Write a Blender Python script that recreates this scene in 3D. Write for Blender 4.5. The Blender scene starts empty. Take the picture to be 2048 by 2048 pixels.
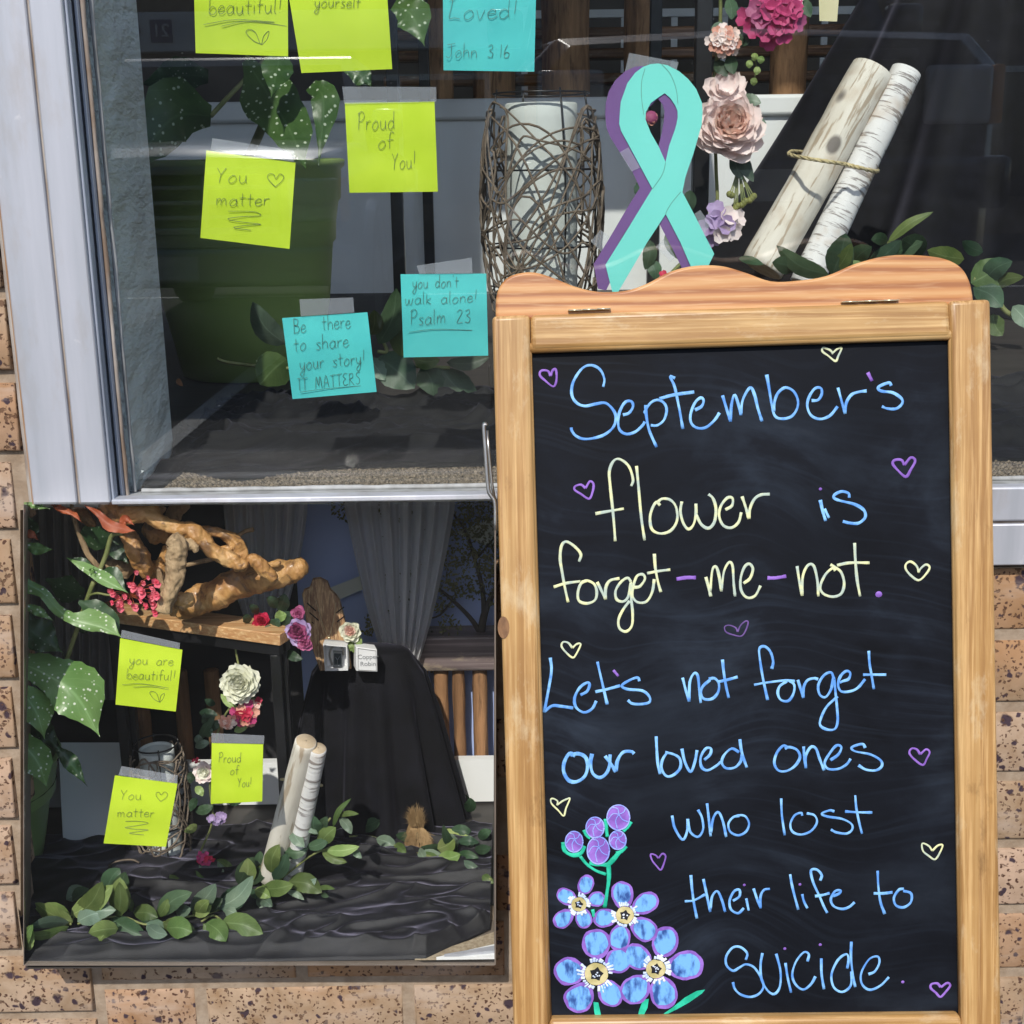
import bpy, math, random
from mathutils import Vector, Matrix, noise
random.seed(7)
sc = bpy.context.scene
col = sc.collection
# ---------------------------------------------------------------- camera
FP = 2600.0; CZ = 0.95
CM = Matrix.Translation((0, 0, CZ)) @ Matrix.Rotation(math.radians(75), 4, 'X') @ Matrix.Rotation(math.radians(-0.8), 4, 'Z')
cd = bpy.data.cameras.new('camera'); cam = bpy.data.objects.new('camera', cd); col.objects.link(cam)
cam.matrix_world = CM
cd.sensor_width = 36; cd.lens = FP / 2048 * 36; cd.clip_start = 0.02; cd.clip_end = 500
sc.camera = cam
# ---------------------------------------------------------------- light
SUN = Vector((0.15, 1.0, -0.94)).normalized()
wd = bpy.data.worlds.new("World"); sc.world = wd; wd.use_nodes = True
nt = wd.node_tree; bg = nt.nodes['Background']
sky = nt.nodes.new('ShaderNodeTexSky'); sky.sky_type = 'NISHITA'; sky.sun_disc = False
sky.sun_elevation = math.asin(-SUN.z); sky.sun_rotation = math.atan2(-SUN.x, -SUN.y)
nt.links.new(sky.outputs[0], bg.inputs[0]); bg.inputs[1].default_value = 0.15
sl = bpy.data.lights.new('sun', 'SUN'); sl.energy = 3.0; sl.angle = math.radians(0.6); sl.color = (1.0, 0.95, 0.87)
so = bpy.data.objects.new('sun', sl); col.objects.link(so)
so.rotation_euler = SUN.to_track_quat('-Z', 'Y').to_euler(); so.location = (-1.3, -4, 6)
sc.view_settings.view_transform = 'Standard'; sc.view_settings.look = 'None'
sc.view_settings.exposure = 0.35; sc.view_settings.gamma = 1.0
try: sc.view_settings.use_curve_mapping = False
except Exception: pass
sc.cycles.transparent_max_bounces = 24
sc.cycles.max_bounces = 10
# ---------------------------------------------------------------- pixel -> place helpers
def ray(u, v):
    return (CM.to_3x3() @ Vector(((u - 1024) / FP, (1024 - v) / FP, -1)))
CO = Vector((0, 0, CZ))
def W(u, v, Y):
    d = ray(u, v); return CO + d * (Y / d.y)
def FZ(u, v, z):
    d = ray(u, v); return CO + d * ((z - CZ) / d.z)
CROP = dict(A=(1000, 600, .28986), B=(1500, 600, .2898), C=(1000, 1080, .28986), D=(1500, 1080, .2898),
            E=(1000, 1560, .2588), F=(1500, 1560, .28364), W1=(0, 0, .36232), W2=(600, 0, .36232), W3=(1200, 0, .43892),
            W4=(0, 500, .36232), W5=(400, 500, .36232), I1=(0, 1000, .26915), I2=(480, 1000, .30021), I3=(0, 1450, .30956),
            I4=(500, 1450, .30956), V=(0, 0, 1.06004), R=(1180, 100, .2588), P2=(40, 1000, .15528), P3=(220, 1000, .21739),
            P4=(1400, 0, .3354), S=(0, 0, 1.0))
def c(k, x, y):
    a = CROP[k]; return (a[0] + a[2] * x, a[1] + a[2] * y)
def cl(k, pts):
    return [c(k, p[0], p[1]) + tuple(p[2:]) for p in pts]
def cat(pts, n=6, closed=False):
    """Catmull-Rom through tuples of any length"""
    P = [Vector(p) if len(p) in (2, 3, 4) else p for p in pts]
    m = len(P)
    if m < 3 and not closed:
        return [P[0].lerp(P[1], i / n) for i in range(n + 1)] if m == 2 else P
    out = []
    rng = m if closed else m - 1
    for i in range(rng):
        p0 = P[(i - 1) % m] if (closed or i > 0) else P[0] * 2 - P[1]
        p1 = P[i]; p2 = P[(i + 1) % m]
        p3 = P[(i + 2) % m] if (closed or i + 2 < m) else P[-1] * 2 - P[-2]
        for k in range(n):
            t = k / n
            out.append(0.5 * ((2 * p1) + (p2 - p0) * t + (2 * p0 - 5 * p1 + 4 * p2 - p3) * t * t + (3 * p1 - p0 - 3 * p2 + p3) * t ** 3))
    if not closed: out.append(P[-1].copy())
    return out
# ---------------------------------------------------------------- materials
def S(r, g, b):
    f = lambda x: (x / 255 / 12.92) if x <= 10 else ((x / 255 + .055) / 1.055) ** 2.4
    return (f(r), f(g), f(b))
def mixc(nt, fac, a, b, blend='MIX'):
    n = nt.nodes.new('ShaderNodeMix'); n.data_type = 'RGBA'; n.blend_type = blend
    for sck, v in ((n.inputs[0], fac), (n.inputs[6], a), (n.inputs[7], b)):
        if isinstance(v, (int, float)): sck.default_value = v
        elif isinstance(v, tuple): sck.default_value = (v[0], v[1], v[2], 1)
        else: nt.links.new(v, sck)
    return n.outputs[2]
def coordn(nt, mode='Object', scale=(1, 1, 1), rot=(0, 0, 0)):
    if mode == 'World':
        o = nt.nodes.new('ShaderNodeNewGeometry').outputs['Position']
    else:
        o = nt.nodes.new('ShaderNodeTexCoord').outputs[mode]
    m = nt.nodes.new('ShaderNodeMapping'); m.inputs['Scale'].default_value = scale; m.inputs['Rotation'].default_value = rot
    nt.links.new(o, m.inputs[0]); return m.outputs[0]
def noisen(nt, vec, scale, detail=4, rough=.55, dist=0):
    n = nt.nodes.new('ShaderNodeTexNoise'); n.inputs['Scale'].default_value = scale
    n.inputs['Detail'].default_value = detail; n.inputs['Roughness'].default_value = rough; n.inputs['Distortion'].default_value = dist
    nt.links.new(vec, n.inputs['Vector']); return n.outputs['Fac']
def ramp(nt, fac, stops, interp='LINEAR'):
    n = nt.nodes.new('ShaderNodeValToRGB'); n.color_ramp.interpolation = interp
    cr = n.color_ramp
    while len(cr.elements) < len(stops): cr.elements.new(.5)
    for e, (p, cc) in zip(cr.elements, stops):
        e.position = p; e.color = (cc[0], cc[1], cc[2], 1) if isinstance(cc, tuple) else (cc, cc, cc, 1)
    nt.links.new(fac, n.inputs[0]); return n.outputs[0]
def bumpn(nt, h, strength=.3, dist=.001):
    n = nt.nodes.new('ShaderNodeBump'); n.inputs['Strength'].default_value = strength; n.inputs['Distance'].default_value = dist
    nt.links.new(h, n.inputs['Height']); return n.outputs[0]
def newmat(name, rough=.6, metal=0, spec=.5):
    m = bpy.data.materials.new(name); m.use_nodes = True
    b = m.node_tree.nodes['Principled BSDF']
    b.inputs['Roughness'].default_value = rough; b.inputs['Metallic'].default_value = metal
    b.inputs['Specular IOR Level'].default_value = spec
    return m, m.node_tree, b
def setc(nt, b, v, key='Base Color'):
    if isinstance(v, tuple): b.inputs[key].default_value = (v[0], v[1], v[2], 1)
    else: nt.links.new(v, b.inputs[key])
def veins(nt, cc, light=.35):
    uv = nt.nodes.new('ShaderNodeTexCoord').outputs['UV']; sx = nt.nodes.new('ShaderNodeSeparateXYZ'); nt.links.new(uv, sx.inputs[0])
    def M(op, a, b=None):
        n = nt.nodes.new('ShaderNodeMath'); n.operation = op
        for k, v in enumerate((a, b)):
            if v is None: continue
            if isinstance(v, (int, float)): n.inputs[k].default_value = v
            else: nt.links.new(v, n.inputs[k])
        return n.outputs[0]
    d = M('ABSOLUTE', M('SUBTRACT', sx.outputs[0], .5))
    mid = ramp(nt, d, [(.012, 1.0), (.035, 0.0)])
    w = M('FRACT', M('SUBTRACT', M('MULTIPLY', sx.outputs[1], 9.0), M('MULTIPLY', d, 6.0)))
    side = ramp(nt, w, [(.0, .7), (.10, 0.0)])
    f = M('MULTIPLY', M('MAXIMUM', mid, side), light)
    h = nt.nodes.new('ShaderNodeHueSaturation'); h.inputs['Value'].default_value = 2.1; h.inputs['Saturation'].default_value = .8; nt.links.new(cc, h.inputs['Color'])
    return mixc(nt, f, cc, h.outputs[0]), f
def nmat(name, c1, c2, scale=20, stretch=(1, 1, 1), rough=.6, bump=.2, bscale=None, metal=0, mode='World', lo=.35, hi=.65, detail=5, spec=.5, bdist=.001, sheen=0, coat=0, trans=0, var=0, dist=0, vein=0):
    m, nt, b = newmat(name, rough, metal, spec)
    vec = coordn(nt, mode, stretch)
    n = noisen(nt, vec, scale, detail, dist=dist)
    cc = ramp(nt, n, [(lo, c1), (hi, c2)])
    if var:
        oi = nt.nodes.new('ShaderNodeObjectInfo')
        h = nt.nodes.new('ShaderNodeHueSaturation'); nt.links.new(cc, h.inputs['Color'])
        mr = nt.nodes.new('ShaderNodeMapRange'); mr.inputs[3].default_value = 1 - var; mr.inputs[4].default_value = 1 + var
        nt.links.new(oi.outputs['Random'], mr.inputs[0]); nt.links.new(mr.outputs[0], h.inputs['Value'])
        mr2 = nt.nodes.new('ShaderNodeMapRange'); mr2.inputs[3].default_value = .5 - var * .07; mr2.inputs[4].default_value = .5 + var * .07
        ml = nt.nodes.new('ShaderNodeMath'); ml.operation = 'MULTIPLY'; ml.inputs[1].default_value = 7.13
        fr = nt.nodes.new('ShaderNodeMath'); fr.operation = 'FRACT'
        nt.links.new(oi.outputs['Random'], ml.inputs[0]); nt.links.new(ml.outputs[0], fr.inputs[0]); nt.links.new(fr.outputs[0], mr2.inputs[0])
        nt.links.new(mr2.outputs[0], h.inputs['Hue']); cc = h.outputs[0]
    if vein: cc, _f = veins(nt, cc, vein)
    setc(nt, b, cc)
    if bump:
        bn = noisen(nt, vec, bscale or scale * 3, 5)
        nt.links.new(bumpn(nt, bn, bump, bdist), b.inputs['Normal'])
    if sheen:
        b.inputs['Sheen Weight'].default_value = sheen; b.inputs['Sheen Roughness'].default_value = .35
        b.inputs['Sheen Tint'].default_value = (.75, .72, 1, 1)
    if coat: b.inputs['Coat Weight'].default_value = coat; b.inputs['Coat Roughness'].default_value = .12
    if trans:
        tr = nt.nodes.new('ShaderNodeBsdfTranslucent'); setc(nt, tr, cc, 'Color')
        mx = nt.nodes.new('ShaderNodeMixShader'); mx.inputs[0].default_value = trans
        out = nt.nodes['Material Output']
        nt.links.new(b.outputs[0], mx.inputs[1]); nt.links.new(tr.outputs[0], mx.inputs[2]); nt.links.new(mx.outputs[0], out.inputs[0])
    return m
def woodmat(name, dark, mid, light, axis='z', scale=1.0, rough=.42, knots=False, coat=.15, streak=1.0, lean=0):
    m, nt, b = newmat(name, rough)
    st = {'z': (70, 70, 1.6), 'x': (1.6, 70, 70), 'y': (60, 3, 60)}[axis]
    st = tuple(s * scale for s in st)
    mp_ = nt.nodes.new('ShaderNodeMapping'); mp_.inputs['Scale'].default_value = st
    nt.links.new(coordn(nt, 'World', (1, 1, 1), (lean, 0, 0)), mp_.inputs[0]); v1 = mp_.outputs[0]
    n1 = noisen(nt, v1, 1.6, 6, .6, .6)
    n2 = noisen(nt, v1, 5, 5, .65, .3)
    v2 = coordn(nt, 'World', (6, 6, 6))
    n3 = noisen(nt, v2, 2, 3)
    base = ramp(nt, n1, [(.3, dark), (.5, mid), (.68, light)])
    wt = ramp(nt, n2, [(.48, 0.0), (.66, .75 * streak)])
    cc = mixc(nt, wt, base, tuple(min(.85, x * 1.5 + .05) for x in light))
    pt = ramp(nt, n3, [(.35, (.86, .83, .80)), (.65, (1.06, 1.06, 1.05))])
    cc = mixc(nt, 1.0, cc, pt, 'MULTIPLY')
    n4 = noisen(nt, coordn(nt, 'World', (26, 26, 9) if axis == 'z' else (9, 26, 26)), 1.3, 6, .7)
    cc = mixc(nt, ramp(nt, n4, [(.55, 0.0), (.70, .55)]), cc, (.66, .54, .35))
    cc = mixc(nt, ramp(nt, n4, [(.28, .5), (.38, 0.0)]), cc, tuple(x * .5 for x in dark))
    setc(nt, b, cc)
    nt.links.new(bumpn(nt, n2, .25, .0006), b.inputs['Normal'])
    b.inputs['Coat Weight'].default_value = coat; b.inputs['Coat Roughness'].default_value = .3
    return m
def spotmat(name, c1, c2, spot=(.75, .8, .7), scale=90, thr=.22, rough=.38, trans=.2, bump=.5):
    m, nt, b = newmat(name, rough)
    vec = coordn(nt, 'World')
    n = noisen(nt, vec, 14, 4)
    cc = ramp(nt, n, [(.35, c1), (.65, c2)])
    vo = nt.nodes.new('ShaderNodeTexVoronoi'); vo.inputs['Scale'].default_value = scale; nt.links.new(vec, vo.inputs['Vector'])
    sp = ramp(nt, vo.outputs['Distance'], [(thr * .75, 1.0), (thr, 0.0)])
    cc, _f = veins(nt, cc, .3)
    cc = mixc(nt, sp, cc, spot)
    setc(nt, b, cc)
    nn = noisen(nt, vec, 40, 3)
    nt.links.new(bumpn(nt, nn, bump, .002), b.inputs['Normal'])
    tr = nt.nodes.new('ShaderNodeBsdfTranslucent'); setc(nt, tr, cc, 'Color')
    mx = nt.nodes.new('ShaderNodeMixShader'); mx.inputs[0].default_value = trans
    out = nt.nodes['Material Output']
    nt.links.new(b.outputs[0], mx.inputs[1]); nt.links.new(tr.outputs[0], mx.inputs[2]); nt.links.new(mx.outputs[0], out.inputs[0])
    return m
def glassmat(name, refl=1.5, tint=(.93, .96, .95), haze=.004):
    m = bpy.data.materials.new(name); m.use_nodes = True; nt = m.node_tree
    nt.nodes.remove(nt.nodes['Principled BSDF']); out = nt.nodes['Material Output']
    t = nt.nodes.new('ShaderNodeBsdfTransparent'); t.inputs[0].default_value = (*tint, 1)
    g = nt.nodes.new('ShaderNodeBsdfGlossy'); g.inputs['Roughness'].default_value = 0.0; g.inputs[0].default_value = (1, 1, 1, 1)
    fr = nt.nodes.new('ShaderNodeFresnel')      # same strength on both faces of the pane
    ge = nt.nodes.new('ShaderNodeNewGeometry'); mr = nt.nodes.new('ShaderNodeMapRange')
    mr.inputs[3].default_value = refl; mr.inputs[4].default_value = 1 / refl
    nt.links.new(ge.outputs['Backfacing'], mr.inputs[0]); nt.links.new(mr.outputs[0], fr.inputs[0])
    mx = nt.nodes.new('ShaderNodeMixShader')
    nt.links.new(fr.outputs[0], mx.inputs[0]); nt.links.new(t.outputs[0], mx.inputs[1]); nt.links.new(g.outputs[0], mx.inputs[2])
    df = nt.nodes.new('ShaderNodeBsdfDiffuse'); df.inputs[0].default_value = (.75, .77, .78, 1)
    v = coordn(nt, 'World', (1, 1, 1)); n1 = noisen(nt, coordn(nt, 'World', (1.5, 1, 6)), 3, 5, .6, 1.2); n2 = noisen(nt, v, 420, 2, .5)
    a = ramp(nt, n1, [(.35, haze * .25), (.75, haze)]); bq = ramp(nt, n2, [(.78, 0.0), (.82, .22)])
    mm = nt.nodes.new('ShaderNodeMath'); mm.operation = 'MAXIMUM'; nt.links.new(a, mm.inputs[0]); nt.links.new(bq, mm.inputs[1])
    fm = nt.nodes.new('ShaderNodeMixShader'); nt.links.new(mm.outputs[0], fm.inputs[0]); nt.links.new(mx.outputs[0], fm.inputs[1]); nt.links.new(df.outputs[0], fm.inputs[2])
    nt.links.new(fm.outputs[0], out.inputs[0]); return m
def tapemat(name, col_=(.55, .57, .6), a=.35, rough=.25):
    m, nt, b = newmat(name, rough)
    b.inputs['Base Color'].default_value = (*col_, 1)
    tr = nt.nodes.new('ShaderNodeBsdfTransparent'); mx = nt.nodes.new('ShaderNodeMixShader'); mx.inputs[0].default_value = a
    out = nt.nodes['Material Output']
    nt.links.new(tr.outputs[0], mx.inputs[1]); nt.links.new(b.outputs[0], mx.inputs[2]); nt.links.new(mx.outputs[0], out.inputs[0])
    return m
# ---------------------------------------------------------------- mesh helpers
class MB:
    def __init__(s): s.v = []; s.f = []; s.mi = []
    def add(s, vs, fs, mi=0):
        o = len(s.v); s.v += [tuple(x) for x in vs]; s.f += [tuple(i + o for i in f) for f in fs]; s.mi += [mi] * len(fs); return s
    def hexa(s, a, b, mi=0):
        """a: 4 pts front, b: 4 pts back"""
        return s.add(list(a) + list(b), [(0, 1, 2, 3), (7, 6, 5, 4), (0, 4, 5, 1), (1, 5, 6, 2), (2, 6, 7, 3), (3, 7, 4, 0)], mi)
    def box(s, x0, x1, y0, y1, z0, z1, mi=0):
        return s.hexa([(x0, y0, z0), (x1, y0, z0), (x1, y0, z1), (x0, y0, z1)], [(x0, y1, z0), (x1, y1, z0), (x1, y1, z1), (x0, y1, z1)], mi)
    def prism(s, front, back, mi=0):
        n = len(front)
        return s.add(list(front) + list(back), [tuple(range(n)), tuple(range(2 * n - 1, n - 1, -1))] + [(i, i + n, (i + 1) % n + n, (i + 1) % n) for i in range(n)], mi)
    def grid(s, rows, mi=0):
        o = len(s.v); m = len(rows[0])
        for r in rows: s.v += [tuple(p) for p in r]
        for i in range(len(rows) - 1):
            for j in range(m - 1):
                s.f.append((o + i * m + j, o + i * m + j + 1, o + (i + 1) * m + j + 1, o + (i + 1) * m + j)); s.mi.append(mi)
        return s
    def tube(s, pts, rad, sides=6, squash=None, mi=0, cap=True):
        pts = [Vector(p) for p in pts]
        n = len(pts)
        if n < 2: return s
        if not isinstance(rad, (list, tuple)): rad = [rad] * n
        o = len(s.v)
        prev = None
        for i, p in enumerate(pts):
            t = (pts[min(i + 1, n - 1)] - pts[max(i - 1, 0)])
            if t.length < 1e-9: t = Vector((0, 0, 1))
            t.normalize()
            if squash:
                nn = squash[0]; a = t.cross(nn)
                if a.length < 1e-6: a = Vector((1, 0, 0))
                a.normalize(); bb = nn * squash[1]
            else:
                if prev is None:
                    a = t.orthogonal().normalized()
                else:
                    a = prev - t * prev.dot(t)
                    a = a.normalized() if a.length > 1e-6 else t.orthogonal().normalized()
                prev = a; bb = t.cross(a)
            for k in range(sides):
                th = 2 * math.pi * k / sides
                s.v.append(tuple(p + (a * math.cos(th) + bb * math.sin(th)) * rad[i]))
        for i in range(n - 1):
            for k in range(sides):
                k2 = (k + 1) % sides
                s.f.append((o + i * sides + k, o + i * sides + k2, o + (i + 1) * sides + k2, o + (i + 1) * sides + k)); s.mi.append(mi)
        if cap:
            s.f.append(tuple(o + k for k in range(sides))[::-1]); s.mi.append(mi)
            s.f.append(tuple(o + (n - 1) * sides + k for k in range(sides))); s.mi.append(mi)
        return s
    def lathe(s, cx, cy, prof, seg=32, mi=0, wob=None):
        rows = []
        for (r, z) in prof:
            row = []
            for k in range(seg + 1):
                th = 2 * math.pi * k / seg
                rr = r * (1 + (wob(th, z) if wob else 0))
                row.append((cx + rr * math.cos(th), cy + rr * math.sin(th), z))
            rows.append(row)
        return s.grid(rows, mi)
    def ball(s, p, r, seg=8, rings=5, mi=0, sc_=(1, 1, 1)):
        rows = []
        for i in range(rings + 1):
            ph = math.pi * i / rings
            rows.append([(p[0] + r * sc_[0] * math.sin(ph) * math.cos(2 * math.pi * k / seg), p[1] + r * sc_[1] * math.sin(ph) * math.sin(2 * math.pi * k / seg), p[2] + r * sc_[2] * math.cos(ph)) for k in range(seg + 1)])
        return s.grid(rows, mi)
def link(o, parent=None):
    col.objects.link(o)
    if parent is not None:
        o.parent = parent
        q = parent; m = Matrix.Identity(4)
        m = Matrix.Translation(-WL(parent))
        o.matrix_parent_inverse = m
    return o
def WL(o):
    return Vector(o['_loc']) if '_loc' in o.keys() else Vector((0, 0, 0))
def obj(name, mb, mats, parent=None, smooth=False, bevel=0, bseg=2, kind=None, label=None, subsurf=0):
    me = bpy.data.meshes.new(name); me.from_pydata(mb.v, [], mb.f)
    if not isinstance(mats, (list, tuple)): mats = [mats]
    for m in mats: me.materials.append(m)
    if len(mats) > 1: me.polygons.foreach_set('material_index', mb.mi)
    if hasattr(mb, 'uv'):
        ul = me.uv_layers.new(name='UVMap')
        for lp in me.loops: ul.data[lp.index].uv = mb.uv[lp.vertex_index]
    if smooth: me.polygons.foreach_set('use_smooth', [True] * len(me.polygons))
    me.update()
    o = bpy.data.objects.new(name, me); link(o, parent)
    if bevel:
        b = o.modifiers.new('bevel', 'BEVEL'); b.width = bevel; b.segments = bseg; b.limit_method = 'ANGLE'; b.angle_limit = .6
        b.harden_normals = False
        me.polygons.foreach_set('use_smooth', [True] * len(me.polygons))
        try: me.set_sharp_from_angle(angle=.7)
        except Exception: pass
    if subsurf:
        b = o.modifiers.new('sub', 'SUBSURF'); b.levels = subsurf; b.render_levels = subsurf
    if kind: o['kind'] = kind
    if label: o['label'] = label
    return o
def tag(o, label, cat, group=None):
    o['label'] = label; o['category'] = cat
    if group: o['group'] = group
    return o
def thing(name, loc, label, cat, group=None):
    o = bpy.data.objects.new(name, None); o.empty_display_size = .02
    o.location = loc; o['_loc'] = tuple(loc); col.objects.link(o)
    return tag(o, label, cat, group)
def struct(name, mb, m, smooth=False, bevel=0):
    o = obj(name, mb, m, smooth=smooth, bevel=bevel); o['kind'] = 'structure'; return o
def place(o, mesh_owner=None): pass
def inst(src_mesh, name, parent, mat4, label=None):
    """an object sharing a mesh, at a world matrix"""
    o = bpy.data.objects.new(name, src_mesh); link(o, parent); o.matrix_basis = mat4
    if label: o['label'] = label
    return o
def pxr(r, Y): return r * Y * 1.0 / FP
def tubepx(mb, pts, n=5, sides=8, **kw):
    """pts: (u, v, Y, r_px)"""
    q = cat([Vector(p) for p in pts], n)
    P = [W(a[0], a[1], a[2]) for a in q]
    return mb.tube(P, [max(.0002, a[3] * a[2] / FP) for a in q], sides, **kw)
UMIN = [-9999]
def leafmesh(mid, wl, wr, n=10, cup=.05, wave=.0, serr=0, m=3, fold=None):
    """mid: (u,v,Y) list; wl/wr half widths in px (lists or peak number)"""
    q = cat([Vector(p) for p in mid], max(2, n // (len(mid) - 1)))
    N = len(q)
    def prof(w, t):
        if isinstance(w, (int, float)): return w * math.sin(math.pi * min(1, t ** .85)) ** .75 if 0 < t < 1 else 0
        x = t * (len(w) - 1); i = min(int(x), len(w) - 2); f = x - i; f = f * f * (3 - 2 * f)
        return w[i] * (1 - f) + w[i + 1] * f
    rows = []
    rs = random.random() * 9
    for i, p in enumerate(q):
        t = i / (N - 1)
        a = q[min(i + 1, N - 1)] - q[max(i - 1, 0)]
        d = Vector((-a.y, a.x)); d = d.normalized() if d.length > 0 else Vector((1, 0))
        row = []
        for j in range(-m, m + 1):
            w = prof(wl if j < 0 else wr, t) * abs(j) / m
            sg = -1 if j < 0 else 1
            if serr and abs(j) == m: w *= 1 + serr * (1 if i % 2 else -1)
            Y = p[2] + cup * (w * 1.0 / 2600) * (1 if j < 0 else -.4) + wave * math.sin(t * 22 + rs) * (abs(j) / m) ** 2
            row.append(W(max(UMIN[0], p[0] + d.x * w * sg), p[1] + d.y * w * sg, Y))
        rows.append(row)
    mb = MB().grid(rows); n_ = len(rows) - 1
    mb.uv = [(j / (2 * m), i / n_) for i in range(len(rows)) for j in range(2 * m + 1)]
    return mb
# ================================================================ SETTING
def brickmat(name, dark=1.0):
    m, nt, b = newmat(name, .85, spec=.25)
    v = coordn(nt, 'World', (1, 1, 1))
    oi = nt.nodes.new('ShaderNodeObjectInfo')
    base = ramp(nt, oi.outputs['Random'], [(0, (.34, .235, .15)), (.35, (.40, .29, .20)), (.7, (.44, .31, .22)), (1, (.36, .22, .13))])
    n0 = noisen(nt, v, 28, 5, .6)
    mot = ramp(nt, n0, [(.3, (.72, .62, .5)), (.5, (1, 1, 1)), (.7, (1.25, 1.25, 1.3))])
    cc = mixc(nt, 1.0, base, mot, 'MULTIPLY')
    n00 = noisen(nt, v, 7, 3, .6)
    rust = ramp(nt, n00, [(.50, 0.0), (.66, .6)])
    cc = mixc(nt, rust, cc, (.38, .19, .08))
    n1 = noisen(nt, v, 190, 3, .5)
    sp1 = ramp(nt, n1, [(.60, 0.0), (.64, .8)])
    cc = mixc(nt, sp1, cc, (.10, .05, .03))
    dv = nt.nodes.new('ShaderNodeVectorMath'); dv.operation = 'ADD'
    nn = nt.nodes.new('ShaderNodeTexNoise'); nn.inputs['Scale'].default_value = 120; nt.links.new(v, nn.inputs['Vector'])
    sc2 = nt.nodes.new('ShaderNodeVectorMath'); sc2.operation = 'SCALE'; sc2.inputs['Scale'].default_value = .009
    nt.links.new(nn.outputs['Color'], sc2.inputs[0]); nt.links.new(v, dv.inputs[0]); nt.links.new(sc2.outputs[0], dv.inputs[1])
    blobs = []
    for sc_, th, keep in ((46, .24, .58), (90, .26, .42), (190, .28, .35)):
        vo = nt.nodes.new('ShaderNodeTexVoronoi'); vo.inputs['Scale'].default_value = sc_; nt.links.new(dv.outputs[0], vo.inputs['Vector'])
        d = ramp(nt, vo.outputs['Distance'], [(th * .8, 1.0), (th * 1.15, 0.0)])
        sx = nt.nodes.new('ShaderNodeSeparateColor'); nt.links.new(vo.outputs['Color'], sx.inputs[0])
        k = ramp(nt, sx.outputs[0], [(keep, 0.0), (keep + .02, 1.0)])
        mu = nt.nodes.new('ShaderNodeMath'); mu.operation = 'MULTIPLY'; nt.links.new(d, mu.inputs[0]); nt.links.new(k, mu.inputs[1])
        cc = mixc(nt, mu.outputs[0], cc, (.055, .035, .045) if sc_ < 150 else (.09, .045, .03)); blobs.append(mu.outputs[0])
    # smeared mortar film over part of the face
    n5 = noisen(nt, coordn(nt, 'World', (2.2, 2.2, 9)), 4, 4, .6)
    film = ramp(nt, n5, [(.55, 0.0), (.68, .5)])
    cc = mixc(nt, film, cc, (.50, .40, .33))
    setc(nt, b, cc)
    ad = nt.nodes.new('ShaderNodeMath'); ad.operation = 'SUBTRACT'; nt.links.new(n0, ad.inputs[0]); nt.links.new(blobs[0], ad.inputs[1])
    ad2 = nt.nodes.new('ShaderNodeMath'); ad2.operation = 'SUBTRACT'; nt.links.new(ad.outputs[0], ad2.inputs[0]); nt.links.new(sp1, ad2.inputs[1])
    nt.links.new(bumpn(nt, ad2.outputs[0], .7, .0012), b.inputs['Normal'])
    return m
M_brick = brickmat('speckled_brick')
M_mortar = nmat('mortar', (.26, .19, .13), (.37, .29, .215), 60, rough=.95, bump=.8, bscale=260)
def almat():
    m, nt, b = newmat('weathered_aluminium', .42, .25, .5)
    v = coordn(nt, 'World', (14, 14, 1.2)); n = noisen(nt, v, 2.0, 5, .6)
    cc = ramp(nt, n, [(.3, (.38, .40, .44)), (.6, (.50, .51, .56)), (.75, (.60, .61, .64))])
    v2 = coordn(nt, 'World'); n2 = noisen(nt, v2, 35, 4, .65); n4 = noisen(nt, coordn(nt, 'World', (1, 1, .35)), 16, 6, .7)
    cc = mixc(nt, ramp(nt, n4, [(.52, 0.0), (.72, .55)]), cc, (.36, .31, .27))
    cc = mixc(nt, ramp(nt, n2, [(.66, 0.0), (.74, .5)]), cc, (.78, .76, .76))
    n3 = noisen(nt, v2, 60, 3, .5)
    cc = mixc(nt, ramp(nt, n3, [(.76, 0.0), (.78, .9)]), cc, (.12, .09, .08))
    setc(nt, b, cc); nt.links.new(bumpn(nt, n2, .12, .0005), b.inputs['Normal']); return m
M_al = almat()
M_aledge = nmat('grey_gasket_metal', (.24, .27, .33), (.36, .40, .48), 9, (8, 8, 1), .5, .1, metal=.2)
M_caulk = nmat('dirty_caulk', (.20, .14, .10), (.42, .38, .34), 30, (1, 1, .5), .8, .8, 90)
M_putty = nmat('pale_putty', (.20, .20, .19), (.36, .37, .37), 40, (1, 1, .5), .6, .8, 90)
M_rust = nmat('rust_edge', (.30, .17, .09), (.50, .38, .30), 20, (1, 1, .3), .8, .5)
M_glass = glassmat('window_glass', 1.50, (.97, .985, .98))
M_glass2 = glassmat('case_glass', 1.25, (.99, .995, .99), .003)
WY = 1.10
zrow = lambda k: .185 + .0697 * k      # mortar centres of the main wall
wall = thing('brick_wall', (0, WY, 0), 'speckled tan brick wall below and beside the shop window', 'brick wall')
# mortar body with the opening for the display case and the shop window
OX1, OZ0, OZ1 = -.0155, .2505, .6625      # case opening
_a, _b = W(48, 1009, 1.12), W(48, 1820, 1.12)
def OXL(z): return _a.x + .0028 + (z - _a.z) * (_b.x - _a.x) / (_b.z - _a.z)      # its left edge slants with the splayed case
_c, _d = W(989, 1009, 1.11), W(989, 1820, 1.11)
def OXR(z): return _c.x + .0006 + (z - _c.z) * (_d.x - _c.x) / (_d.z - _c.z)
m = MB()
fr_ = [(-2.2, WY + .003, OZ0), (OXL(OZ0), WY + .003, OZ0), (OXL(OZ1), WY + .003, OZ1), (-2.2, WY + .003, OZ1)]
m.hexa(fr_, [(a, WY + .027, b_) for a, _, b_ in fr_])
fr_ = [(OXR(OZ0), WY + .003, OZ0), (2.6, WY + .003, OZ0), (2.6, WY + .003, .5975), (OXR(.5975), WY + .003, .5975)]
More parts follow.
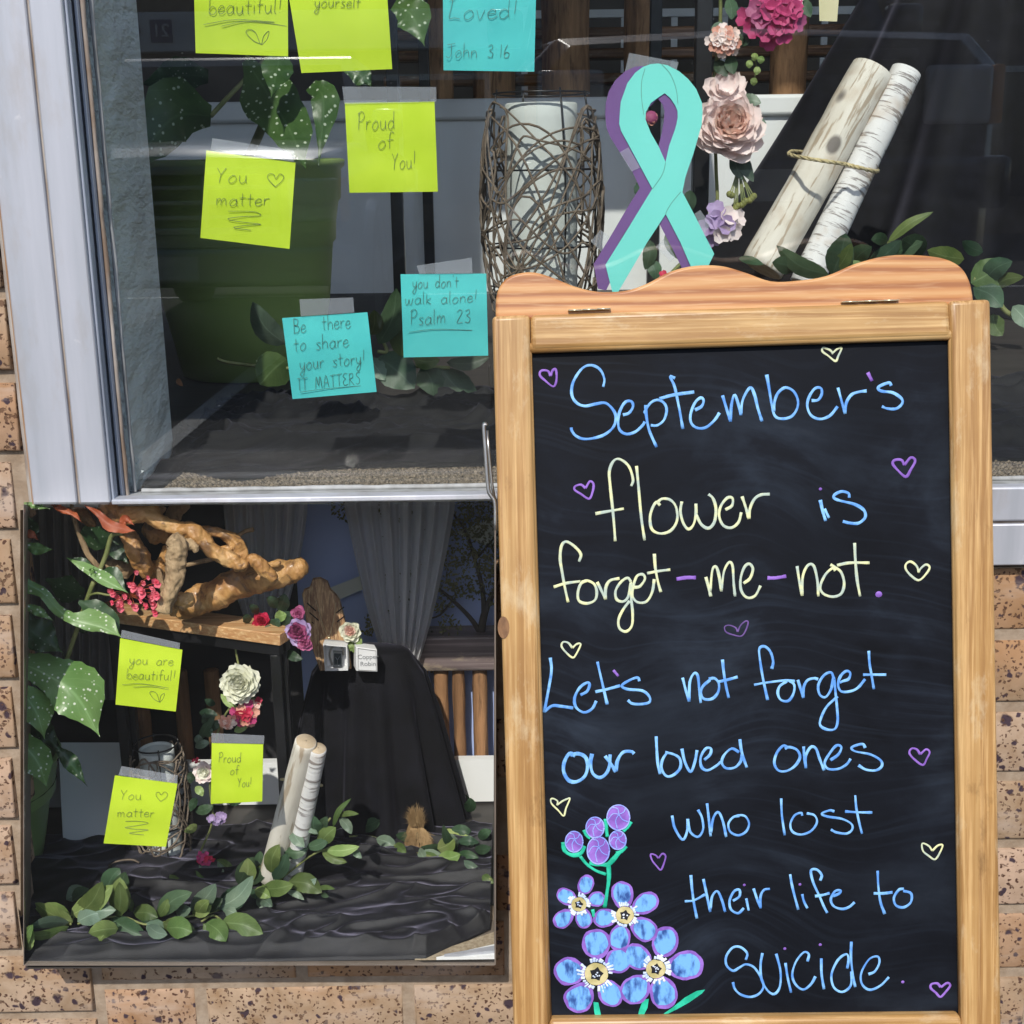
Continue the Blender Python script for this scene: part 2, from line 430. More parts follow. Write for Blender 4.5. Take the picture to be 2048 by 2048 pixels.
m.hexa(fr_, [(a, WY + .027, b_) for a, _, b_ in fr_])
m.box(-2.2, 2.6, WY + .003, WY + .027, -.02, OZ0)
m.box(-2.2, -.418, WY + .003, WY + .10, OZ1, 3.06)
obj('mortar', m, M_mortar, wall)
bricks = {}
def brick(x0, x1, z0, z1, y=WY):
    if x1 - x0 < .006 or z1 - z0 < .012: return
    key = (round(x1 - x0, 3), round(z1 - z0, 3))
    if key not in bricks:
        w, h = key[0] / 2, key[1] / 2
        mb = MB(); rr = .0022
        def ring(dx, dy, dz, n=3):
            pts = []
            for (a, b_) in ((-1, -1), (1, -1), (1, 1), (-1, 1)):
                pts.append((a * (w - dx), dy, b_ * (h - dz)))
            return pts
        r1 = ring(.0028, 0, .0028); r2 = ring(.0006, .0012, .0006); r3 = ring(0, .004, 0); r4 = ring(0, .05, 0)
        mb.v = r1 + r2 + r3 + r4
        mb.f = [(0, 1, 2, 3)]
        for a in range(3):
            for i in range(4):
                j = (i + 1) % 4; mb.f.append((a * 4 + i, (a + 1) * 4 + i, (a + 1) * 4 + j, a * 4 + j))
        mb.mi = [0] * len(mb.f)
        me = bpy.data.meshes.new('brick'); me.from_pydata(mb.v, [], mb.f); me.materials.append(M_brick)
        me.polygons.foreach_set('use_smooth', [True] * len(me.polygons)); me.set_sharp_from_angle(angle=.9); bricks[key] = me
    r = random.Random(int(x0 * 9999) ^ int(z0 * 7777))
    M_ = Matrix.Translation(((x0 + x1) / 2, y + r.uniform(-.0012, .0012), (z0 + z1) / 2)) @ Matrix.Rotation(r.uniform(-.006, .006), 4, 'Y') @ Matrix.Rotation(r.uniform(-.008, .008), 4, 'Z')
    inst(bricks[key], 'brick', wall, M_)
J = .0055
# main wall rows, from the ground to the sill
for k in range(-3, 6):
    z0 = zrow(k) + J; z1 = zrow(k + 1) - J
    if k == 5: z1 = .5965
    ph = -.31 if k % 2 == 1 else -.21
    if k == -1 or k == -3: ph = -.31
    if k == 0 or k == -2: ph = -.21
    if k in (1, 3, 5): ph = -.31
    if k in (2, 4): ph = -.21
    j = -1
    x = ph - .2024 * 2
    while x < 1.1:
        x0 = max(x + J, -.409 + J); x1 = x + .2024 - J
        x += .2024
        if x1 < -.40: continue
        if z1 > OZ0 and z0 < OZ1 and x0 < OX1:      # meets the case opening
            if z0 < OZ0 - .012: brick(x0, x1, z0, OZ0 - .002)
            if x1 > OX1 + .004: brick(max(x0, OXR(z0) + .002), x1, max(z0, OZ0 - .002), z1)
            continue
        brick(x0, x1, z0, z1)
# pier at the left
for k in range(-7, 36):
    zc = .5018 + .0697 * k
    z0, z1 = zc + J, zc + .0697 - J
    xe = -.4225 if zc > .60 else -.4135
    off = 0 if k % 2 else -.1
    xs = [xe - .2024 * i + (off if i else 0) for i in range(0, 5)]
    for a, b_ in zip(xs[1:], xs[:-1]):
        ol = min(OXL(max(z0, OZ0)), OXL(z1)) - .0015
        if z1 > OZ0 + .01 and z0 < .66 and b_ > ol:
            b2 = ol
        else: b2 = b_ - (J if b_ != xe else 0)
        brick(a + J, b2, max(z0, .003), z1, WY - .003)
# ---------------------------------------------------------------- aluminium window frame
YG = 1.130
win = thing('shop_window', (.6, WY, .67), 'large shop window with weathered pale aluminium frame and glass pane', 'window')
FY = 1.085
m = MB(); m.box(-.4128, -.3742, FY, 1.14, .6716, 3.0); obj('frame_bar', m, M_al, win, bevel=.0015)
m = MB(); m.box(-.3722, -.3457, FY, 1.14, .6716, 3.0); obj('frame_bar', m, M_al, win, bevel=.0015)
m = MB(); m.box(-.3744, -.372, FY + .003, 1.13, .6716, 3.0); obj('frame_groove', m, M_caulk, win)
m = MB(); m.box(-.3457, -.3432, FY + .004, 1.1, .6716, 3.0); m.box(-.3432, -.3405, FY + .02, 1.126, .6716, 3.0); obj('glazing_bead', m, M_aledge, win, bevel=.0008)
# ragged strip of caulk between metal and glass
def ragged(x0, x1, y, z0, z1, amp, mat, name, parent, n=70, axis='z', th=.003):
    rows = []
    for i in range(n + 1):
        t = i / n; a = noise.noise(Vector((t * n * .35, x0 * 31, 1.7))) * amp; b_ = noise.noise(Vector((t * n * .5, x0 * 17, 9.7))) * amp
        if axis == 'z':
            z = z0 + (z1 - z0) * t
            rows.append([(x0 + a * .3, y + th, z), (x0 + a * .3, y, z), ((x0 + x1) / 2, y - th * .4 + a, z), (x1 + b_, y, z), (x1 + b_, y + th, z)])
        else:
            x = x0 + (x1 - x0) * t
            rows.append([(x, y + th, z0 + a * .3), (x, y, z0 + a * .3), (x, y - th * .4 + a, (z0 + z1) / 2), (x, y, z1 + b_), (x, y + th, z1 + b_)])
    return obj(name, MB().grid(rows), mat, parent, smooth=True)
ragged(-.3405, -.3372, 1.112, .6716, 3.0, .0012, M_caulk, 'caulk_bead', win, 240)
ragged(-.3375, -.3345, 1.126, .672, 3.0, .0014, M_putty, 'caulk_bead', win, 240)
ragged(-.4205, -.4125, 1.098, .664, 3.0, .0016, M_caulk, 'mortar_strip', win, 200)
ragged(-.4135, -.4115, 1.086, .672, 3.0, .0012, M_rust, 'rust_edge', win, 200)
# sill: ledge, two rails
m = MB()
m.hexa([(-.345, 1.100, .6652), (2.3, 1.100, .6652), (2.3, 1.100, .6735), (-.345, 1.100, .6735)], [(-.345, 1.1395, .6652), (2.3, 1.1395, .6652), (2.3, 1.1395, .6695), (-.345, 1.1395, .6695)])
obj('sill_ledge', m, M_putty, win, bevel=.001)
m = MB(); m.box(-.345, -.0125, FY, 1.0999, .6705, .6752); obj('sill_rail', m, M_al, win, bevel=.001)
m = MB(); m.box(-.012, 2.3, FY, 1.0999, .6445, .6752); obj('sill_rail', m, M_al, win, bevel=.002, bseg=3)
m = MB(); m.box(-.012, 2.3, FY + .004, 1.0999, .6420, .6445); obj('sill_groove', m, M_caulk, win)
m = MB(); m.box(-.012, 2.3, FY + .001, 1.0999, .6040, .6420); obj('sill_rail', m, M_al, win, bevel=.0015)
ragged(-.33, 2.2, 1.126, .6705, .6745, .0012, M_putty, 'caulk_bead', win, 300, axis='x')
m = MB(); m.box(-.345, 2.3, YG, YG + .005, .6725, 3.0); obj('glass_pane', m, M_glass, win)
m = MB(); m.box(2.3, 2.4, FY, 1.16, .6, 3.05); m.box(-.4128, 2.3, FY, 1.16, 3.0, 3.06); obj('frame_bar', m, M_al, win, bevel=.002)
M_fascia = nmat('painted_fascia', (.25, .24, .22), (.32, .31, .29), 5, rough=.8)
fa = thing('shop_front_fascia', (0, 1.1, 3.06), 'plain painted fascia above the shop window, out of the picture', 'fascia')
m = MB(); m.box(-2.2, 2.6, 1.1, 1.2, 3.06, 4.2); m.box(2.4, 2.6, 1.1, 1.2, 0, 3.06); obj('fascia_board', m, M_fascia, fa, bevel=.004)
m = MB(); m.box(-2.2, 2.6, 1.095, 1.1, 3.10, 3.16); obj('fascia_trim', m, M_al, fa, bevel=.001)
# ---------------------------------------------------------------- shop interior
M_stucco = nmat('white_stucco', (.82, .85, .82), (.87, .90, .87), 12, (1, .35, 1), .75, 1.0, 45, bdist=.014)
M_plank = nmat('display_plinth', (.03, .025, .022), (.05, .042, .038), 14, (1, 6, 1), .6, .2)
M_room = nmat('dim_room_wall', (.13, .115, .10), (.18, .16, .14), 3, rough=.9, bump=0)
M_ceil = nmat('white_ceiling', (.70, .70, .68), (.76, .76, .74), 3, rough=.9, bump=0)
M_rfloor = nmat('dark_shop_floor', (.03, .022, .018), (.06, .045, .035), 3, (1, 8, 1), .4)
ZF = .6685
m = MB(); m.box(-.47, -.3385, 1.142, 1.276, ZF - .001, 3.1); struct('interior_wall', m, M_stucco)
m = MB(); m.box(-2.6, 3.2, 1.2, 3.3, .660, ZF); m.box(-.35, 2.4, 1.14, 1.2, .660, ZF); struct('display_floor', m, M_plank)
m = MB()
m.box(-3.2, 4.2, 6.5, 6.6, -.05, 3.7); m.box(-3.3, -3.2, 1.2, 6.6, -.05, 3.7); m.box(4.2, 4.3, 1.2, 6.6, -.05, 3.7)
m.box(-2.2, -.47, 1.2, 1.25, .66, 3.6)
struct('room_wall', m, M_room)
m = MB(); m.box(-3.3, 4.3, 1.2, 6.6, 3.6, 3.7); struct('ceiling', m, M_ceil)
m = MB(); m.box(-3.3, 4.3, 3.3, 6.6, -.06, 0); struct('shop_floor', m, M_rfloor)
# ================================================================ STREET BEHIND THE CAMERA (seen in the glass)
M_asph = nmat('asphalt', (.045, .045, .047), (.075, .075, .075), 40, rough=.9, bump=.6, bscale=200)
M_conc = nmat('concrete', (.05, .049, .047), (.085, .083, .079), 8, rough=.9, bump=.4, bscale=150)
M_line = nmat('road_paint', (.6, .6, .58), (.75, .75, .73), 20, rough=.7, bump=.1)
m = MB(); m.box(-60, 60, -60, 60, -.5, -.13); struct('ground', m, M_asph)
m = MB(); m.box(-12, 12, -1.6, 1.14, -.14, 0.0); struct('pavement', m, M_conc, bevel=.01)
m = MB()
for x in (-4.2, -1.45, 1.3, 4.05): m.box(x, x + .1, -6.4, -1.7, -.13, -.126)
m.box(-12, 12, -9.1, -9.0, -.13, -.126)
struct('parking_lines', m, M_line)
M_paint_b = nmat('black_car_paint', (.022, .034, .060), (.028, .042, .070), 3, rough=.14, bump=0, metal=.4, coat=1)
M_paint_g = nmat('silver_car_paint', (.30, .32, .35), (.33, .35, .38), 3, rough=.3, bump=0, metal=.4, coat=1)
M_chrome = nmat('chrome', (.30, .32, .35), (.34, .36, .4), 3, rough=.38, bump=0, metal=1)
M_blackpl = nmat('black_plastic', (.012, .012, .013), (.018, .018, .02), 3, rough=.5, bump=.05)
M_tyre = nmat('tyre_rubber', (.015, .015, .015), (.025, .025, .025), 8, rough=.85)
M_carglass = nmat('car_glass', (.01, .014, .018), (.012, .016, .02), 2, rough=.05, bump=0)
M_lamp = nmat('headlight_lens', (.65, .67, .7), (.75, .75, .78), 20, rough=.1, bump=0, coat=1)
M_amber = nmat('amber_lens', (.6, .22, .02), (.7, .28, .03), 20, rough=.2, bump=0)
def vehicle(name, X, Yn, paint, label, h=1.0, grille='bars'):
    """nose faces +Y at Yn, centred on X"""
    t = thing(name, (X, Yn - 2, -.13), label, 'pickup truck' if grille == 'slab' else 'car')
    g = -.13
    def sect(y, w, zb, zt, crown=.03):
        return [(X - w, y, zb), (X - w, y, zt - .12), (X - w + .12, y, zt), (X, y, zt + crown), (X + w - .12, y, zt), (X + w, y, zt - .12), (X + w, y, zb)]
    mb = MB(); zh = 1.12 * h + g; zb = .42 + g
    rows = [sect(Yn - .02, .86, zb + .08, zh - .05), sect(Yn - .10, .93, zb, zh), sect(Yn - .9, .96, zb, zh + .05), sect(Yn - 1.45, .96, zb, zh + .08), sect(Yn - 4.2, .96, zb, zh + .06), sect(Yn - 5.2, .93, zb, zh)]
    mb.grid(rows); mb.f.append(tuple(range(7))); mb.mi.append(0)
    n = len(mb.v); mb.f.append(tuple(range(n - 1, n - 8, -1))); mb.mi.append(0)
    obj('body', mb, paint, t, bevel=.02)
    mb = MB(); zr = zh + .62 * h
    def cab(y, w, zt): return [(X - .93, y, zh + .02), (X - w, y, zt), (X + w, y, zt), (X + .93, y, zh + .02)]
    mb.grid([[(X - .9, Yn - 1.4, zh + .02), (X + .9, Yn - 1.4, zh + .02)], [(X - .74, Yn - 2.1, zr), (X + .74, Yn - 2.1, zr)], [(X - .74, Yn - 3.3, zr), (X + .74, Yn - 3.3, zr)], [(X - .9, Yn - 3.7, zh + .02), (X + .9, Yn - 3.7, zh + .02)]])
    for s in (-1, 1): mb.add([(X + s * .9, Yn - 1.4, zh + .02), (X + s * .74, Yn - 2.1, zr), (X + s * .74, Yn - 3.3, zr), (X + s * .9, Yn - 3.7, zh + .02)], [(0, 1, 2, 3)])
    obj('cab', mb, paint, t, bevel=.03)
    mb = MB(); mb.hexa([(X - .80, Yn - 1.44, zh + .1), (X + .80, Yn - 1.44, zh + .1), (X + .68, Yn - 2.02, zr - .06), (X - .68, Yn - 2.02, zr - .06)], [(X - .80, Yn - 1.5, zh + .1), (X + .80, Yn - 1.5, zh + .1), (X + .68, Yn - 2.08, zr - .06), (X - .68, Yn - 2.08, zr - .06)])
    obj('windscreen', mb, M_carglass, t)
    for s in (-1, 1):
        mb = MB(); x = X + s * .925
        mb.hexa([(x, Yn - 1.75, zh + .1), (x, Yn - 3.4, zh + .1), (x - s * .15, Yn - 3.2, zr - .07), (x - s * .15, Yn - 2.2, zr - .07)], [(x - s * .03, Yn - 1.75, zh + .1), (x - s * .03, Yn - 3.4, zh + .1), (x - s * .18, Yn - 3.2, zr - .07), (x - s * .18, Yn - 2.2, zr - .07)])
        obj('side_window', mb, M_carglass, t)
        mb = MB(); mb.box(X + s * 1.0 - .09, X + s * 1.0 + .09, Yn - 1.75, Yn - 1.62, zh + .1, zh + .28); obj('mirror', mb, paint, t, bevel=.03)
    # grille
    gf = obj('grille_surround', MB().box(X - .58, X + .58, Yn - .03, Yn + .02, zh - .40, zh - .36).box(X - .58, X + .58, Yn - .03, Yn + .02, zh - .10, zh - .06).box(X - .58, X - .53, Yn - .03, Yn + .02, zh - .36, zh - .10).box(X + .53, X + .58, Yn - .03, Yn + .02, zh - .36, zh - .10), M_chrome if grille == 'bars' else M_blackpl, t, bevel=.008)
    obj('grille_back', MB().box(X - .53, X + .53, Yn - .04, Yn - .012, zh - .36, zh - .10), M_blackpl, t)
    for i in range(3 if grille == 'bars' else 2):
        z = zh - .16 - i * .075
        obj('grille_bar', MB().box(X - .53, X + .53, Yn - .012, Yn + .012, z - .011, z + .011), M_chrome if grille == 'bars' else paint, gf, bevel=.004)
    for x in (-.2, .2):
        obj('grille_bar', MB().box(X + x - .012, X + x + .012, Yn - .013, Yn + .015, zh - .36, zh - .10), M_chrome if grille == 'bars' else paint, gf, bevel=.004)
    for s in (-1, 1):
        h_ = obj('headlight', MB().box(min(X + s * .62, X + s * .88), max(X + s * .62, X + s * .88), Yn - .12, Yn + .012, zh - .34, zh - .12), M_lamp, t, bevel=.02)
        obj('indicator', MB().box(min(X + s * .885, X + s * .93), max(X + s * .885, X + s * .93), Yn - .18, Yn - .01, zh - .34, zh - .12), M_amber, h_, bevel=.01)
    obj('bumper', MB().box(X - .95, X + .95, Yn - .15, Yn + .09, zh - .66, zh - .46), M_chrome if grille == 'bars' else paint, t, bevel=.03, bseg=3)
    obj('number_plate', MB().box(X - .16, X + .16, Yn + .09, Yn + .097, zh - .62, zh - .50), M_line, t, bevel=.002)
    for s in (-1, 1):
        for y in (Yn - .85, Yn - 4.1):
            w = obj('wheel', MB(), M_tyre, t)
            mb = MB(); r = .39
            rows = []
            for k in range(25):
                th = 2 * math.pi * k / 24
                rows.append([(X + s * x, y + rr * math.cos(th), g + .39 + rr * math.sin(th)) for x, rr in ((.74, .2), (.74, r - .03), (.76, r), (.96, r), (.985, r - .03), (.985, .24))])
            mb.grid(rows); w.data.from_pydata(mb.v, [], mb.f); w.data.polygons.foreach_set('use_smooth', [True] * len(w.data.polygons))
            mb = MB(); rows = []
            for k in range(25):
                th = 2 * math.pi * k / 24
                rows.append([(X + s * x, y + rr * math.cos(th), g + .39 + rr * math.sin(th)) for x, rr in ((.985, .24), (.95, .22), (.93, .08), (.96, .05), (.96, .001))])
            mb.grid(rows); obj('rim', mb, M_chrome, w, smooth=True)
            mb = MB(); rows = []
            for k in range(13):
                th = math.pi * k / 12
                rows.append([(X + s * .97, y + .44 * math.cos(th), g + .39 + .44 * math.sin(th)), (X + s * 1.0, y + .44 * math.cos(th), g + .39 + .44 * math.sin(th)), (X + s * 1.0, y + .49 * math.cos(th), g + .39 + .50 * math.sin(th)), (X + s * .95, y + .50 * math.cos(th), g + .39 + .52 * math.sin(th))])
            mb.grid(rows); obj('wheel_arch', mb, paint, t, smooth=True)
    return t
vehicle('parked_pickup_truck', 1.0, -3.0, M_paint_b, 'large dark blue pickup truck parked nose in, mirrored at the right of the glass', 1.38, 'slab')
vehicle('parked_car', -1.75, -4.6, M_paint_g, 'dark grey car with chrome barred grille mirrored at the left of the glass', 1.02, 'bars')
# shop across the street
M_shopw = nmat('shop_wall_across', (.12, .085, .06), (.18, .13, .10), 4, rough=.9)
M_sign = nmat('white_sign_face', (.62, .65, .70), (.7, .72, .76), 3, rough=.5, bump=0)
M_signb = nmat('sign_blue', (.05, .05, .18), (.06, .06, .2), 3, rough=.5, bump=0)
bl = thing('shop_across_street', (0, -17, 0), 'low brown shop across the street with a long white sign, mirrored in the glass', 'shop')
obj('wall', MB().box(-16, 16, -17.6, -17, -.13, 4.4), M_shopw, bl)
obj('parapet', MB().box(-16.1, 16.1, -17.7, -16.9, 4.4, 4.6), M_conc, bl, bevel=.02)
for i in range(9):
    x = -13.5 + i * 3
    w = obj('shop_window', MB().box(x - 1.2, x + 1.2, -17.04, -16.99, .4, 2.1), M_carglass, bl)
    obj('window_frame', MB().box(x - 1.28, x - 1.2, -17.06, -16.93, .4, 2.1).box(x + 1.2, x + 1.28, -17.06, -16.93, .4, 2.1).box(x - 1.28, x + 1.28, -17.06, -16.93, 2.1, 2.18).box(x - .03, x + .03, -17.06, -16.93, .4, 2.1), M_line, w)
sg = obj('sign_board', MB().box(-11, 3, -16.98, -16.7, 2.5, 3.02), M_sign, bl, bevel=.02)
def textobj(name, body, size, M_, mat, parent, ext=.001):
    cu = bpy.data.curves.new(name, 'FONT'); cu.body = body; cu.size = size; cu.extrude = ext; cu.align_x = 'CENTER'; cu.align_y = 'CENTER'
    o = bpy.data.objects.new(name, cu); cu.materials.append(mat); col.objects.link(o)
    dg = bpy.context.evaluated_depsgraph_get(); me = bpy.data.meshes.new_from_object(o.evaluated_get(dg)); 
    bpy.data.objects.remove(o)
    o = bpy.data.objects.new(name, me)
    if not me.materials: me.materials.append(mat)
    link(o, parent); o.matrix_basis = M_
    return o
# the sign faces the camera side (+Y): text reads from there
RT = Matrix.Rotation(math.pi, 4, 'Z') @ Matrix.Rotation(math.pi / 2, 4, 'X')
obj('sign_logo', MB().box(-4.87, -4.57, -16.7, -16.68, 2.62, 2.92), M_signb, bl)
textobj('lettering', '21', .24, Matrix.Translation((-4.72, -16.665, 2.77)) @ RT, M_sign, sg, .01)
textobj('lettering', 'Collection', .17, Matrix.Translation((-5.35, -16.68, 2.77)) @ RT, M_signb, sg, .01)
# pavement tree beyond the cars (gives the glass a broken skyline)
M_bark = nmat('street_tree_bark', (.10, .07, .05), (.18, .14, .10), 6, (1, 1, .2), .9, .6)
M_fol = nmat('street_tree_leaf', (.04, .08, .02), (.08, .14, .035), 3, rough=.6, bump=0, trans=.3)
# ================================================================ CHALKBOARD A-FRAME SIGN
LB = math.radians(12)
BP0 = W(1484, 615, .99); BN = Vector((0, -math.cos(LB), math.sin(LB)))
def B(u, v, h=0):
    d = ray(u, v); p0 = BP0 + BN * h; t = (p0 - CO).dot(BN) / d.dot(BN); return CO + d * t
M_fr_z = woodmat('oiled_pine_upright', (.26, .125, .038), (.40, .22, .075), (.54, .345, .145), 'z', streak=.6, lean=LB)
M_fr_x = woodmat('oiled_pine_rail', (.28, .135, .042), (.42, .235, .08), (.55, .355, .15), 'x', streak=.6, lean=LB)
def topmat():
    m, nt, b = newmat('orange_pine_topper', .4)
    v = coordn(nt, 'World', (1.3, 1.3, 13)); d = noisen(nt, coordn(nt, 'World', (7, 7, 7)), 1.3, 2)
    w = nt.nodes.new('ShaderNodeTexWave'); w.wave_type = 'BANDS'; w.bands_direction = 'Z'; w.inputs['Scale'].default_value = 2.6
    w.inputs['Distortion'].default_value = 9; w.inputs['Detail'].default_value = 3; w.inputs['Detail Scale'].default_value = .6; w.inputs['Detail Roughness'].default_value = .4
    nt.links.new(v, w.inputs[0])
    cc = ramp(nt, w.outputs[1], [(.05, (.33, .125, .04)), (.35, (.46, .20, .065)), (.8, (.52, .25, .09)), (1, (.56, .30, .12))])
    n2 = noisen(nt, coordn(nt, 'World', (10, 60, 200)), 3, 3)
    cc = mixc(nt, ramp(nt, n2, [(.5, 0.0), (.75, .4)]), cc, (.70, .45, .24))
    setc(nt, b, cc); nt.links.new(bumpn(nt, w.outputs[1], .15, .0005), b.inputs['Normal'])
    b.inputs['Coat Weight'].default_value = .15; return m
M_top = topmat()
def boardmat():
    m, nt, b = newmat('wiped_chalkboard', .7, spec=.12)
    v0 = coordn(nt, 'World', (1, 1, 1))
    nz = nt.nodes.new('ShaderNodeTexNoise'); nz.inputs['Scale'].default_value = 3.2; nz.inputs['Detail'].default_value = 2; nt.links.new(v0, nz.inputs['Vector'])
    sc2 = nt.nodes.new('ShaderNodeVectorMath'); sc2.operation = 'SCALE'; sc2.inputs['Scale'].default_value = .22; nt.links.new(nz.outputs['Color'], sc2.inputs[0])
    ad = nt.nodes.new('ShaderNodeVectorMath'); ad.operation = 'ADD'; nt.links.new(v0, ad.inputs[0]); nt.links.new(sc2.outputs[0], ad.inputs[1])
    mp = nt.nodes.new('ShaderNodeMapping'); mp.inputs['Scale'].default_value = (4, 3, 10); nt.links.new(ad.outputs[0], mp.inputs[0])
    n1 = noisen(nt, mp.outputs[0], 1.6, 6, .62)
    mp2 = nt.nodes.new('ShaderNodeMapping'); mp2.inputs['Scale'].default_value = (3, 3, 170); nt.links.new(ad.outputs[0], mp2.inputs[0])
    n2 = noisen(nt, mp2.outputs[0], 1.5, 3, .5)
    n3 = noisen(nt, v0, 7, 3)
    base = ramp(nt, n1, [(.38, (.0035, .0038, .0055)), (.52, (.007, .0088, .014)), (.66, (.020, .027, .040)), (.8, (.045, .055, .072))])
    cc = mixc(nt, ramp(nt, n2, [(.52, 0.0), (.78, .5)]), base, (.022, .031, .048))
    cc = mixc(nt, ramp(nt, n3, [(.42, .65), (.62, 0.0)]), cc, (.004, .005, .008))
    setc(nt, b, cc)
    setc(nt, b, ramp(nt, n1, [(.3, .5), (.7, .7)]), 'Roughness')
    return m
M_board = boardmat()
M_brass = nmat('brass', (.70, .62, .42), (.80, .72, .52), 30, rough=.3, bump=0, metal=.8)
M_steel = nmat('bent_steel_wire', (.35, .34, .33), (.5, .49, .47), 30, rough=.3, bump=0, metal=.9)
sign = thing('chalkboard_sign', (.18, .82, 0), 'wooden A-frame chalkboard sign about September\'s flower standing before the window', 'chalkboard sign')
def bprism(name, quad, h0, h1, mat, bev=.0035, seg=3, parent=None, label=None):
    mb = MB()
    f = [B(p[0], p[1], h0) for p in quad]
    mb.prism(f, [p - BN * (h0 - h1) for p in f])
    return obj(name, mb, mat, parent or sign, bevel=bev, bseg=seg, label=label)
V_ = lambda x, y: c('V', x, y)
# face boards (front at h = 0), long uprights run down to the ground as legs
TL, TR, BL, BR = (984, 632), (1982, 598), (1027, 2048), (2004, 2048)
iTL, iTR, iBL, iBR = (1057, 700), (1904, 673), (1097, 2041), (1925, 2032)
def down(a, b, v):   # extend line a->b to row v
    t = (v - a[1]) / (b[1] - a[1]); return (a[0] + (b[0] - a[0]) * t, v)
def toground(a, b):
    lo, hi = 2048, 9000
    v = 2048
    while B(*down(a, b, v)).z > 0.004 and v < 9000: v += 25
    return down(a, b, v)
iL0 = down(iTL, iBL, 632); 
obj_l = bprism('upright', [TL, (1060, 629), (iTL[0] + 4, 700), iBL, toground(iTL, iBL), toground(TL, BL)], 0, -.022, M_fr_z)
obj_r = bprism('upright', [(1900, 601), TR, toground(TR, BR), toground(iTR, iBR), iBR, iTR], 0, -.022, M_fr_z)
bprism('top_rail', [(1061, 629.5), (1899.5, 601.5), (iTR[0] - .5, iTR[1]), (iTL[0] + 4.5, iTL[1])], -.0006, -.0215, M_fr_x, .004)
bprism('bottom_rail', [(iBL[0] + .6, 2041), (iBR[0] - .6, 2032), (iBR[0] + 2, 2140), (iBL[0] + 3, 2150)], -.0006, -.0215, M_fr_x, .004)
panel = bprism('board_panel', [(iTL[0] - 12, iTL[1] - 10), (iTR[0] + 12, iTR[1] - 10), (iBR[0] + 12, iBR[1] + 12), (iBL[0] - 12, iBL[1] + 12)], -.010, -.016, M_board, 0)
HB = -.010
# inner lip along the frame (rounded bead)
def bead(a, b, name='inner_bead', mat=None):
    mb = MB(); P = [B(a[0] + (b[0] - a[0]) * t / 6, a[1] + (b[1] - a[1]) * t / 6, -.006) for t in range(7)]
    mb.tube(P, .0042, 10); return obj(name, mb, mat, sign, smooth=True)
bead((iTR[0] + 3, iTR[1]), (iBR[0] + 3, iBR[1]), mat=M_fr_z)
bead((iTL[0] - 4, iTL[1]), (iBL[0] - 4, iBL[1]), mat=M_fr_z)
bead((iTL[0], iTL[1] - 4), (iTR[0], iTR[1] - 4), mat=M_fr_x)
# wavy topper
tp = [(935, 588), (936, 563), (942, 542), (958, 523), (985, 514), (1012, 514), (1045, 524), (1085, 540), (1130, 550), (1180, 548), (1220, 535), (1265, 512), (1310, 501), (1360, 501), (1405, 513), (1455, 530), (1505, 529), (1560, 520), (1615, 497), (1675, 482), (1735, 481), (1785, 488), (1815, 505), (1830, 530), (1836, 556)]
q = cat([c('V', *p) for p in tp], 4)
top_poly = [(p.x, p.y) for p in q] + [c('V', 1838, 576), c('V', 935, 606)]
f = [B(p[0], p[1], -.006) for p in top_poly]
mb = MB(); mb.prism(f, [p - BN * .016 for p in f]); obj('topper', mb, M_top, sign, bevel=.0022, bseg=3)
for (a, b_) in (((1136, 623), (1222, 619)), ((1684, 606), (1800, 602))):
    h_ = bprism('hinge', [(a[0], a[1] - 3.4), (b_[0], b_[1] - 3.4), (b_[0], b_[1] - 1), (a[0], a[1] - 1)], -.0015, -.006, M_brass, .0004, 1)
    for k in range(3):
        t = (k + .5) / 3; pp = B(a[0] + (b_[0] - a[0]) * t, a[1] - 2 + (b_[1] - a[1]) * t, -.001)
        obj('knuckle', MB().tube([pp - Vector((.005, 0, 0)), pp + Vector((.005, 0, 0))], .0006, 8), M_brass, h_, smooth=True)
# rear frame of the A (leans the other way)
def rear(x):
    z1 = BP0.z - .015; y1 = BP0.y + .026
    return [(x, y1, z1), (x, y1 + .30, 0.004)] if False else [(x, y1, z1), (x, min(y1 + .075, 1.075), .004)]
for x in (BP0.x - .115, BP0.x + .125):
    a, b_ = rear(x)
    mb = MB(); mb.hexa([(x - .016, a[1], a[2]), (x + .016, a[1], a[2]), (x + .016, b_[1], b_[2]), (x - .016, b_[1], b_[2])], [(x - .016, a[1] + .016, a[2]), (x + .016, a[1] + .016, a[2]), (x + .016, b_[1] + .016, b_[2]), (x - .016, b_[1] + .016, b_[2])])
    obj('rear_leg', mb, M_fr_z, sign, bevel=.002)
mb = MB(); mb.box(BP0.x - .099, BP0.x + .109, 1.03, 1.045, .2, .24); obj('rear_rail', mb, M_fr_x, sign, bevel=.002)
# bent wire catch on the left edge
pts = [(918, 803), (915, 800), (913, 806), (916, 850), (921, 920), (926, 935), (934, 950), (935, 1000)]
P = [B(*c('V', *p), -.012) for p in [tuple(x) for x in cat(pts, 4)]]
obj('wire_catch', MB().tube(P, .0016, 8), M_steel, sign, smooth=True)
P = [B(*c('V', *p), -.018) for p in [(919, 812), (922, 850), (929, 920), (934, 945)]]
obj('wire_catch', MB().tube(P, .0012, 8), M_steel, sign, smooth=True)
# knot in the wood on the left upright
kc = B(*c('V', 950, 1184), .0004)
M_knot = nmat('wood_knot', (.10, .045, .02), (.24, .12, .05), 160, (1, 1, .4), .6, .4)
mb = MB(); ex = Vector((1, 0, 0)); ez = BN.cross(ex) * -1
rr = []
for k in range(20):
    th = 2 * math.pi * k / 20; rr.append(kc + ex * .0045 * math.cos(th) + ez * .0085 * math.sin(th))
mb.prism(rr, [p - BN * .002 for p in rr]); obj('wood_knot', mb, M_knot, sign)
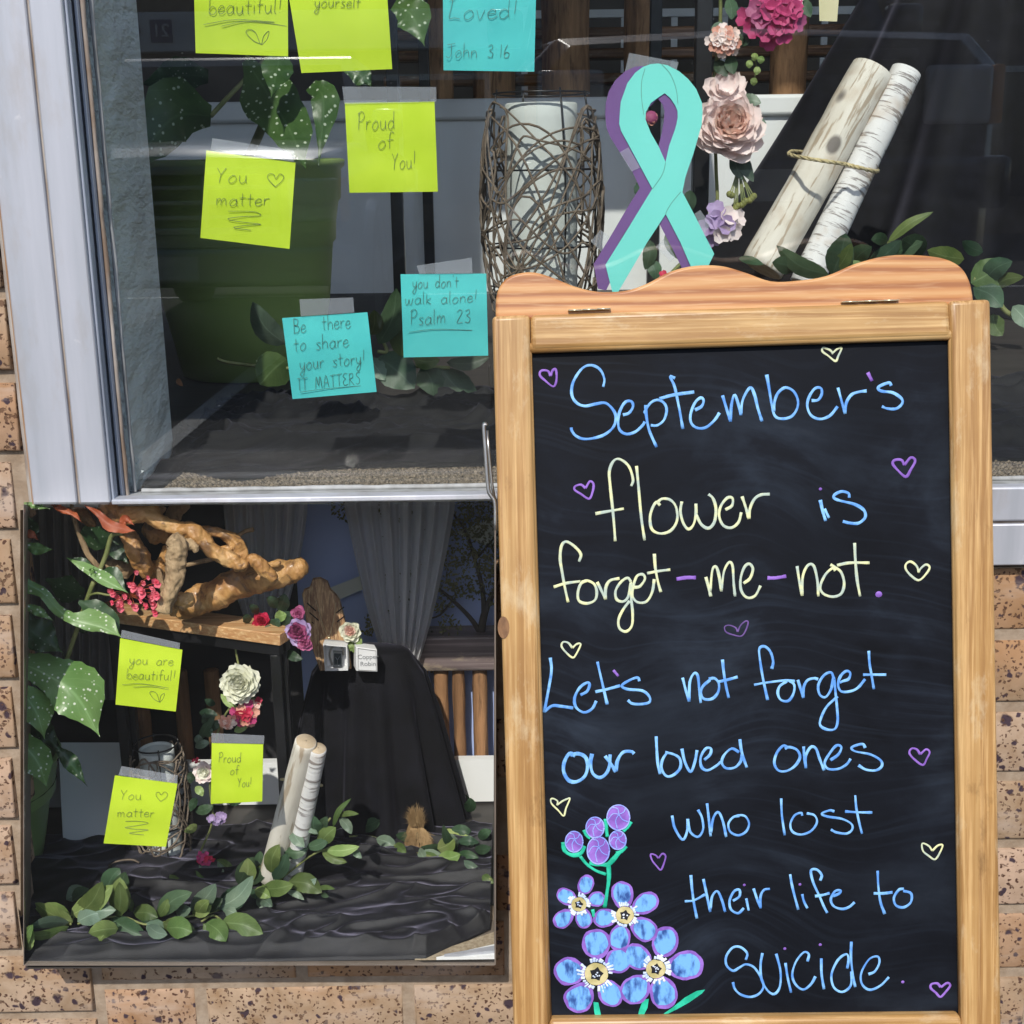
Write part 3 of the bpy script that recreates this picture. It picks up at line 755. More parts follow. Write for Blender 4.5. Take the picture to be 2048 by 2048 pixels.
# ---------------------------------------------------------------- paint-marker drawing
def marker(name, ca, cb, lo=.4, hi=.62):
    return nmat(name, ca, cb, 95, rough=.55, bump=.15, lo=lo, hi=hi, detail=3, spec=.3)
M_blue = marker('blue_marker', (.10, .28, .68), (.25, .53, .86))
M_yel = marker('pale_yellow_marker', (.42, .50, .42), (.72, .72, .38))
M_pur = marker('purple_marker', (.20, .09, .40), (.30, .15, .56))
M_purd = marker('thin_purple_marker', (.10, .055, .19), (.17, .09, .29))
M_grn = marker('green_marker', (.01, .36, .22), (.03, .55, .35))
M_wht = marker('white_marker', (.45, .55, .75), (.80, .85, .92))
M_bei = marker('beige_marker', (.42, .36, .15), (.60, .52, .27))
M_blk = marker('black_marker', (.008, .008, .012), (.015, .015, .02))
M_petal = nmat('scribbled_blue_marker', (.02, .07, .26), (.16, .40, .80), 170, (1, 1, .4), .55, .15, lo=.34, hi=.52, detail=4)
M_lil = marker('lilac_blue_marker', (.22, .28, .72), (.36, .42, .84))
WV = .0022
def strokes(name, K, lst, mat, w=3.0, h=HB, smooth=True, parent=None, label=None, jit=True, sides=8):
    if name == 'lettering' or name == 'dash':
        items = []
        for s in lst:
            raw = s[0] if (isinstance(s, tuple) and isinstance(s[0], list)) else s
            q = cat([c(K, *p) for p in raw], 6); items.append((s, [(a.x, a.y) for a in q]))
        groups = []
        for it in items:
            hit = [g for g in groups if any(min((a[0] - b_[0]) ** 2 + (a[1] - b_[1]) ** 2 for a in it[1] for b_ in o[1]) < 42 for o in g)]
            for g in hit: groups.remove(g)
            groups.append(sum(hit, []) + [it])
        o = None
        for g in groups: o = strokes('letter' if name == 'lettering' else 'dash_mark', K, [a[0] for a in g], mat, w, h, smooth, parent, label, jit, sides)
        return o
    mb = MB()
    for s in lst:
        ww = w
        if isinstance(s, tuple) and len(s) == 2 and isinstance(s[1], (int, float)) and isinstance(s[0], list): s, ww = s
        px = [c(K, *p) for p in s]
        q = cat(px, 5) if (len(px) > 2 and smooth) else cat(px, 4)
        P = [B(p[0], p[1], h) for p in q]
        n = len(P); sd = random.random() * 20
        R_ = [(ww * (.96 + .34 * noise.noise(Vector((i * .17, sd, 0))) + .12 * noise.noise(Vector((i * .9, sd, 4))) + (.10 if (i < 2 or i > n - 3) else 0))) * P[i].y / FP * 1.04 for i in range(n)]
        mb.tube(P, R_, sides, squash=(BN, .16))
    return obj(name, mb, mat, parent or panel, smooth=True, label=label)
def dots(name, K, lst, mat, h=HB):
    for (x, y, r) in lst:
        mb = MB(); o = None
        u, v = c(K, x, y); p = B(u, v, h); mb.ball(p, r * CROP[K][2] * p.y / FP, 10, 6, sc_=(1, .25, 1))
        obj(name, mb, mat, panel, smooth=True)
# September's
strokes('lettering', 'A', [
 [(712,600),(720,545),(690,480),(630,450),(570,470),(515,545),(495,610),(500,670),(535,715),(590,732),(660,718),(730,712),(785,765),(800,820),(780,880),(720,930),(640,955),(570,958),(520,935),(495,900),(492,880)],
 [(848,793),(890,780),(918,735),(905,700),(865,705),(830,760),(815,830),(825,895),(870,925),(930,912),(980,870),(1000,840)],
 [(1005,725),(1010,800),(1030,900),(1080,1015)], [(1010,780),(1000,770),(1040,710),(1090,690),(1135,715),(1150,765),(1130,830),(1085,865),(1040,865)],
 [(1208,540),(1175,530),(1205,600),(1235,740),(1262,890)], [(1100,682),(1200,655),(1340,635)],
 [(1345,760),(1390,735),(1405,695),(1385,675),(1345,710),(1315,790),(1320,850),(1360,883),(1420,880),(1480,830),(1515,778)],
 [(1535,658),(1560,740),(1590,840)], [(1590,840),(1598,720),(1620,655),(1650,740),(1662,795)], [(1662,795),(1675,690),(1725,606),(1755,650),(1780,750),(1808,838)]], M_blue)
strokes('lettering', 'B', [
 [(115,515),(130,600),(150,720),(172,800),(220,820),(285,805),(325,750),(330,690),(300,630),(245,605),(195,640),(170,700),(165,770)],
 [(425,695),(470,690),(495,650),(490,610),(450,610),(410,665),(395,730),(420,795),(480,822),(550,800),(605,735)],
 [(607,605),(630,690),(657,785)], [(657,785),(665,710),(700,655),(750,635),(805,628)],
 [(975,592),(960,572),(905,590),(883,610),(910,630),(985,640),(1045,680),(1050,715),(1010,750),(950,750),(910,735)]], M_blue)
# flower is
strokes('lettering', 'A', [
 [(905,1285),(918,1240),(890,1150),(830,1100),(785,1110),(755,1180),(760,1280),(775,1420),(788,1560),(795,1665)], [(658,1475),(750,1458),(855,1440)],
 [(942,1145),(955,1280),(975,1500),(998,1660)],
 [(1105,1418),(1080,1395),(1050,1440),(1035,1510),(1050,1585),(1110,1612),(1180,1590),(1222,1520),(1215,1430),(1175,1380),(1120,1372),(1088,1395)],
 [(1255,1390),(1245,1460),(1265,1540),(1300,1582),(1335,1550),(1352,1480),(1352,1405)], [(1352,1480),(1390,1550),(1440,1575),(1480,1530),(1490,1440),(1470,1370),(1438,1340)],
 [(1555,1448),(1600,1420),(1605,1370),(1570,1365),(1525,1420),(1512,1490),(1540,1555),(1595,1572),(1645,1535),(1665,1465)],
 [(1670,1355),(1695,1430),(1718,1510)], [(1718,1510),(1725,1440),(1755,1375),(1800,1345),(1862,1340)]], M_yel)
strokes('lettering', 'B', [([(485,1380),(500,1450),(522,1525)],3.4), ([(515,1440),(545,1505)],2.6),
 ([(685,1365),(680,1335),(635,1322),(590,1340),(578,1365),(620,1385),(720,1410),(785,1450),(795,1500),(750,1540),(690,1540),(640,1528)],3.2)], M_blue)
# forget-me-not.
strokes('lettering', 'C', [
 [(545,150),(558,100),(520,50),(460,12),(425,40),(415,130),(430,230),(450,340),(470,430)], [(370,325),(450,300),(555,285)],
 [(600,280),(560,300),(538,360),(545,420),(600,438),(655,415),(668,360),(650,305),(600,280),(565,290)],
 [(670,290),(700,350),(728,410)], [(728,410),(730,330),(760,280),(825,265)],
 [(905,290),(880,262),(835,290),(798,350),(805,410),(850,425),(885,390),(905,290),(905,400),(915,500),(910,590),(870,632),(825,610),(818,550),(850,480),(895,420)],
 [(925,328),(965,320),(1000,270),(985,238),(945,250),(920,320),(915,390),(950,430),(1010,425),(1050,360),(1065,270)],
 [(1065,95),(1072,190),(1090,290),(1110,360)], [(1015,230),(1095,215),(1175,205)],
 [(1420,255),(1440,330),(1455,390)], [(1450,360),(1465,210),(1490,185),(1510,240),(1528,355)], [(1528,355),(1545,220),(1580,155),(1605,180),(1612,290),(1622,390)],
 [(1680,300),(1725,265),(1745,200),(1720,165),(1685,190),(1660,270),(1665,350),(1705,398),(1760,385),(1798,315)]], M_yel)
strokes('lettering', 'D', [
 [(325,180),(340,280),(360,385)], [(360,385),(365,250),(400,175),(440,180),(465,280),(472,390)],
 [(590,212),(570,195),(520,240),(485,320),(505,370),(570,392),(630,370),(650,300),(630,225),(590,190),(555,170)],
 [(722,20),(728,150),(740,280),(760,390)], [(600,175),(690,158),(825,158)]], M_yel)
strokes('dash', 'C', [([(1218,270),(1285,260),(1352,260)],3.7), ([(1845,262),(1900,262),(1975,250)],3.7)], M_pur)
# apostrophes, dots of the i and full stops
strokes('apostrophe', 'B', [([(812,500),(842,560)],3)], M_pur)
strokes('apostrophe', 'C', [([(782,898),(817,940)],2.8)], M_pur)
dots('dot', 'B', [(486,1305,12)], M_pur); dots('dot', 'D', [(888,377,26)], M_pur)
dots('dot', 'E', [(1888,812,13)], M_pur)
dots('dot', 'F', [(352,737,12),(245,1190,13),(495,1162,13),(1077,1425,14)], M_pur)
# Let's not forget
strokes('lettering', 'C', [
 [(347,812),(355,900),(335,1030),(305,1190)], [(305,1185),(360,1145),(420,1148),(505,1160)],
 [(555,1070),(600,1045),(618,1000),(600,985),(550,1020),(515,1090),(525,1155),(580,1190),(635,1165),(665,1110)],
 [(672,840),(690,920),(720,1050),(740,1135)], [(658,1048),(740,1030),(830,1005)],
 [(962,975),(950,950),(900,965),(840,1005),(880,1030),(980,1040),(1030,1080),(1030,1120),(970,1133),(910,1128),(882,1105)],
 [(1260,950),(1280,1030),(1305,1115)], [(1305,1115),(1310,980),(1340,920),(1365,940),(1375,1030),(1385,1125)],
 [(1450,965),(1400,1010),(1385,1060),(1410,1098),(1465,1095),(1505,1050),(1510,990),(1480,955),(1440,960)],
 [(1535,825),(1545,920),(1560,1010),(1578,1090)], [(1500,980),(1570,965),(1640,945)]], M_blue, 3.0)
strokes('lettering', 'D', [
 [(150,890),(160,840),(140,770),(100,735),(65,750),(68,820),(85,930),(105,1030),(122,1105)], [(28,1000),(110,985),(240,970),(310,975)],
 [(255,975),(205,1010),(192,1060),(215,1105),(265,1110),(300,1060),(305,1000),(270,970)],
 [(330,965),(350,1030),(368,1090)], [(368,1090),(370,1020),(395,970),(440,955),(470,962)],
 [(580,965),(560,915),(510,935),(472,1000),(480,1065),(520,1085),(560,1030),(578,950),(590,1050),(600,1150),(605,1250),(585,1305),(530,1308),(485,1280),(490,1230),(530,1150),(605,1080)],
 [(620,985),(640,975),(680,960),(692,920),(665,905),(625,940),(608,1000),(630,1045),(690,1045),(745,1020),(795,960)],
 [(820,765),(825,850),(840,940),(855,1030)], [(780,930),(850,930),(940,930)]], M_blue, 2.9)
# our loved ones
strokes('lettering', 'C', [
 ([(520,1490),(480,1475),(445,1530),(440,1600),(475,1660),(530,1668),(585,1630),(605,1560),(590,1500),(540,1475),(485,1485)],4),
 ([(635,1475),(625,1540),(640,1610),(685,1640),(730,1615),(755,1560),(760,1480)],3.8), ([(725,1490),(765,1545),(800,1600)],3.6), ([(800,1595),(812,1520),(850,1465),(905,1460),(925,1475)],3.8),
 [(1078,1355),(1082,1450),(1090,1550),(1105,1615)],
 [(1150,1470),(1120,1520),(1115,1580),(1150,1630),(1200,1620),(1245,1570),(1240,1510),(1200,1480),(1140,1465)],
 [(1255,1440),(1275,1530),(1315,1600),(1345,1530),(1360,1450)],
 [(1410,1518),(1450,1480),(1455,1440),(1420,1440),(1385,1500),(1390,1565),(1430,1590),(1490,1560),(1525,1530)],
 [(1655,1375),(1665,1450),(1685,1520),(1703,1570)], [(1650,1465),(1600,1440),(1550,1480),(1530,1535),(1560,1575),(1620,1570),(1660,1530),(1672,1480)]], M_blue, 3.0)
strokes('lettering', 'D', [
 [(265,1435),(230,1420),(185,1470),(168,1540),(195,1590),(250,1595),(310,1560),(345,1500),(325,1450),(275,1430),(240,1440)],
 [(370,1425),(375,1500),(385,1575)], [(385,1575),(385,1490),(420,1430),(455,1440),(480,1510),(512,1590)],
 [(555,1520),(610,1480),(630,1430),(595,1420),(545,1480),(515,1540),(540,1580),(610,1580),(665,1550),(695,1510)],
 [(795,1435),(780,1410),(740,1415),(700,1435),(730,1460),(830,1480),(900,1520),(910,1560),(870,1590),(800,1585),(748,1555)]], M_blue, 3.0)
# who lost
strokes('lettering', 'E', [
 [(1330,275),(1350,370),(1410,462),(1445,400),(1452,300)], [(1452,310),(1470,400),(1530,440),(1570,380),(1560,290),(1530,230)],
 [(1600,180),(1615,310),(1628,435)], [(1628,410),(1650,290),(1690,250),(1725,330),(1748,440)],
 [(1850,275),(1800,290),(1765,340),(1780,400),(1840,428),(1900,400),(1925,340),(1900,285),(1860,272),(1825,282)]], M_blue, 2.8)
strokes('lettering', 'F', [
 [(220,130),(225,250),(245,390)],
 [(368,252),(360,232),(315,250),(285,310),(300,365),(360,385),(430,360),(472,300),(455,250),(400,235)],
 [(595,222),(560,215),(505,238),(545,258),(650,275),(715,310),(720,350),(680,378),(610,370),(570,350)],
 [(742,108),(750,200),(770,300),(790,380)], [(670,222),(760,228),(862,230)]], M_blue, 2.6)
# their life to
strokes('lettering', 'E', [
 [(1475,735),(1485,850),(1500,960),(1522,1070)], [(1428,938),(1500,930),(1585,885)],
 [(1572,765),(1600,900),(1625,1020)], [(1625,1000),(1640,900),(1680,860),(1715,930),(1740,1020)],
 [(1800,935),(1850,900),(1850,850),(1810,860),(1775,930),(1785,1000),(1840,1030),(1885,990)],
 [(1903,915),(1912,960),(1922,1010)]], M_blue, 2.8)
strokes('lettering', 'F', [
 [(25,765),(50,840),(75,905)], [(75,905),(75,820),(100,775),(140,768)],
 [(283,665),(300,760),(340,915)], [(368,805),(380,855),(405,905)],
 [(495,710),(505,670),(470,632),(430,640),(445,720),(490,820),(520,890),(545,938)], [(458,820),(510,812),(562,798)],
 [(585,820),(630,800),(640,780),(600,785),(570,840),(590,890),(650,910),(700,895),(738,862)],
 [(900,640),(905,750),(920,860),(950,945)], [(872,800),(940,800),(1005,792)],
 [(1085,768),(1050,775),(1015,830),(1030,885),(1085,898),(1135,860),(1135,800),(1080,782)]], M_blue, 2.9)
# suicide.
strokes('lettering', 'E', [
 [(1900,1390),(1910,1340),(1860,1293),(1800,1295),(1750,1360),(1750,1430),(1800,1475),(1850,1450),(1900,1425),(1965,1450),(2020,1534),(2036,1600),(1998,1655),(1932,1677),(1860,1658),(1815,1615),(1800,1562)]], M_blue, 2.8)
strokes('lettering', 'F', [
 [(88,1220),(75,1300),(80,1400),(120,1480),(170,1510),(210,1460),(215,1350),(185,1225)],
 [(250,1290),(265,1390),(290,1500)], [(405,1280),(415,1230),(380,1215),(325,1280),(298,1370),(320,1440),(375,1478),(430,1440),(462,1385)],
 [(503,1258),(505,1370),(522,1475)], [(715,1140),(712,1250),(725,1370),(742,1460)],
 [(685,1330),(695,1270),(680,1228),(620,1270),(575,1370),(590,1460),(650,1495),(710,1450),(715,1350)],
 [(835,1370),(880,1350),(912,1290),(900,1245),(840,1265),(785,1360),(790,1440),(845,1480),(920,1450),(980,1390)]], M_blue, 2.8)
# hearts
def heart(K, pts, mat, w=2.4):
    strokes('heart_outline', K, [(pts, w)], mat)
heart('A', [(350,525),(330,490),(285,488),(275,520),(310,555),(368,597),(390,550),(385,480),(362,488),(350,525)], M_pur)
heart('A', [(590,1300),(560,1275),(520,1285),(515,1310),(560,1340),(615,1372),(640,1320),(645,1270),(620,1252),(590,1300)], M_pur)
heart('B', [(575,370),(550,345),(505,330),(500,355),(540,385),(590,422),(610,385),(632,332),(600,340),(565,372)], M_yel, 2.2)
heart('B', [(1065,1140),(1045,1105),(1000,1105),(985,1130),(1020,1175),(1075,1220),(1110,1170),(1140,1110),(1110,1088),(1065,1140)], M_pur, 2.9)
heart('D', [(1165,225),(1150,180),(1110,150),(1078,165),(1075,200),(1110,245),(1165,278),(1215,235),(1240,190),(1215,170),(1180,195),(1160,225)], M_yel)
heart('C', [(1640,635),(1625,605),(1580,588),(1550,600),(1560,635),(1610,655),(1665,663),(1695,625),(1712,570),(1695,560),(1660,590),(1640,635)], M_purd, 1.6)
heart('C', [(500,745),(470,710),(435,705),(425,735),(460,780),(503,812),(530,780),(557,720),(530,718),(500,745)], M_yel, 2.2)
heart('D', [(1175,1480),(1150,1445),(1115,1440),(1100,1470),(1130,1510),(1192,1553),(1220,1510),(1240,1465),(1215,1445),(1175,1480)], M_pur)
heart('E', [(440,195),(445,165),(415,145),(393,150),(400,185),(450,235),(492,278),(510,220),(540,145),(515,148),(480,165),(440,195)], M_yel, 1.9)
heart('F', [(1285,500),(1260,465),(1215,448),(1220,500),(1260,535),(1305,560),(1340,510),(1358,460),(1325,462),(1285,500)], M_yel, 2.1)
heart('E', [(1225,605),(1200,580),(1165,575),(1175,620),(1210,665),(1242,695),(1265,650),(1280,590),(1255,570),(1225,605)], M_pur, 2.0)
heart('F', [(1345,1462),(1320,1435),(1280,1440),(1275,1468),(1310,1500),(1342,1530),(1375,1500),(1412,1450),(1390,1432),(1345,1462)], M_pur, 2.8)
# ---------------------------------------------------------------- drawn forget-me-nots
LAY = [0.00012]
def blob(name, K, cx, cy, rx, ry, ang, mat, h=None, parent=None, n=28, rag=.03, egg=0):
    LAY[0] += .00001
    hh = HB + (h if h is not None else LAY[0])
    ca, sa = math.cos(ang), math.sin(ang); sd = random.random() * 30
    pts = []
    for k in range(n):
        th = 2 * math.pi * k / n
        r = 1 + rag * noise.noise(Vector((math.cos(th) * 2, math.sin(th) * 2, sd))) * 3
        x = rx * r * math.cos(th); y = ry * r * math.sin(th) * (1 + egg * math.cos(th))
        pts.append(B(*c(K, cx + x * ca - y * sa, cy + x * sa + y * ca), hh))
    mb = MB(); mb.add(pts, [tuple(range(n))[::-1]])
    return obj(name, mb, mat, parent or panel)
def drawn_flower(center, petals, cr, extra=()):
    cx, cy = center
    f = blob('flower_centre', 'E', cx, cy, cr, cr * .95, 0, M_bei, h=.0011)
    f.name = 'drawn_flower'; f['label'] = 'blue forget-me-not drawing outlined in purple marker'
    for (px, py, rl, rw) in petals:
        a = math.atan2(py - cy, px - cx)
        blob('petal', 'E', px, py, rl, rw, a, M_pur, parent=f, egg=.12)
    for (px, py, rl, rw) in petals:
        a = math.atan2(py - cy, px - cx)
        k = .83
        blob('petal_fill', 'E', px + 3 * math.cos(a), py + 3 * math.sin(a), rl * k - 4, rw * k - 3, a, M_petal, h=.0004 + LAY[0], parent=f, rag=.05, egg=.12)
    # white rays
    lst = []
    for (px, py, rl, rw) in petals:
        a = math.atan2(py - cy, px - cx)
        for j in range(-2, 3):
            b_ = a + j * .20 + random.uniform(-.04, .04); r0 = cr * 1.02; r1 = cr * (1.5 + random.uniform(-.25, .25) - abs(j) * .04)
            lst.append(([(cx + r0 * math.cos(b_), cy + r0 * math.sin(b_)), (cx + r1 * math.cos(b_ + .08), cy + r1 * math.sin(b_ + .08))], 2.6 + random.uniform(-.7, .9)))
    strokes('ray', 'E', lst, M_wht, h=HB + .0009, parent=f, sides=6)
    n = 5; P = []
    for k in range(10):
        rr = cr * (.62 if k % 2 == 0 else .42); th = -math.pi / 2 + math.pi * k / 5 + .2
        P.append(B(*c('E', cx + rr * math.cos(th), cy + rr * math.sin(th)), HB + .0013))
    obj('flower_eye', MB().add(P, [tuple(range(10))[::-1]]), M_blk, f)
    mb = MB()
    for k in range(6):
        u, v = c('E', cx + cr * random.uniform(-.28, .28), cy + cr * random.uniform(-.3, .3)); p = B(u, v, HB + .0014); mb.ball(p, .0007, 6, 4, sc_=(1, .4, 1))
    obj('eye_dot', mb, M_wht, f)
    return f
def poly(name, K, pts, mat, h):
    P = [B(*c(K, *p), HB + h) for p in pts]
    return obj(name, MB().add(P, [tuple(range(len(P)))[::-1]]), mat, panel)
g = 0.00008
strokes('stem', 'E', [([(838,640),(842,760),(825,880),(808,985)],4.6), ([(620,590),(670,650),(740,700),(820,730)],3.4), ([(770,645),(830,655),(880,610),(920,560)],5.5), ([(600,575),(630,560),(655,510)],4), ([(490,480),(500,545),(555,580),(620,575)],5), ([(650,385),(670,430),(700,450)],3.6), ([(690,640),(760,655),(830,650)],4), ([(1010,320),(985,360),(950,395)],5), ([(815,300),(822,380),(830,440)],4), ([(975,510),(940,550),(900,570)],4.5), ([(715,1000),(730,1060)],3.6)], M_grn, h=HB + .0001)
poly('leaf', 'E', [(1262,1808),(1330,1760),(1430,1680),(1520,1630),(1585,1620),(1560,1650),(1460,1720),(1370,1770),(1300,1805)], M_grn, .0002)
poly('stem', 'E', [(722,1715),(760,1720),(775,1790),(788,1862),(745,1862),(728,1790)], M_grn, .00015)
poly('stem', 'E', [(1105,1700),(1150,1690),(1140,1760),(1100,1840),(1060,1850),(1075,1780)], M_grn, .00013)
for (x, y, rx, ry) in ((915,290,88,96),(735,368,70,80),(573,478,68,80),(760,545,86,105),(910,465,65,72)):
    bd = blob('drawn_bud', 'E', x, y, rx, ry, 0, M_pur, h=.0008)
    L_ = [([(x + rx * math.cos(t * .5236), y + ry * math.sin(t * .5236)) for t in range(13)], 1.6)]
    for k in range(5):
        th = k * 1.257 + .4
        L_.append(([(x + 4, y - ry * .25), (x + rx * .5 * math.cos(th + .4), y - ry * .2 + ry * .5 * math.sin(th + .4)), (x + rx * .95 * math.cos(th), y + ry * .95 * math.sin(th))], 1.3))
    strokes('bud_line', 'E', L_, M_lil, h=HB + .0009, parent=bd, sides=6)
drawn_flower((610, 962), [(662,812,80,62),(518,905,88,62),(492,1070,88,66),(645,1065,82,64),(745,922,70,58)], 58)
drawn_flower((965, 1045), [(945,890,112,84),(1120,955,112,78),(815,1065,95,72),(1110,1150,115,88),(925,1215,105,84)], 70)
drawn_flower((1205, 1462), [(1275,1255,125,100),(1430,1435,145,112),(1065,1370,118,95),(1050,1615,128,108),(1262,1640,130,106)], 76)
drawn_flower((745, 1500), [(745,1270,118,112),(540,1480,125,108),(910,1400,105,98),(615,1680,122,112),(850,1645,115,92)], 92)
# ================================================================ HANDWRITTEN NOTES
G = {
'a': (1.0, [[(.85,.8),(.5,1),(.1,.6),(.15,.1),(.5,0),(.85,.4),(.86,.95),(.85,.2),(1.05,.02)]]),
'b': (.95, [[(.1,2),(.08,1),(.1,0)], [(.1,.55),(.5,1),(.9,.6),(.8,.1),(.4,0),(.1,.25)]]),
'c': (.8, [[(.75,.85),(.4,1),(.05,.5),(.3,0),(.8,.2)]]),
'd': (1.0, [[(.85,.7),(.5,1),(.1,.6),(.15,.1),(.5,0),(.85,.4)], [(.87,2),(.85,.8),(.93,0)]]),
'e': (.85, [[(.08,.5),(.7,.6),(.7,.9),(.4,1),(.06,.6),(.15,.1),(.5,0),(.9,.3)]]),
'f': (.7, [[(.8,1.8),(.5,2),(.3,1.6),(.3,0)], [(0,1),(.7,1.08)]]),
'h': (.95, [[(.1,2),(.1,1),(.1,0)], [(.1,.6),(.45,1),(.8,.75),(.85,0)]]),
'i': (.35, [[(.15,1),(.17,0)], [(.15,1.45),(.18,1.5)]]),
'k': (.8, [[(.1,1.6),(.1,0)], [(.7,.95),(.15,.5),(.75,0)]]),
'l': (.35, [[(.15,2),(.15,.2),(.3,0)]]),
'm': (1.4, [[(.1,1),(.1,0)], [(.1,.6),(.35,1),(.6,.75),(.62,0)], [(.62,.6),(.9,1),(1.15,.75),(1.2,0)]]),
'n': (.95, [[(.1,1),(.1,0)], [(.1,.6),(.45,1),(.78,.75),(.82,0)]]),
'o': (.95, [[(.5,1),(.1,.6),(.15,.1),(.5,0),(.88,.45),(.75,.9),(.45,1)]]),
'p': (.95, [[(.1,1),(.1,-.9)], [(.1,.6),(.5,1),(.9,.6),(.7,.05),(.1,.15)]]),
'r': (.7, [[(.1,1),(.1,0)], [(.1,.6),(.35,.95),(.7,.95)]]),
's': (.75, [[(.7,.9),(.4,1),(.15,.8),(.4,.55),(.65,.3),(.45,.02),(.05,.08)]]),
't': (.75, [[(.35,1.7),(.35,.2),(.5,0)], [(0,1.05),(.75,1.1)]]),
'u': (.95, [[(.1,1),(.12,.3),(.4,0),(.75,.3),(.8,1)], [(.8,1),(.82,.2),(.95,0)]]),
'v': (.8, [[(.05,1),(.35,0),(.75,1)]]),
'w': (1.3, [[(.05,1),(.2,.1),(.45,.05),(.62,.9)], [(.62,.9),(.75,.1),(1.0,.05),(1.2,1)]]),
'y': (.9, [[(.08,1),(.12,.4),(.4,.15),(.75,.5),(.8,1)], [(.8,1),(.75,-.3),(.45,-.95),(.1,-.6),(.9,.3)]]),
'A': (1.2, [[(.05,0),(.55,1.9),(1.05,0)], [(.2,.7),(.95,.75)]]),
'B': (1.1, [[(.15,1.9),(.15,0)], [(.15,1.9),(.8,1.7),(.7,1.1),(.2,1),(.95,.8),(.85,.1),(.1,0)]]),
'E': (1.0, [[(.9,1.8),(.4,1.9),(.1,1.4),(.55,1.0),(.1,.6),(.3,0),(.95,.1)]]),
'I': (.7, [[(.35,1.9),(.35,0)], [(0,1.9),(.7,1.9)]]),
'J': (1.1, [[(.1,1.8),(1.2,2)], [(.65,1.9),(.7,.5),(.4,0),(0,.2)]]),
'L': (1.1, [[(.3,2),(.15,1),(.05,.1),(.5,.15),(1.0,0)], [(.0,1.9),(.5,2.1)]]),
'M': (1.4, [[(.05,0),(.3,1.9),(.65,.4),(1.0,1.9),(1.3,0)]]),
'P': (1.0, [[(.2,1.9),(.15,0)], [(.0,1.7),(.6,2),(.95,1.5),(.6,.95),(.15,.9)]]),
'R': (1.1, [[(.15,1.9),(.1,0)], [(.1,1.8),(.7,1.85),(.75,1.2),(.2,.95),(.95,0)]]),
'S': (1.0, [[(.9,1.8),(.4,1.9),(.2,1.4),(.7,.9),(.75,.3),(.4,0),(.05,.2)]]),
'T': (1.0, [[(0,1.85),(1.05,1.95)], [(.5,1.9),(.48,0)]]),
'Y': (1.1, [[(.05,1.9),(.5,1.0)], [(1.0,1.9),(.5,1.0),(.35,0)]]),
'1': (.4, [[(.2,1.8),(.2,0)]]), '2': (1.0, [[(.1,1.5),(.5,1.8),(.8,1.4),(.1,.1),(.9,.05)]]),
'3': (.9, [[(.1,1.6),(.6,1.8),(.7,1.3),(.3,1),(.8,.6),(.6,.05),(.05,.15)]]), '6': (.9, [[(.5,1.8),(.1,.8),(.2,.05),(.7,.1),(.8,.6),(.4,.8),(.1,.5)]]),
':': (.5, [[(.2,1.2),(.22,1.25)], [(.2,.4),(.22,.45)]]), '!': (.5, [[(.3,2),(.22,.5)], [(.2,.05),(.24,.08)]]), "'": (.35, [[(.15,2),(.2,1.6)]]), '.': (.4, [[(.2,0),(.24,.03)]]),
' ': (1.1, [])}
M_note_y = nmat('yellow_note_paper', (.56, .74, .025), (.62, .79, .04), 30, rough=.75, bump=.03, trans=.15, bscale=12)
M_note_b = nmat('aqua_note_paper', (.085, .60, .60), (.10, .66, .64), 30, rough=.75, bump=.03, trans=.15, bscale=12)
M_pen = nmat('pencil_line', (.05, .08, .05), (.11, .14, .10), 400, rough=.6, bump=0)
M_tape = tapemat('clear_tape', (.55, .57, .62), .34, .12)
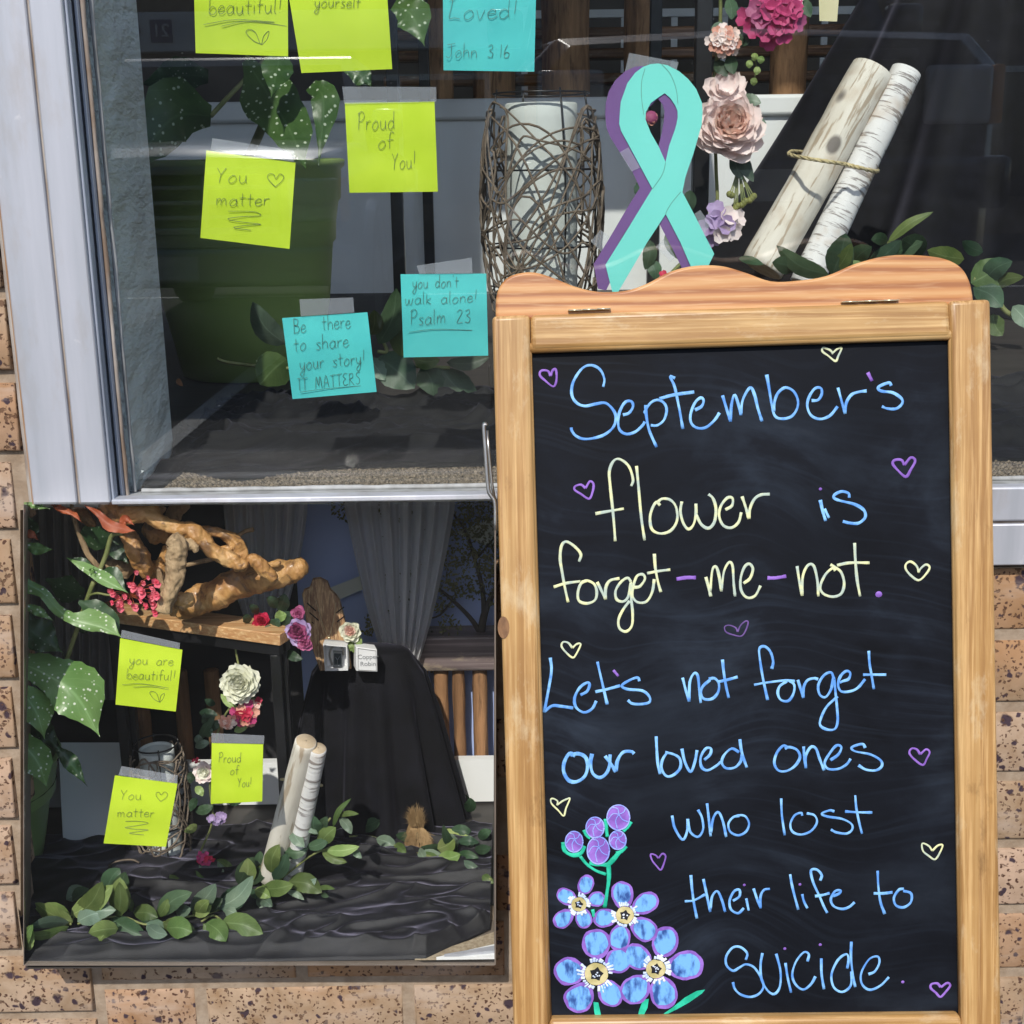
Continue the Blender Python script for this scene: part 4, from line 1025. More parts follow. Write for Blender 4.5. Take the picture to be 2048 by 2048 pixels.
def note(quad, Y, mat, texts, label, tape=None, draw=(), name='sticky_note', pen=.55, kx=1.0, pmat=None, group=None, trans=None):
    """quad: TL,TR,BR,BL in px; texts: (body, x, y, size_px, angle_deg, xscale)"""
    cen = W(sum(p[0] for p in quad) / 4, sum(p[1] for p in quad) / 4, Y)
    t = thing(name, cen, label, 'sticky note', group)
    def pt(a, b_, off=0):
        u = (quad[0][0] * (1 - a) + quad[1][0] * a) * (1 - b_) + (quad[3][0] * (1 - a) + quad[2][0] * a) * b_
        v = (quad[0][1] * (1 - a) + quad[1][1] * a) * (1 - b_) + (quad[3][1] * (1 - a) + quad[2][1] * a) * b_
        return u, v
    sd = random.random() * 9
    bow = lambda a, b_: .0045 * b_ ** 2.5 * (1 + .4 * math.sin(a * 3 + sd)) + .0006 * math.sin(b_ * 9 + sd)
    rows = []
    for i in range(9):
        rows.append([W(*pt(j / 8, i / 8), Y + bow(j / 8, i / 8)) for j in range(9)])
    rb = [[p + Vector((0, .0006, 0)) for p in r] for r in rows]
    mb = MB(); mb.grid(rows); mb.grid(rb[::-1]); obj('paper', mb, mat, t, smooth=True)
    inv = lambda u, v: max(0, min(1, (v - min(quad[0][1], quad[1][1])) / (max(quad[2][1], quad[3][1]) - min(quad[0][1], quad[1][1]))))
    mb = MB()
    def line(P, w):
        q = cat(P, 4)
        mb.tube([W(p[0], p[1], Y + bow(.5, inv(p[0], p[1])) - .0010) for p in q], [w * Y / FP] * len(q), 4)
    for (body, x, y, s, ang, *xs) in texts:
        xs = xs[0] if xs else 1.0
        if xs > 5: xs = xs / s / (sum(G[ch][0] + .18 for ch in body) - .18)
        ca, sa = math.cos(math.radians(ang)), math.sin(math.radians(ang)); X = 0
        for ch in body:
            wch, st = G[ch]; jy = random.uniform(-.06, .06)
            for k in st:
                L_ = []
                for (gx, gy) in k:
                    px = (X + gx + gy * .06) * s * xs; py = -(gy + jy) * s
                    L_.append((x + px * ca - py * sa, y + px * sa + py * ca))
                line(L_, pen)
            X += wch + .18
    for d in draw: line(d, pen)
    if mb.v: obj('handwriting', mb, pmat or M_pen, t)
    if tape:
        mb = MB(); rows = []
        n = 8
        for b_ in (0, .33, .66, 1):
            rows.append([W(*[(tape[0][k] * (1 - a / n) + tape[1][k] * a / n) * (1 - b_) + (tape[3][k] * (1 - a / n) + tape[2][k] * a / n) * b_ for k in (0, 1)], Y - .0012 + .0003 * math.sin(a * 2.3 + b_ * 4)) for a in range(n + 1)])
        mb.grid(rows); obj('clear_tape', mb, M_tape, t, smooth=True)
    return t
YN = 1.1375
w1 = lambda *p: c('W1', *p); w2 = lambda *p: c('W2', *p); w5 = lambda *p: c('W5', *p); w3 = lambda *p: c('W3', *p)
G1 = 'yellow sticky notes taped inside the shop window'; G2 = 'aqua sticky notes taped inside the shop window'
note([w1(1066,-215), w1(1588,-200), w1(1590,311), w1(1080,293)], YN, M_note_y, [('beautiful!', *w1(1150,78), 16.5, -1, 147)],
     'yellow note reading beautiful! with a double underline, leftmost at the top of the window', draw=[
     [w1(1125,135), w1(1300,108), w1(1515,122)], [w1(1220,145), w1(1350,118), w1(1480,128), w1(1582,145)],
     [w1(1447,246), w1(1400,225), w1(1358,180), w1(1375,162), w1(1410,180), w1(1440,246), w1(1455,200), w1(1484,172), w1(1475,215), w1(1447,246)]], pen=.5)
note([w1(1560,-230), w2(470,-180), w2(509,381), w2(8,403)], YN, M_note_y, [('yourself', *w2(78,40), 13, 1, 92)],
     'yellow note reading yourself at the top of the window, second from the left', pen=.5)
note([w2(788,-120), w2(1305,-118), w2(1293,396), w2(792,388)], YN, M_note_b, [('Loved!', *w2(820,108), 19, -1, 138), ('John 3:16', *w2(806,318), 14.5, 0, 127)],
     'aqua note reading Loved! John 3:16 at the top of the window', pen=.5)
note([w1(1139,830), w1(1631,898), w1(1598,1374), w1(1106,1313)], YN, M_note_y, [('You', *w1(1192,1010), 15.5, 0, 62), ('matter', *w1(1190,1135), 14, 0, 107)],
     'tilted yellow note reading You matter with a heart, below the others at the left', tape=[w1(1172,762), w1(1625,832), w1(1622,893), w1(1163,825)], draw=[
     [w1(1520,1032), w1(1478,985), w1(1485,960), w1(1510,962), w1(1522,985), w1(1545,960), w1(1566,975), w1(1555,1000), w1(1520,1032)],
     [w1(1260,1165), w1(1400,1168), w1(1438,1190), w1(1340,1195), w1(1257,1208), w1(1310,1222), w1(1440,1238), w1(1350,1245), w1(1290,1254), w1(1320,1262), w1(1385,1271)]], pen=.5)
note([w2(247,567), w2(742,560), w2(761,1058), w2(273,1064)], YN, M_note_y, [('Proud', *w2(318,718), 18, -2, 74), ('of', *w2(430,825), 17, -2, 30), ('You!', *w2(508,935), 17, -3, 48)],
     'yellow note reading Proud of You! taped in the middle of the window', tape=[w2(233,478), w2(752,480), w2(753,562), w2(245,575)], pen=.5)
note([w5(453,376), w5(924,344), w5(975,783), w5(511,823)], YN, M_note_b, [('Be  there', *w5(515,458), 15.5, -5, 115), ('to share', *w5(518,560), 15, -5, 110), ('your story!', *w5(550,660), 14, -5, 132), ('IT MATTERS', *w5(540,775), 12.5, -6, 127)],
     'tilted aqua note reading Be there to share your story!, lowest note in the window', tape=[w5(549,272), w5(845,262), w5(852,345), w5(556,366)], draw=[[w5(553,785), w5(700,765), w5(886,750)]], pen=.5)
note([w5(1107,134), w5(1580,130), w5(1591,583), w5(1124,593)], YN, M_note_b, [("you don't", *w5(1172,210), 12.5, -1, 92), ('walk alone!', *w5(1130,302), 12.5, -2, 145), ('Psalm 23', *w5(1160,412), 15, -2, 121)],
     'aqua note reading you don\'t walk alone! Psalm 23 beside the chalkboard', tape=[w5(1196,86), w5(1500,42), w5(1505,128), w5(1210,131)], draw=[[w5(1152,454), w5(1300,437), w5(1502,443)]], pen=.5)
# small scrap of tape high on the pane at the right
tg = thing('paper_scrap', W(1653, 20, YN), 'small cream paper scrap stuck high on the glass at the right', 'paper scrap')
mb = MB(); mb.hexa([W(1637, -30, YN), W(1680, -30, YN), W(1674, 43, YN), W(1639, 42, YN)], [W(1637, -30, YN + .0007), W(1680, -30, YN + .0007), W(1674, 43, YN + .0007), W(1639, 42, YN + .0007)])
obj('paper', mb, nmat('cream_paper', (.6, .55, .33), (.66, .6, .38), 20, rough=.8, bump=0), tg)
# ---------------------------------------------------------------- ribbon cut from paper
M_teal = nmat('teal_card', (.20, .75, .66), (.23, .80, .71), 9, rough=.7, bump=.04, trans=.1)
M_purp = nmat('purple_card', (.16, .075, .24), (.19, .09, .28), 9, rough=.7, bump=.04)
rb = thing('awareness_ribbon', W(1300, 340, YN), 'teal paper awareness ribbon backed with purple card, taped to the glass', 'ribbon')
def flat(name, K, outer, inner, Y, mat, th=.0006, parent=None):
    import bmesh
    bm = bmesh.new()
    def loop(pts): 
        vs = [bm.verts.new(W(*c(K, *p), Y)) for p in pts]
        return [bm.edges.new((vs[i], vs[(i + 1) % len(vs)])) for i in range(len(vs))]
    e = loop(outer)
    if inner: e += loop(inner)
    bmesh.ops.triangle_fill(bm, use_beauty=True, use_dissolve=False, edges=e)
    r = bmesh.ops.extrude_face_region(bm, geom=bm.faces[:])
    for v in [g for g in r['geom'] if isinstance(g, bmesh.types.BMVert)]: v.co.y += th
    bmesh.ops.recalc_face_normals(bm, faces=bm.faces[:])
    me = bpy.data.meshes.new(name); bm.to_mesh(me); bm.free(); me.materials.append(mat)
    o = bpy.data.objects.new(name, me); link(o, parent); return o
T_out = [(410,130),(465,110),(525,104),(600,118),(690,165),(760,225),(820,300),(866,408),(870,480),(864,575),(800,800),(738,980),(714,1098),(800,1260),(960,1575),(918,1662),(860,1690),(800,1720),(700,1490),(585,1268),(440,1490),(218,1870),(172,1868),(120,1660),(300,1370),(482,1072),(240,625),(226,570),(232,470),(238,400),(290,255),(350,175)]
T_in = [(578,334),(530,365),(470,410),(432,480),(428,535),(470,640),(530,745),(584,866),(612,740),(655,620),(668,575),(678,520),(676,470),(660,430),(620,370)]
P_out = [(410,122),(345,130),(270,165),(195,235),(145,320),(122,410),(118,500),(128,605),(160,680),(230,790),(330,945),(385,1065),(300,1200),(165,1430),(28,1655),(62,1845),(125,1858),(200,1700),(330,1500),(480,1250),(540,1350),(640,1540),(726,1718),(810,1700),(860,1600),(700,1300),(600,1100),(560,980),(640,800),(690,620),(700,500),(690,380),(640,260),(560,180)]
P_in = [(525,375),(480,420),(430,470),(430,560),(470,660),(528,745),(555,640),(572,540),(576,470),(560,420)]
flat('purple_ribbon', 'R', P_out, P_in, YN + .0012, M_purp, parent=rb)
flat('teal_ribbon', 'R', T_out, T_in, YN, M_teal, parent=rb)
mb = MB()
for ln in ([(425,145),(400,240),(398,360),(415,500)], [(555,112),(620,185),(665,300),(680,420)], [(585,870),(560,960),(500,1050),(484,1072)], [(700,1098),(640,1170),(600,1230),(585,1268)], [(308,1355),(260,1420),(220,1490)]):
    q = cat([c('R', *p) for p in ln], 5); mb.tube([W(p[0], p[1], YN - .0001) for p in q], .0002, 4)
obj('pencil_line', mb, M_pen, rb)
for qd in ([(303,22),(686,95),(670,150),(270,165)], [(230,792),(296,752),(386,908),(322,940)], [(800,1270),(852,1235),(930,1350),(880,1430)], [(508,1520),(575,1455),(660,1600),(625,1640)], [(5,1480),(80,1390),(150,1440),(90,1560)]):
    mb = MB(); mb.add([W(*c('R', *p), YN - .0003 if qd[0][0] == 230 else YN + .0024) for p in qd], [(0, 1, 2, 3)]); obj('clear_tape', mb, M_tape, rb)

# ================================================================ MAIN WINDOW DISPLAY
M_leaf_d = nmat('dark_spray_leaf', (.025, .06, .028), (.06, .11, .055), 25, rough=.5, bump=.25, trans=.15, var=.35, vein=.45)
M_leaf_m = nmat('olive_spray_leaf', (.07, .12, .03), (.14, .20, .06), 25, rough=.5, bump=.25, trans=.2, var=.3, vein=.45)
M_leaf_l = nmat('pale_green_leaf', (.20, .30, .08), (.34, .42, .16), 25, rough=.45, bump=.25, trans=.25, var=.25, vein=.45)
M_leaf_g = nmat('grey_green_leaf', (.11, .17, .12), (.20, .27, .19), 25, rough=.45, bump=.25, trans=.2, var=.25, vein=.45)
M_stem = nmat('green_stem', (.14, .17, .05), (.25, .26, .10), 40, rough=.6)
M_twig = nmat('brown_twig', (.10, .06, .03), (.22, .14, .07), 40, rough=.7)
M_velvet = nmat('black_velvet', (.0035, .0035, .005), (.007, .007, .011), 30, rough=.8, bump=.5, bscale=900, sheen=.10, spec=.2)
M_black = nmat('black_powder_steel', (.008, .008, .009), (.014, .014, .016), 20, rough=.35, bump=.1)
M_white = nmat('white_painted_board', (.76, .77, .77), (.82, .83, .83), 6, rough=.65, bump=.1)
def ysurf(v, zf=ZF, u=1024, lo=1.16, hi=3.0):
    p = FZ(u, v, zf); return max(lo, min(hi, p.y)) if p.y > 0 else hi
# --- low white wall at the back
lw = thing('low_white_wall', W(1200, 200, 3.0), 'low white painted partition with a rounded cap behind the display', 'partition')
zt = W(1100, 200, 3.0).z
obj('panel', MB().box(-1.1, 2.6, 3.0, 3.05, ZF, zt - .04), M_white, lw)
obj('cap', MB().box(-1.1, 2.6, 2.985, 3.065, zt - .04, zt + .005), M_white, lw, bevel=.008)
# --- log posts and beams behind it
def barkmat(name, a, b_):
    m, nt, b = newmat(name, .8)
    n1 = noisen(nt, coordn(nt, 'World', (22, 22, 3)), 1.5, 6, .65, .5); n2 = noisen(nt, coordn(nt, 'World', (60, 60, 8)), 2, 4)
    cc = ramp(nt, n1, [(.32, a), (.6, b_), (.75, tuple(x * 1.4 for x in b_))]); cc = mixc(nt, ramp(nt, n2, [(.55, 0.0), (.7, .7)]), cc, tuple(x * .35 for x in a))
    setc(nt, b, cc); nt.links.new(bumpn(nt, n1, .8, .01), b.inputs['Normal']); return m
M_log = barkmat('peeled_log', (.20, .10, .045), (.52, .28, .13))
def post(u0, u1, Y, group, label, z0=None, z1=2.2):
    a, b_ = W(u0, 150, Y), W(u1, 150, Y); r = (b_.x - a.x) / 2; cx = (a.x + b_.x) / 2
    sd = random.random() * 50
    mb = MB(); prof = [(r * (1 + .08 * noise.noise(Vector((0, 0, z * 5 + sd)))), z) for z in [(z0 or zt - .25) + (z1 - (z0 or zt - .25)) * i / 26 for i in range(27)]]
    mb.lathe(cx, Y + r, prof, 20, wob=lambda th, z: .09 * noise.noise(Vector((math.cos(th) * 1.5 + sd, math.sin(th) * 1.5, z * 4))))
    o = obj('log_post', mb, M_log, None, smooth=True); tag(o, label, 'log post', group); return o
gl = 'peeled log posts behind the white partition'
post(848, 905, 3.12, gl, 'slim crooked log post rising behind the white partition, leftmost in the window')
post(945, 1030, 3.16, gl, 'short log post under the aqua Loved note')
post(1085, 1182, 3.10, gl, 'thick dark log post right above the wicker lantern')
post(1250, 1316, 3.14, gl, 'log post above the paper ribbon, left of the black shelf leg')
post(1545, 1618, 3.10, gl, 'log post with a knot beside the pink hydrangea')
bw = thing('log_railing', (0.3, 3.3, 1.0), 'brown timber rails running between the log posts', 'railing')
for (v0, v1, Y) in ((58, 80, 3.35), (100, 122, 3.32), (150, 172, 3.34), (-40, -10, 3.35)):
    a = W(900, v1, Y).z; b_ = W(900, v0, Y).z
    obj('rail', MB().box(-.3, 2.4, Y, Y + .06, a, b_), woodmat('stained_rail', (.10, .045, .018), (.20, .09, .035), (.30, .15, .06), 'x', .5), bw, bevel=.006)
wr = thing('white_railing', (0.9, 4.5, 1.2), 'thin white metal railing deep inside the shop', 'railing')
z = W(1200, 27, 4.4).z
obj('rail', MB().box(.0, 2.0, 4.4, 4.42, z - .012, z + .012), M_white, wr)
for i in range(12): obj('baluster', MB().box(.05 + i * .16, .07 + i * .16, 4.405, 4.418, z - .25, z - .012), M_white, wr)
# --- black steel shelf
sh = thing('steel_shelf_frame', W(1335, 500, 2.3), 'black square steel frame of a display table behind the ribbon', 'display table')
def leg(u, v, w, Y, v1=None):
    p = W(u, v, Y); r = w * Y / FP / 2
    obj('leg', MB().box(p.x - r, p.x + r, Y, Y + 2 * r, ZF + .001, 1.5), M_black, sh, bevel=.002)
leg(1405, 250, 31, 2.32); leg(1310, 250, 22, 2.95); leg(795, 450, 24, 2.32); leg(857, 450, 20, 2.93)
xa, xb = W(795, 450, 2.32).x, W(1405, 250, 2.32).x
obj('top', MB().box(xa - .03, xb + .03, 2.30, 2.98, 1.5, 1.54), woodmat('table_wood', (.3, .14, .05), (.45, .23, .09), (.55, .3, .13), 'x'), sh, bevel=.003)
# --- pot and begonia
M_pot = nmat('green_plastic_pot', (.24, .34, .09), (.28, .38, .11), 5, rough=.4, bump=.05)
M_soil = nmat('potting_soil', (.012, .009, .007), (.03, .022, .016), 60, rough=1, bump=1)
def pot(center, prof, label, name='plant_pot'):
    cx, cy = center
    t = thing(name, (cx, cy, prof[0][1]), label, 'plant pot')
    obj('body', MB().lathe(cx, cy, prof, 48), M_pot if name == 'plant_pot' else M_pot2, t, smooth=True)
    zt_ = prof[-1][1]; r = prof[-1][0]
    obj('soil', MB().lathe(cx, cy, [(r * .97, zt_ - .03), (r * .5, zt_ - .022), (.001, zt_ - .02)], 24), M_soil, t, smooth=True)
    return t
PY = 1.80
pc = W(482, 500, PY); PYc = PY
zr = W(482, 322, PY).z; rr = 205 * PY / FP
prof = [(rr * .60, ZF + .001), (rr * .66, ZF + .004), (rr * .80, ZF + .10), (rr * .86, zr - .11), (rr * .89, zr - .105), (rr * .9, zr - .08), (rr * .93, zr - .055), (rr * .955, zr - .05), (rr * .97, zr - .012), (rr * 1.0, zr - .008), (rr * 1.01, zr), (rr * .97, zr + .002), (rr * .94, zr - .012)]
pot((pc.x, PY + .02), prof, 'large dark green plastic plant pot standing in the main window')
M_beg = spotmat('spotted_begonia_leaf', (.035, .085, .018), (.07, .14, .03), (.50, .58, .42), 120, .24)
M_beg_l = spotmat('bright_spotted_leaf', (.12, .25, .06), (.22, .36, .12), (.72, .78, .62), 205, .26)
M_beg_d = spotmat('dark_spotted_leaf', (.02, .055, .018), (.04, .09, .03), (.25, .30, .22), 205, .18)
M_beg_r = nmat('red_leaf_underside', (.42, .09, .035), (.58, .15, .06), 30, rough=.5, bump=.3, trans=.35)
bg_ = thing('begonia_plant', (pc.x, PY, zr), 'white spotted angel wing begonia growing from the dark green pot', 'plant')
def bleaf(parent, K, mid, wl, wr, mat, Y0, Y1, cup=.8, name='leaf', wave=.004, n=14):
    L_ = len(mid); k = CROP[K][2]
    m3 = [(*c(K, *p), Y0 + (Y1 - Y0) * i / (L_ - 1)) for i, p in enumerate(mid)]
    s_ = lambda w: [x * k for x in w] if isinstance(w, list) else w * k
    mb = leafmesh(m3, s_(wl), s_(wr), n, cup, wave, .03, 4)
    return obj(name, mb, mat, parent, smooth=True)
bleaf(bg_, 'W1', [(1165,640),(980,640),(850,760),(725,960)], [60,150,130,0], [60,230,110,0], M_beg, 1.62, 1.55)
bleaf(bg_, 'W1', [(1360,330),(1480,520),(1600,720),(1690,935)], [30,150,130,0], [30,170,110,0], M_beg, 1.62, 1.5)
bleaf(bg_, 'W1', [(1560,250),(1530,380),(1495,550)], [20,90,0], [20,90,0], M_beg, 1.55, 1.5)
bleaf(bg_, 'W1', [(1150,420),(980,420),(760,470)], [40,120,0], [40,110,0], M_beg_d, 1.72, 1.7)
bleaf(bg_, 'W2', [(520,20),(620,90),(690,260)], [40,110,0], [40,100,0], M_beg, 1.7, 1.66)
bleaf(bg_, 'W2', [(250,380),(340,420),(400,480)], [20,60,0], [20,60,0], M_beg, 1.6, 1.6)
bleaf(bg_, 'W1', [(1900,20),(1800,120),(1640,60)], [40,120,0], [40,110,0], M_beg, 1.7, 1.66)
bleaf(bg_, 'W2', [(60,470),(130,560),(100,930)], [40,90,0], [40,70,0], M_beg, 1.6, 1.55)
def stem3(parent, pts, r, mat=None, name='stem'):
    mb = MB(); mb.tube([Vector(p) for p in cat([Vector(p) for p in pts], 6)], r, 7); return obj(name, mb, mat or M_stem, parent, smooth=True)
stem3(bg_, [(pc.x, PY, zr - .03), W(540, 200, 1.72), W(520, 60, 1.7), W(500, -60, 1.7)], .006)
stem3(bg_, [W(530, 120, 1.7), W(470, 180, 1.66), W(*c('W1', 1165, 640), 1.62)], .003)
stem3(bg_, [W(520, 60, 1.7), W(505, 80, 1.66), W(*c('W1', 1360, 330), 1.62)], .003)
# --- wicker lantern with pale cylinder
M_vine = nmat('grey_brown_vine', (.10, .075, .055), (.21, .165, .125), 60, rough=.75, bump=.4)
M_cyl = nmat('pale_paper_cylinder', (.58, .62, .60), (.66, .70, .68), 10, rough=.8, bump=.2, bscale=160)
def lantern(cx, cy, z0, z1, rm, rtop, rc, label, nstr, tr, name='wicker_lantern', seed=3):
    rnd = random.Random(seed)
    t = thing(name, (cx, cy, z0), label, 'lantern')
    H = z1 - z0
    R_ = lambda z: rtop + (rm - rtop) * math.sin(math.pi * max(0, min(1, (z - z0) / H))) ** .9
    prof = [(.001, z0 + .002), (rc * .98, z0 + .002), (rc, z0 + .006)] + [(rc, z0 + H * k / 8) for k in range(1, 8)] + [(rc, z1 - H * .06), (rc * .96, z1 - H * .055), (rc * .9, z1 - H * .08)]
    obj('cylinder', MB().lathe(cx, cy, prof, 32), M_cyl, t, smooth=True)
    def P(th, z, o=0): r = R_(z) + o; return Vector((cx + r * math.cos(th), cy + r * math.sin(th), z))
    for k in range(4):
        th = -1.2 + k * math.pi / 2
        obj('frame_wire', MB().tube([P(th, z0 + H * i / 14, -tr) for i in range(15)], tr * .9, 6), M_black, t, smooth=True)
    for zz in (.01, .33, .66, .985):
        z = z0 + H * zz
        obj('frame_wire', MB().tube([P(2 * math.pi * i / 32, z, -tr) for i in range(33)], tr * .9, 6), M_black, t, smooth=True)
    for s in range(nstr):
        th = rnd.uniform(0, 6.28); z = rnd.uniform(z0 + .1 * H, z1 - .1 * H)
        dt = rnd.choice((-1, 1)); phase = rnd.uniform(0, 6.28); amp = rnd.uniform(.16, .46) * H; zc = z0 + H * rnd.uniform(.30, .70); fr = rnd.choice((.6, 1.0, 1.3, 1.8, 2.4))
        pts = []; n = 44; turns = rnd.uniform(.45, 1.1) * 2 * math.pi
        for i in range(n + 1):
            a = th + dt * turns * i / n + .35 * math.sin(i * .28 + phase)
            zz = zc + amp * math.sin(phase + fr * turns * i / n) + .05 * H * math.sin(i * .45 + th)
            zz = z0 + H / 2 + H * .505 * math.tanh((zz - z0 - H / 2) / (H * .36))
            pts.append(P(a, zz, tr * (.3 + 1.6 * abs(math.sin(i * .8 + s)))))
        obj('vine', MB().tube(pts, tr * rnd.uniform(.85, 1.15), 6), M_vine, t, smooth=True)
    return t
LY = 2.45
lc = W(1083, 300, LY)
lantern(lc.x, LY, ZF + .001, W(1083, 180, LY).z, 117 * LY / FP, 92 * LY / FP, 69 * LY / FP, 'tall wicker vine lantern around a pale cylinder in the main window', 24, .0020)
# --- flowers
petal_cache = {}
def petalmesh(kind):
    if kind in petal_cache: return petal_cache[kind]
    rows = []
    n, m_ = 5, 4
    for i in range(n + 1):
        t = i / n; w = {'peony': .55 * math.sin(math.pi * (.12 + .80 * t)) ** .6, 'thin': .28 * math.sin(math.pi * (.1 + .8 * t)) ** .7, 'round': .52 * math.sin(math.pi * (.08 + .84 * t)) ** .7}[kind]
        row = []
        for j in range(m_ + 1):
            s_ = (j / m_ - .5) * 2
            z = .30 * t * t + .12 * s_ * s_ + (.10 * math.sin(s_ * 5 + t * 3) * t if kind != 'round' else 0)
            row.append((s_ * w, t * (1 - .10 * s_ * s_ * (kind != 'thin')) + (.05 * math.sin(s_ * 7) if kind == 'peony' and i == n else 0), z))
        rows.append(row)
    mb = MB().grid(rows); me = bpy.data.meshes.new('petal'); me.from_pydata(mb.v, [], mb.f)
    me.polygons.foreach_set('use_smooth', [True] * len(me.polygons)); petal_cache[kind] = me; return me
def flower(parent, u, v, Y, R_px, mats, n=22, kind='peony', tilt0=15, tilt1=80, name='bloom', face=(0, -1, .25), seed=None):
    rnd = random.Random(seed if seed is not None else int(u * 7 + v)); cpt = W(u, v, Y); R_ = R_px * Y / FP
    ball = MB(); ball.ball(cpt, R_ * .22, 8, 6); f = obj(name, ball, mats[0], parent, smooth=True)
    fd = Vector(face).normalized(); base = fd.to_track_quat('Z', 'Y').to_matrix().to_4x4()
    ms = []
    for mt in mats:
        key = (kind, mt.name)
        if key not in petal_cache:
            me = petalmesh(kind).copy(); me.name = 'petal'; me.materials.clear(); me.materials.append(mt); petal_cache[key] = me
        ms.append(petal_cache[key])
    for k in range(n):
        t = k / max(1, n - 1)
        a = k * 2.39996 + rnd.uniform(-.2, .2); tilt = math.radians(tilt1 + (tilt0 - tilt1) * t + rnd.uniform(-7, 7))
        s_ = R_ * (.50 + .50 * t) * rnd.uniform(.9, 1.08)
        M_ = Matrix.Translation(cpt + fd * R_ * .18 * (1 - t)) @ base @ Matrix.Rotation(a, 4, 'Z') @ Matrix.Rotation(tilt, 4, 'X') @ Matrix.Scale(s_, 4)
        inst(ms[min(len(ms) - 1, int(t * len(ms)))], 'petal', f, M_)
    return f
def pm(name, a, b_): return nmat(name, a, b_, 60, rough=.6, bump=.15, trans=.2)
M_pk1 = pm('peach_petal', (.93, .66, .57), (.95, .78, .70)); M_pk2 = pm('blush_petal', (.92, .76, .73), (.95, .83, .80))
M_mg = pm('magenta_petal', (.50, .04, .16), (.66, .09, .26)); M_mg2 = pm('plum_petal', (.36, .06, .18), (.50, .14, .28))
M_lv = pm('lavender_petal', (.38, .26, .50), (.52, .40, .64)); M_wh = pm('ivory_petal', (.78, .78, .62), (.85, .85, .74))
M_rd = pm('crimson_petal', (.48, .015, .05), (.66, .03, .10)); M_pk3 = pm('salmon_petal', (.72, .30, .22), (.82, .45, .34))
M_bud = nmat('green_bud', (.16, .17, .04), (.26, .26, .07), 90, rough=.6)
def floret_head(parent, K, x, y, Y, R_px, mats, nf, fr, name='hydrangea_head'):
    """a head of small four-petalled florets"""
    cu, cv = c(K, x, y); p = W(cu, cv, Y); R_ = R_px * Y / FP; r = fr * Y / FP
    h_ = obj(name, MB().ball(p, R_ * .5, 8, 6), M_stem, parent, smooth=True)
    rnd = random.Random(int(x + y))
    base4 = []
    for k in range(nf):
        a = k * 2.39996; q = math.sqrt((k + .5) / nf); d = Vector((math.cos(a) * q, -math.sqrt(max(0, 1 - q * q)) * .7 - .15, math.sin(a) * q * .85))
        cp = p + d * R_
        nrm = (d + Vector((0, -.6, 0))).normalized(); mt4 = nrm.to_track_quat('Z', 'Y').to_matrix().to_4x4()
        mb = MB(); off = rnd.uniform(0, 1.5)
        for j in range(4):
            M_ = Matrix.Translation(cp) @ mt4 @ Matrix.Rotation(off + j * math.pi / 2, 4, 'Z') @ Matrix.Rotation(.25, 4, 'X') @ Matrix.Scale(r, 4)
            rows = []
            for i in range(4):
                t = i / 3; w = .55 * math.sin(math.pi * (.1 + .78 * t)) ** .6
                rows.append([M_ @ Vector((s_ * w, t, .15 * t + .1 * s_ * s_)) for s_ in (-1, 0, 1)])
            mb.grid(rows)
        obj('floret', mb, rnd.choice(mats), h_, smooth=True)
    return h_
def sprayleaf(parent, K, a, b_, w, mat, Y0, Y1, bend=.12, cup=.6, name='leaf'):
    k = CROP[K][2]; p0, p1 = c(K, *a), c(K, *b_)
    dx, dy = p1[0] - p0[0], p1[1] - p0[1]
    s_ = random.choice((-1, 1)) * bend * random.uniform(.3, 1)
    mid = (p0[0] + dx * .5 - dy * s_, p0[1] + dy * .5 + dx * s_)
    mb = leafmesh([(*p0, Y0), (*mid, (Y0 + Y1) / 2 - .004), (*p1, Y1)], w * k * .56, w * k * .56, 10, cup * 1.4, .001, .02, 3)
    return obj(name, mb, mat, parent, smooth=True)
fg = thing('floral_garland', W(1450, 250, 2.2), 'silk flower garland of peonies and hydrangea hanging right of the black shelf leg', 'flower garland')
FYm = 2.18
stem3(fg, [W(1440, -60, FYm), W(1440, 60, FYm + .02), W(1425, 200, FYm + .02), W(1432, 330, FYm + .02), W(1425, 450, FYm + .02), W(1330, 560, FYm)], .003)
for a, b_ in ((( 585, -10), (600, 90)), ((590, 120), (640, 220)), ((560, 100), (520, 180)), ((630, 180), (690, 190)), ((600, 250), (610, 340)), ((520, 280), (580, 350)), ((640, 460), (735, 470)), ((700, 530), (738, 620)), ((660, 560), (715, 660)), ((640, 680), (700, 830)), ((620, 690), (650, 820)), ((900, -10), (960, 80)), ((880, 60), (930, 120))):
    sprayleaf(fg, 'W3', a, b_, 55, random.choice((M_leaf_d, M_leaf_d, M_leaf_g)), FYm + .01, FYm - .01)
floret_head(fg, 'W3', 780, 85, FYm, 50, [M_mg, M_mg2, M_mg], 18, 20)
floret_head(fg, 'W3', 850, 35, FYm + .01, 26, [M_pk2, M_mg2], 6, 17)
floret_head(fg, 'W3', 560, 190, FYm, 29, [M_pk1, M_pk2, M_pk3], 20, 10, 'carnation')
flower(fg, *c('W3', 570, 420), FYm + .005, 50, [M_pk2], 14, 'peony', -20, 35, face=(0, -1, .6))
flower(fg, *c('W3', 585, 590), FYm - .01, 72, [M_pk1, M_pk1, M_pk2, M_pk2, M_pk2], 64, 'peony', -24, 58, face=(.05, -1, .45))
floret_head(fg, 'W3', 540, 1020, FYm, 36, [M_lv, M_lv, M_pk2], 9, 20)
for (x, y) in ((680,290),(715,320),(700,370),(730,270),(695,255)):
    sprayleaf(fg, 'W3', (x + 10, y - 15), (x, y + 22), 30, M_leaf_l, FYm - .01, FYm - .012)
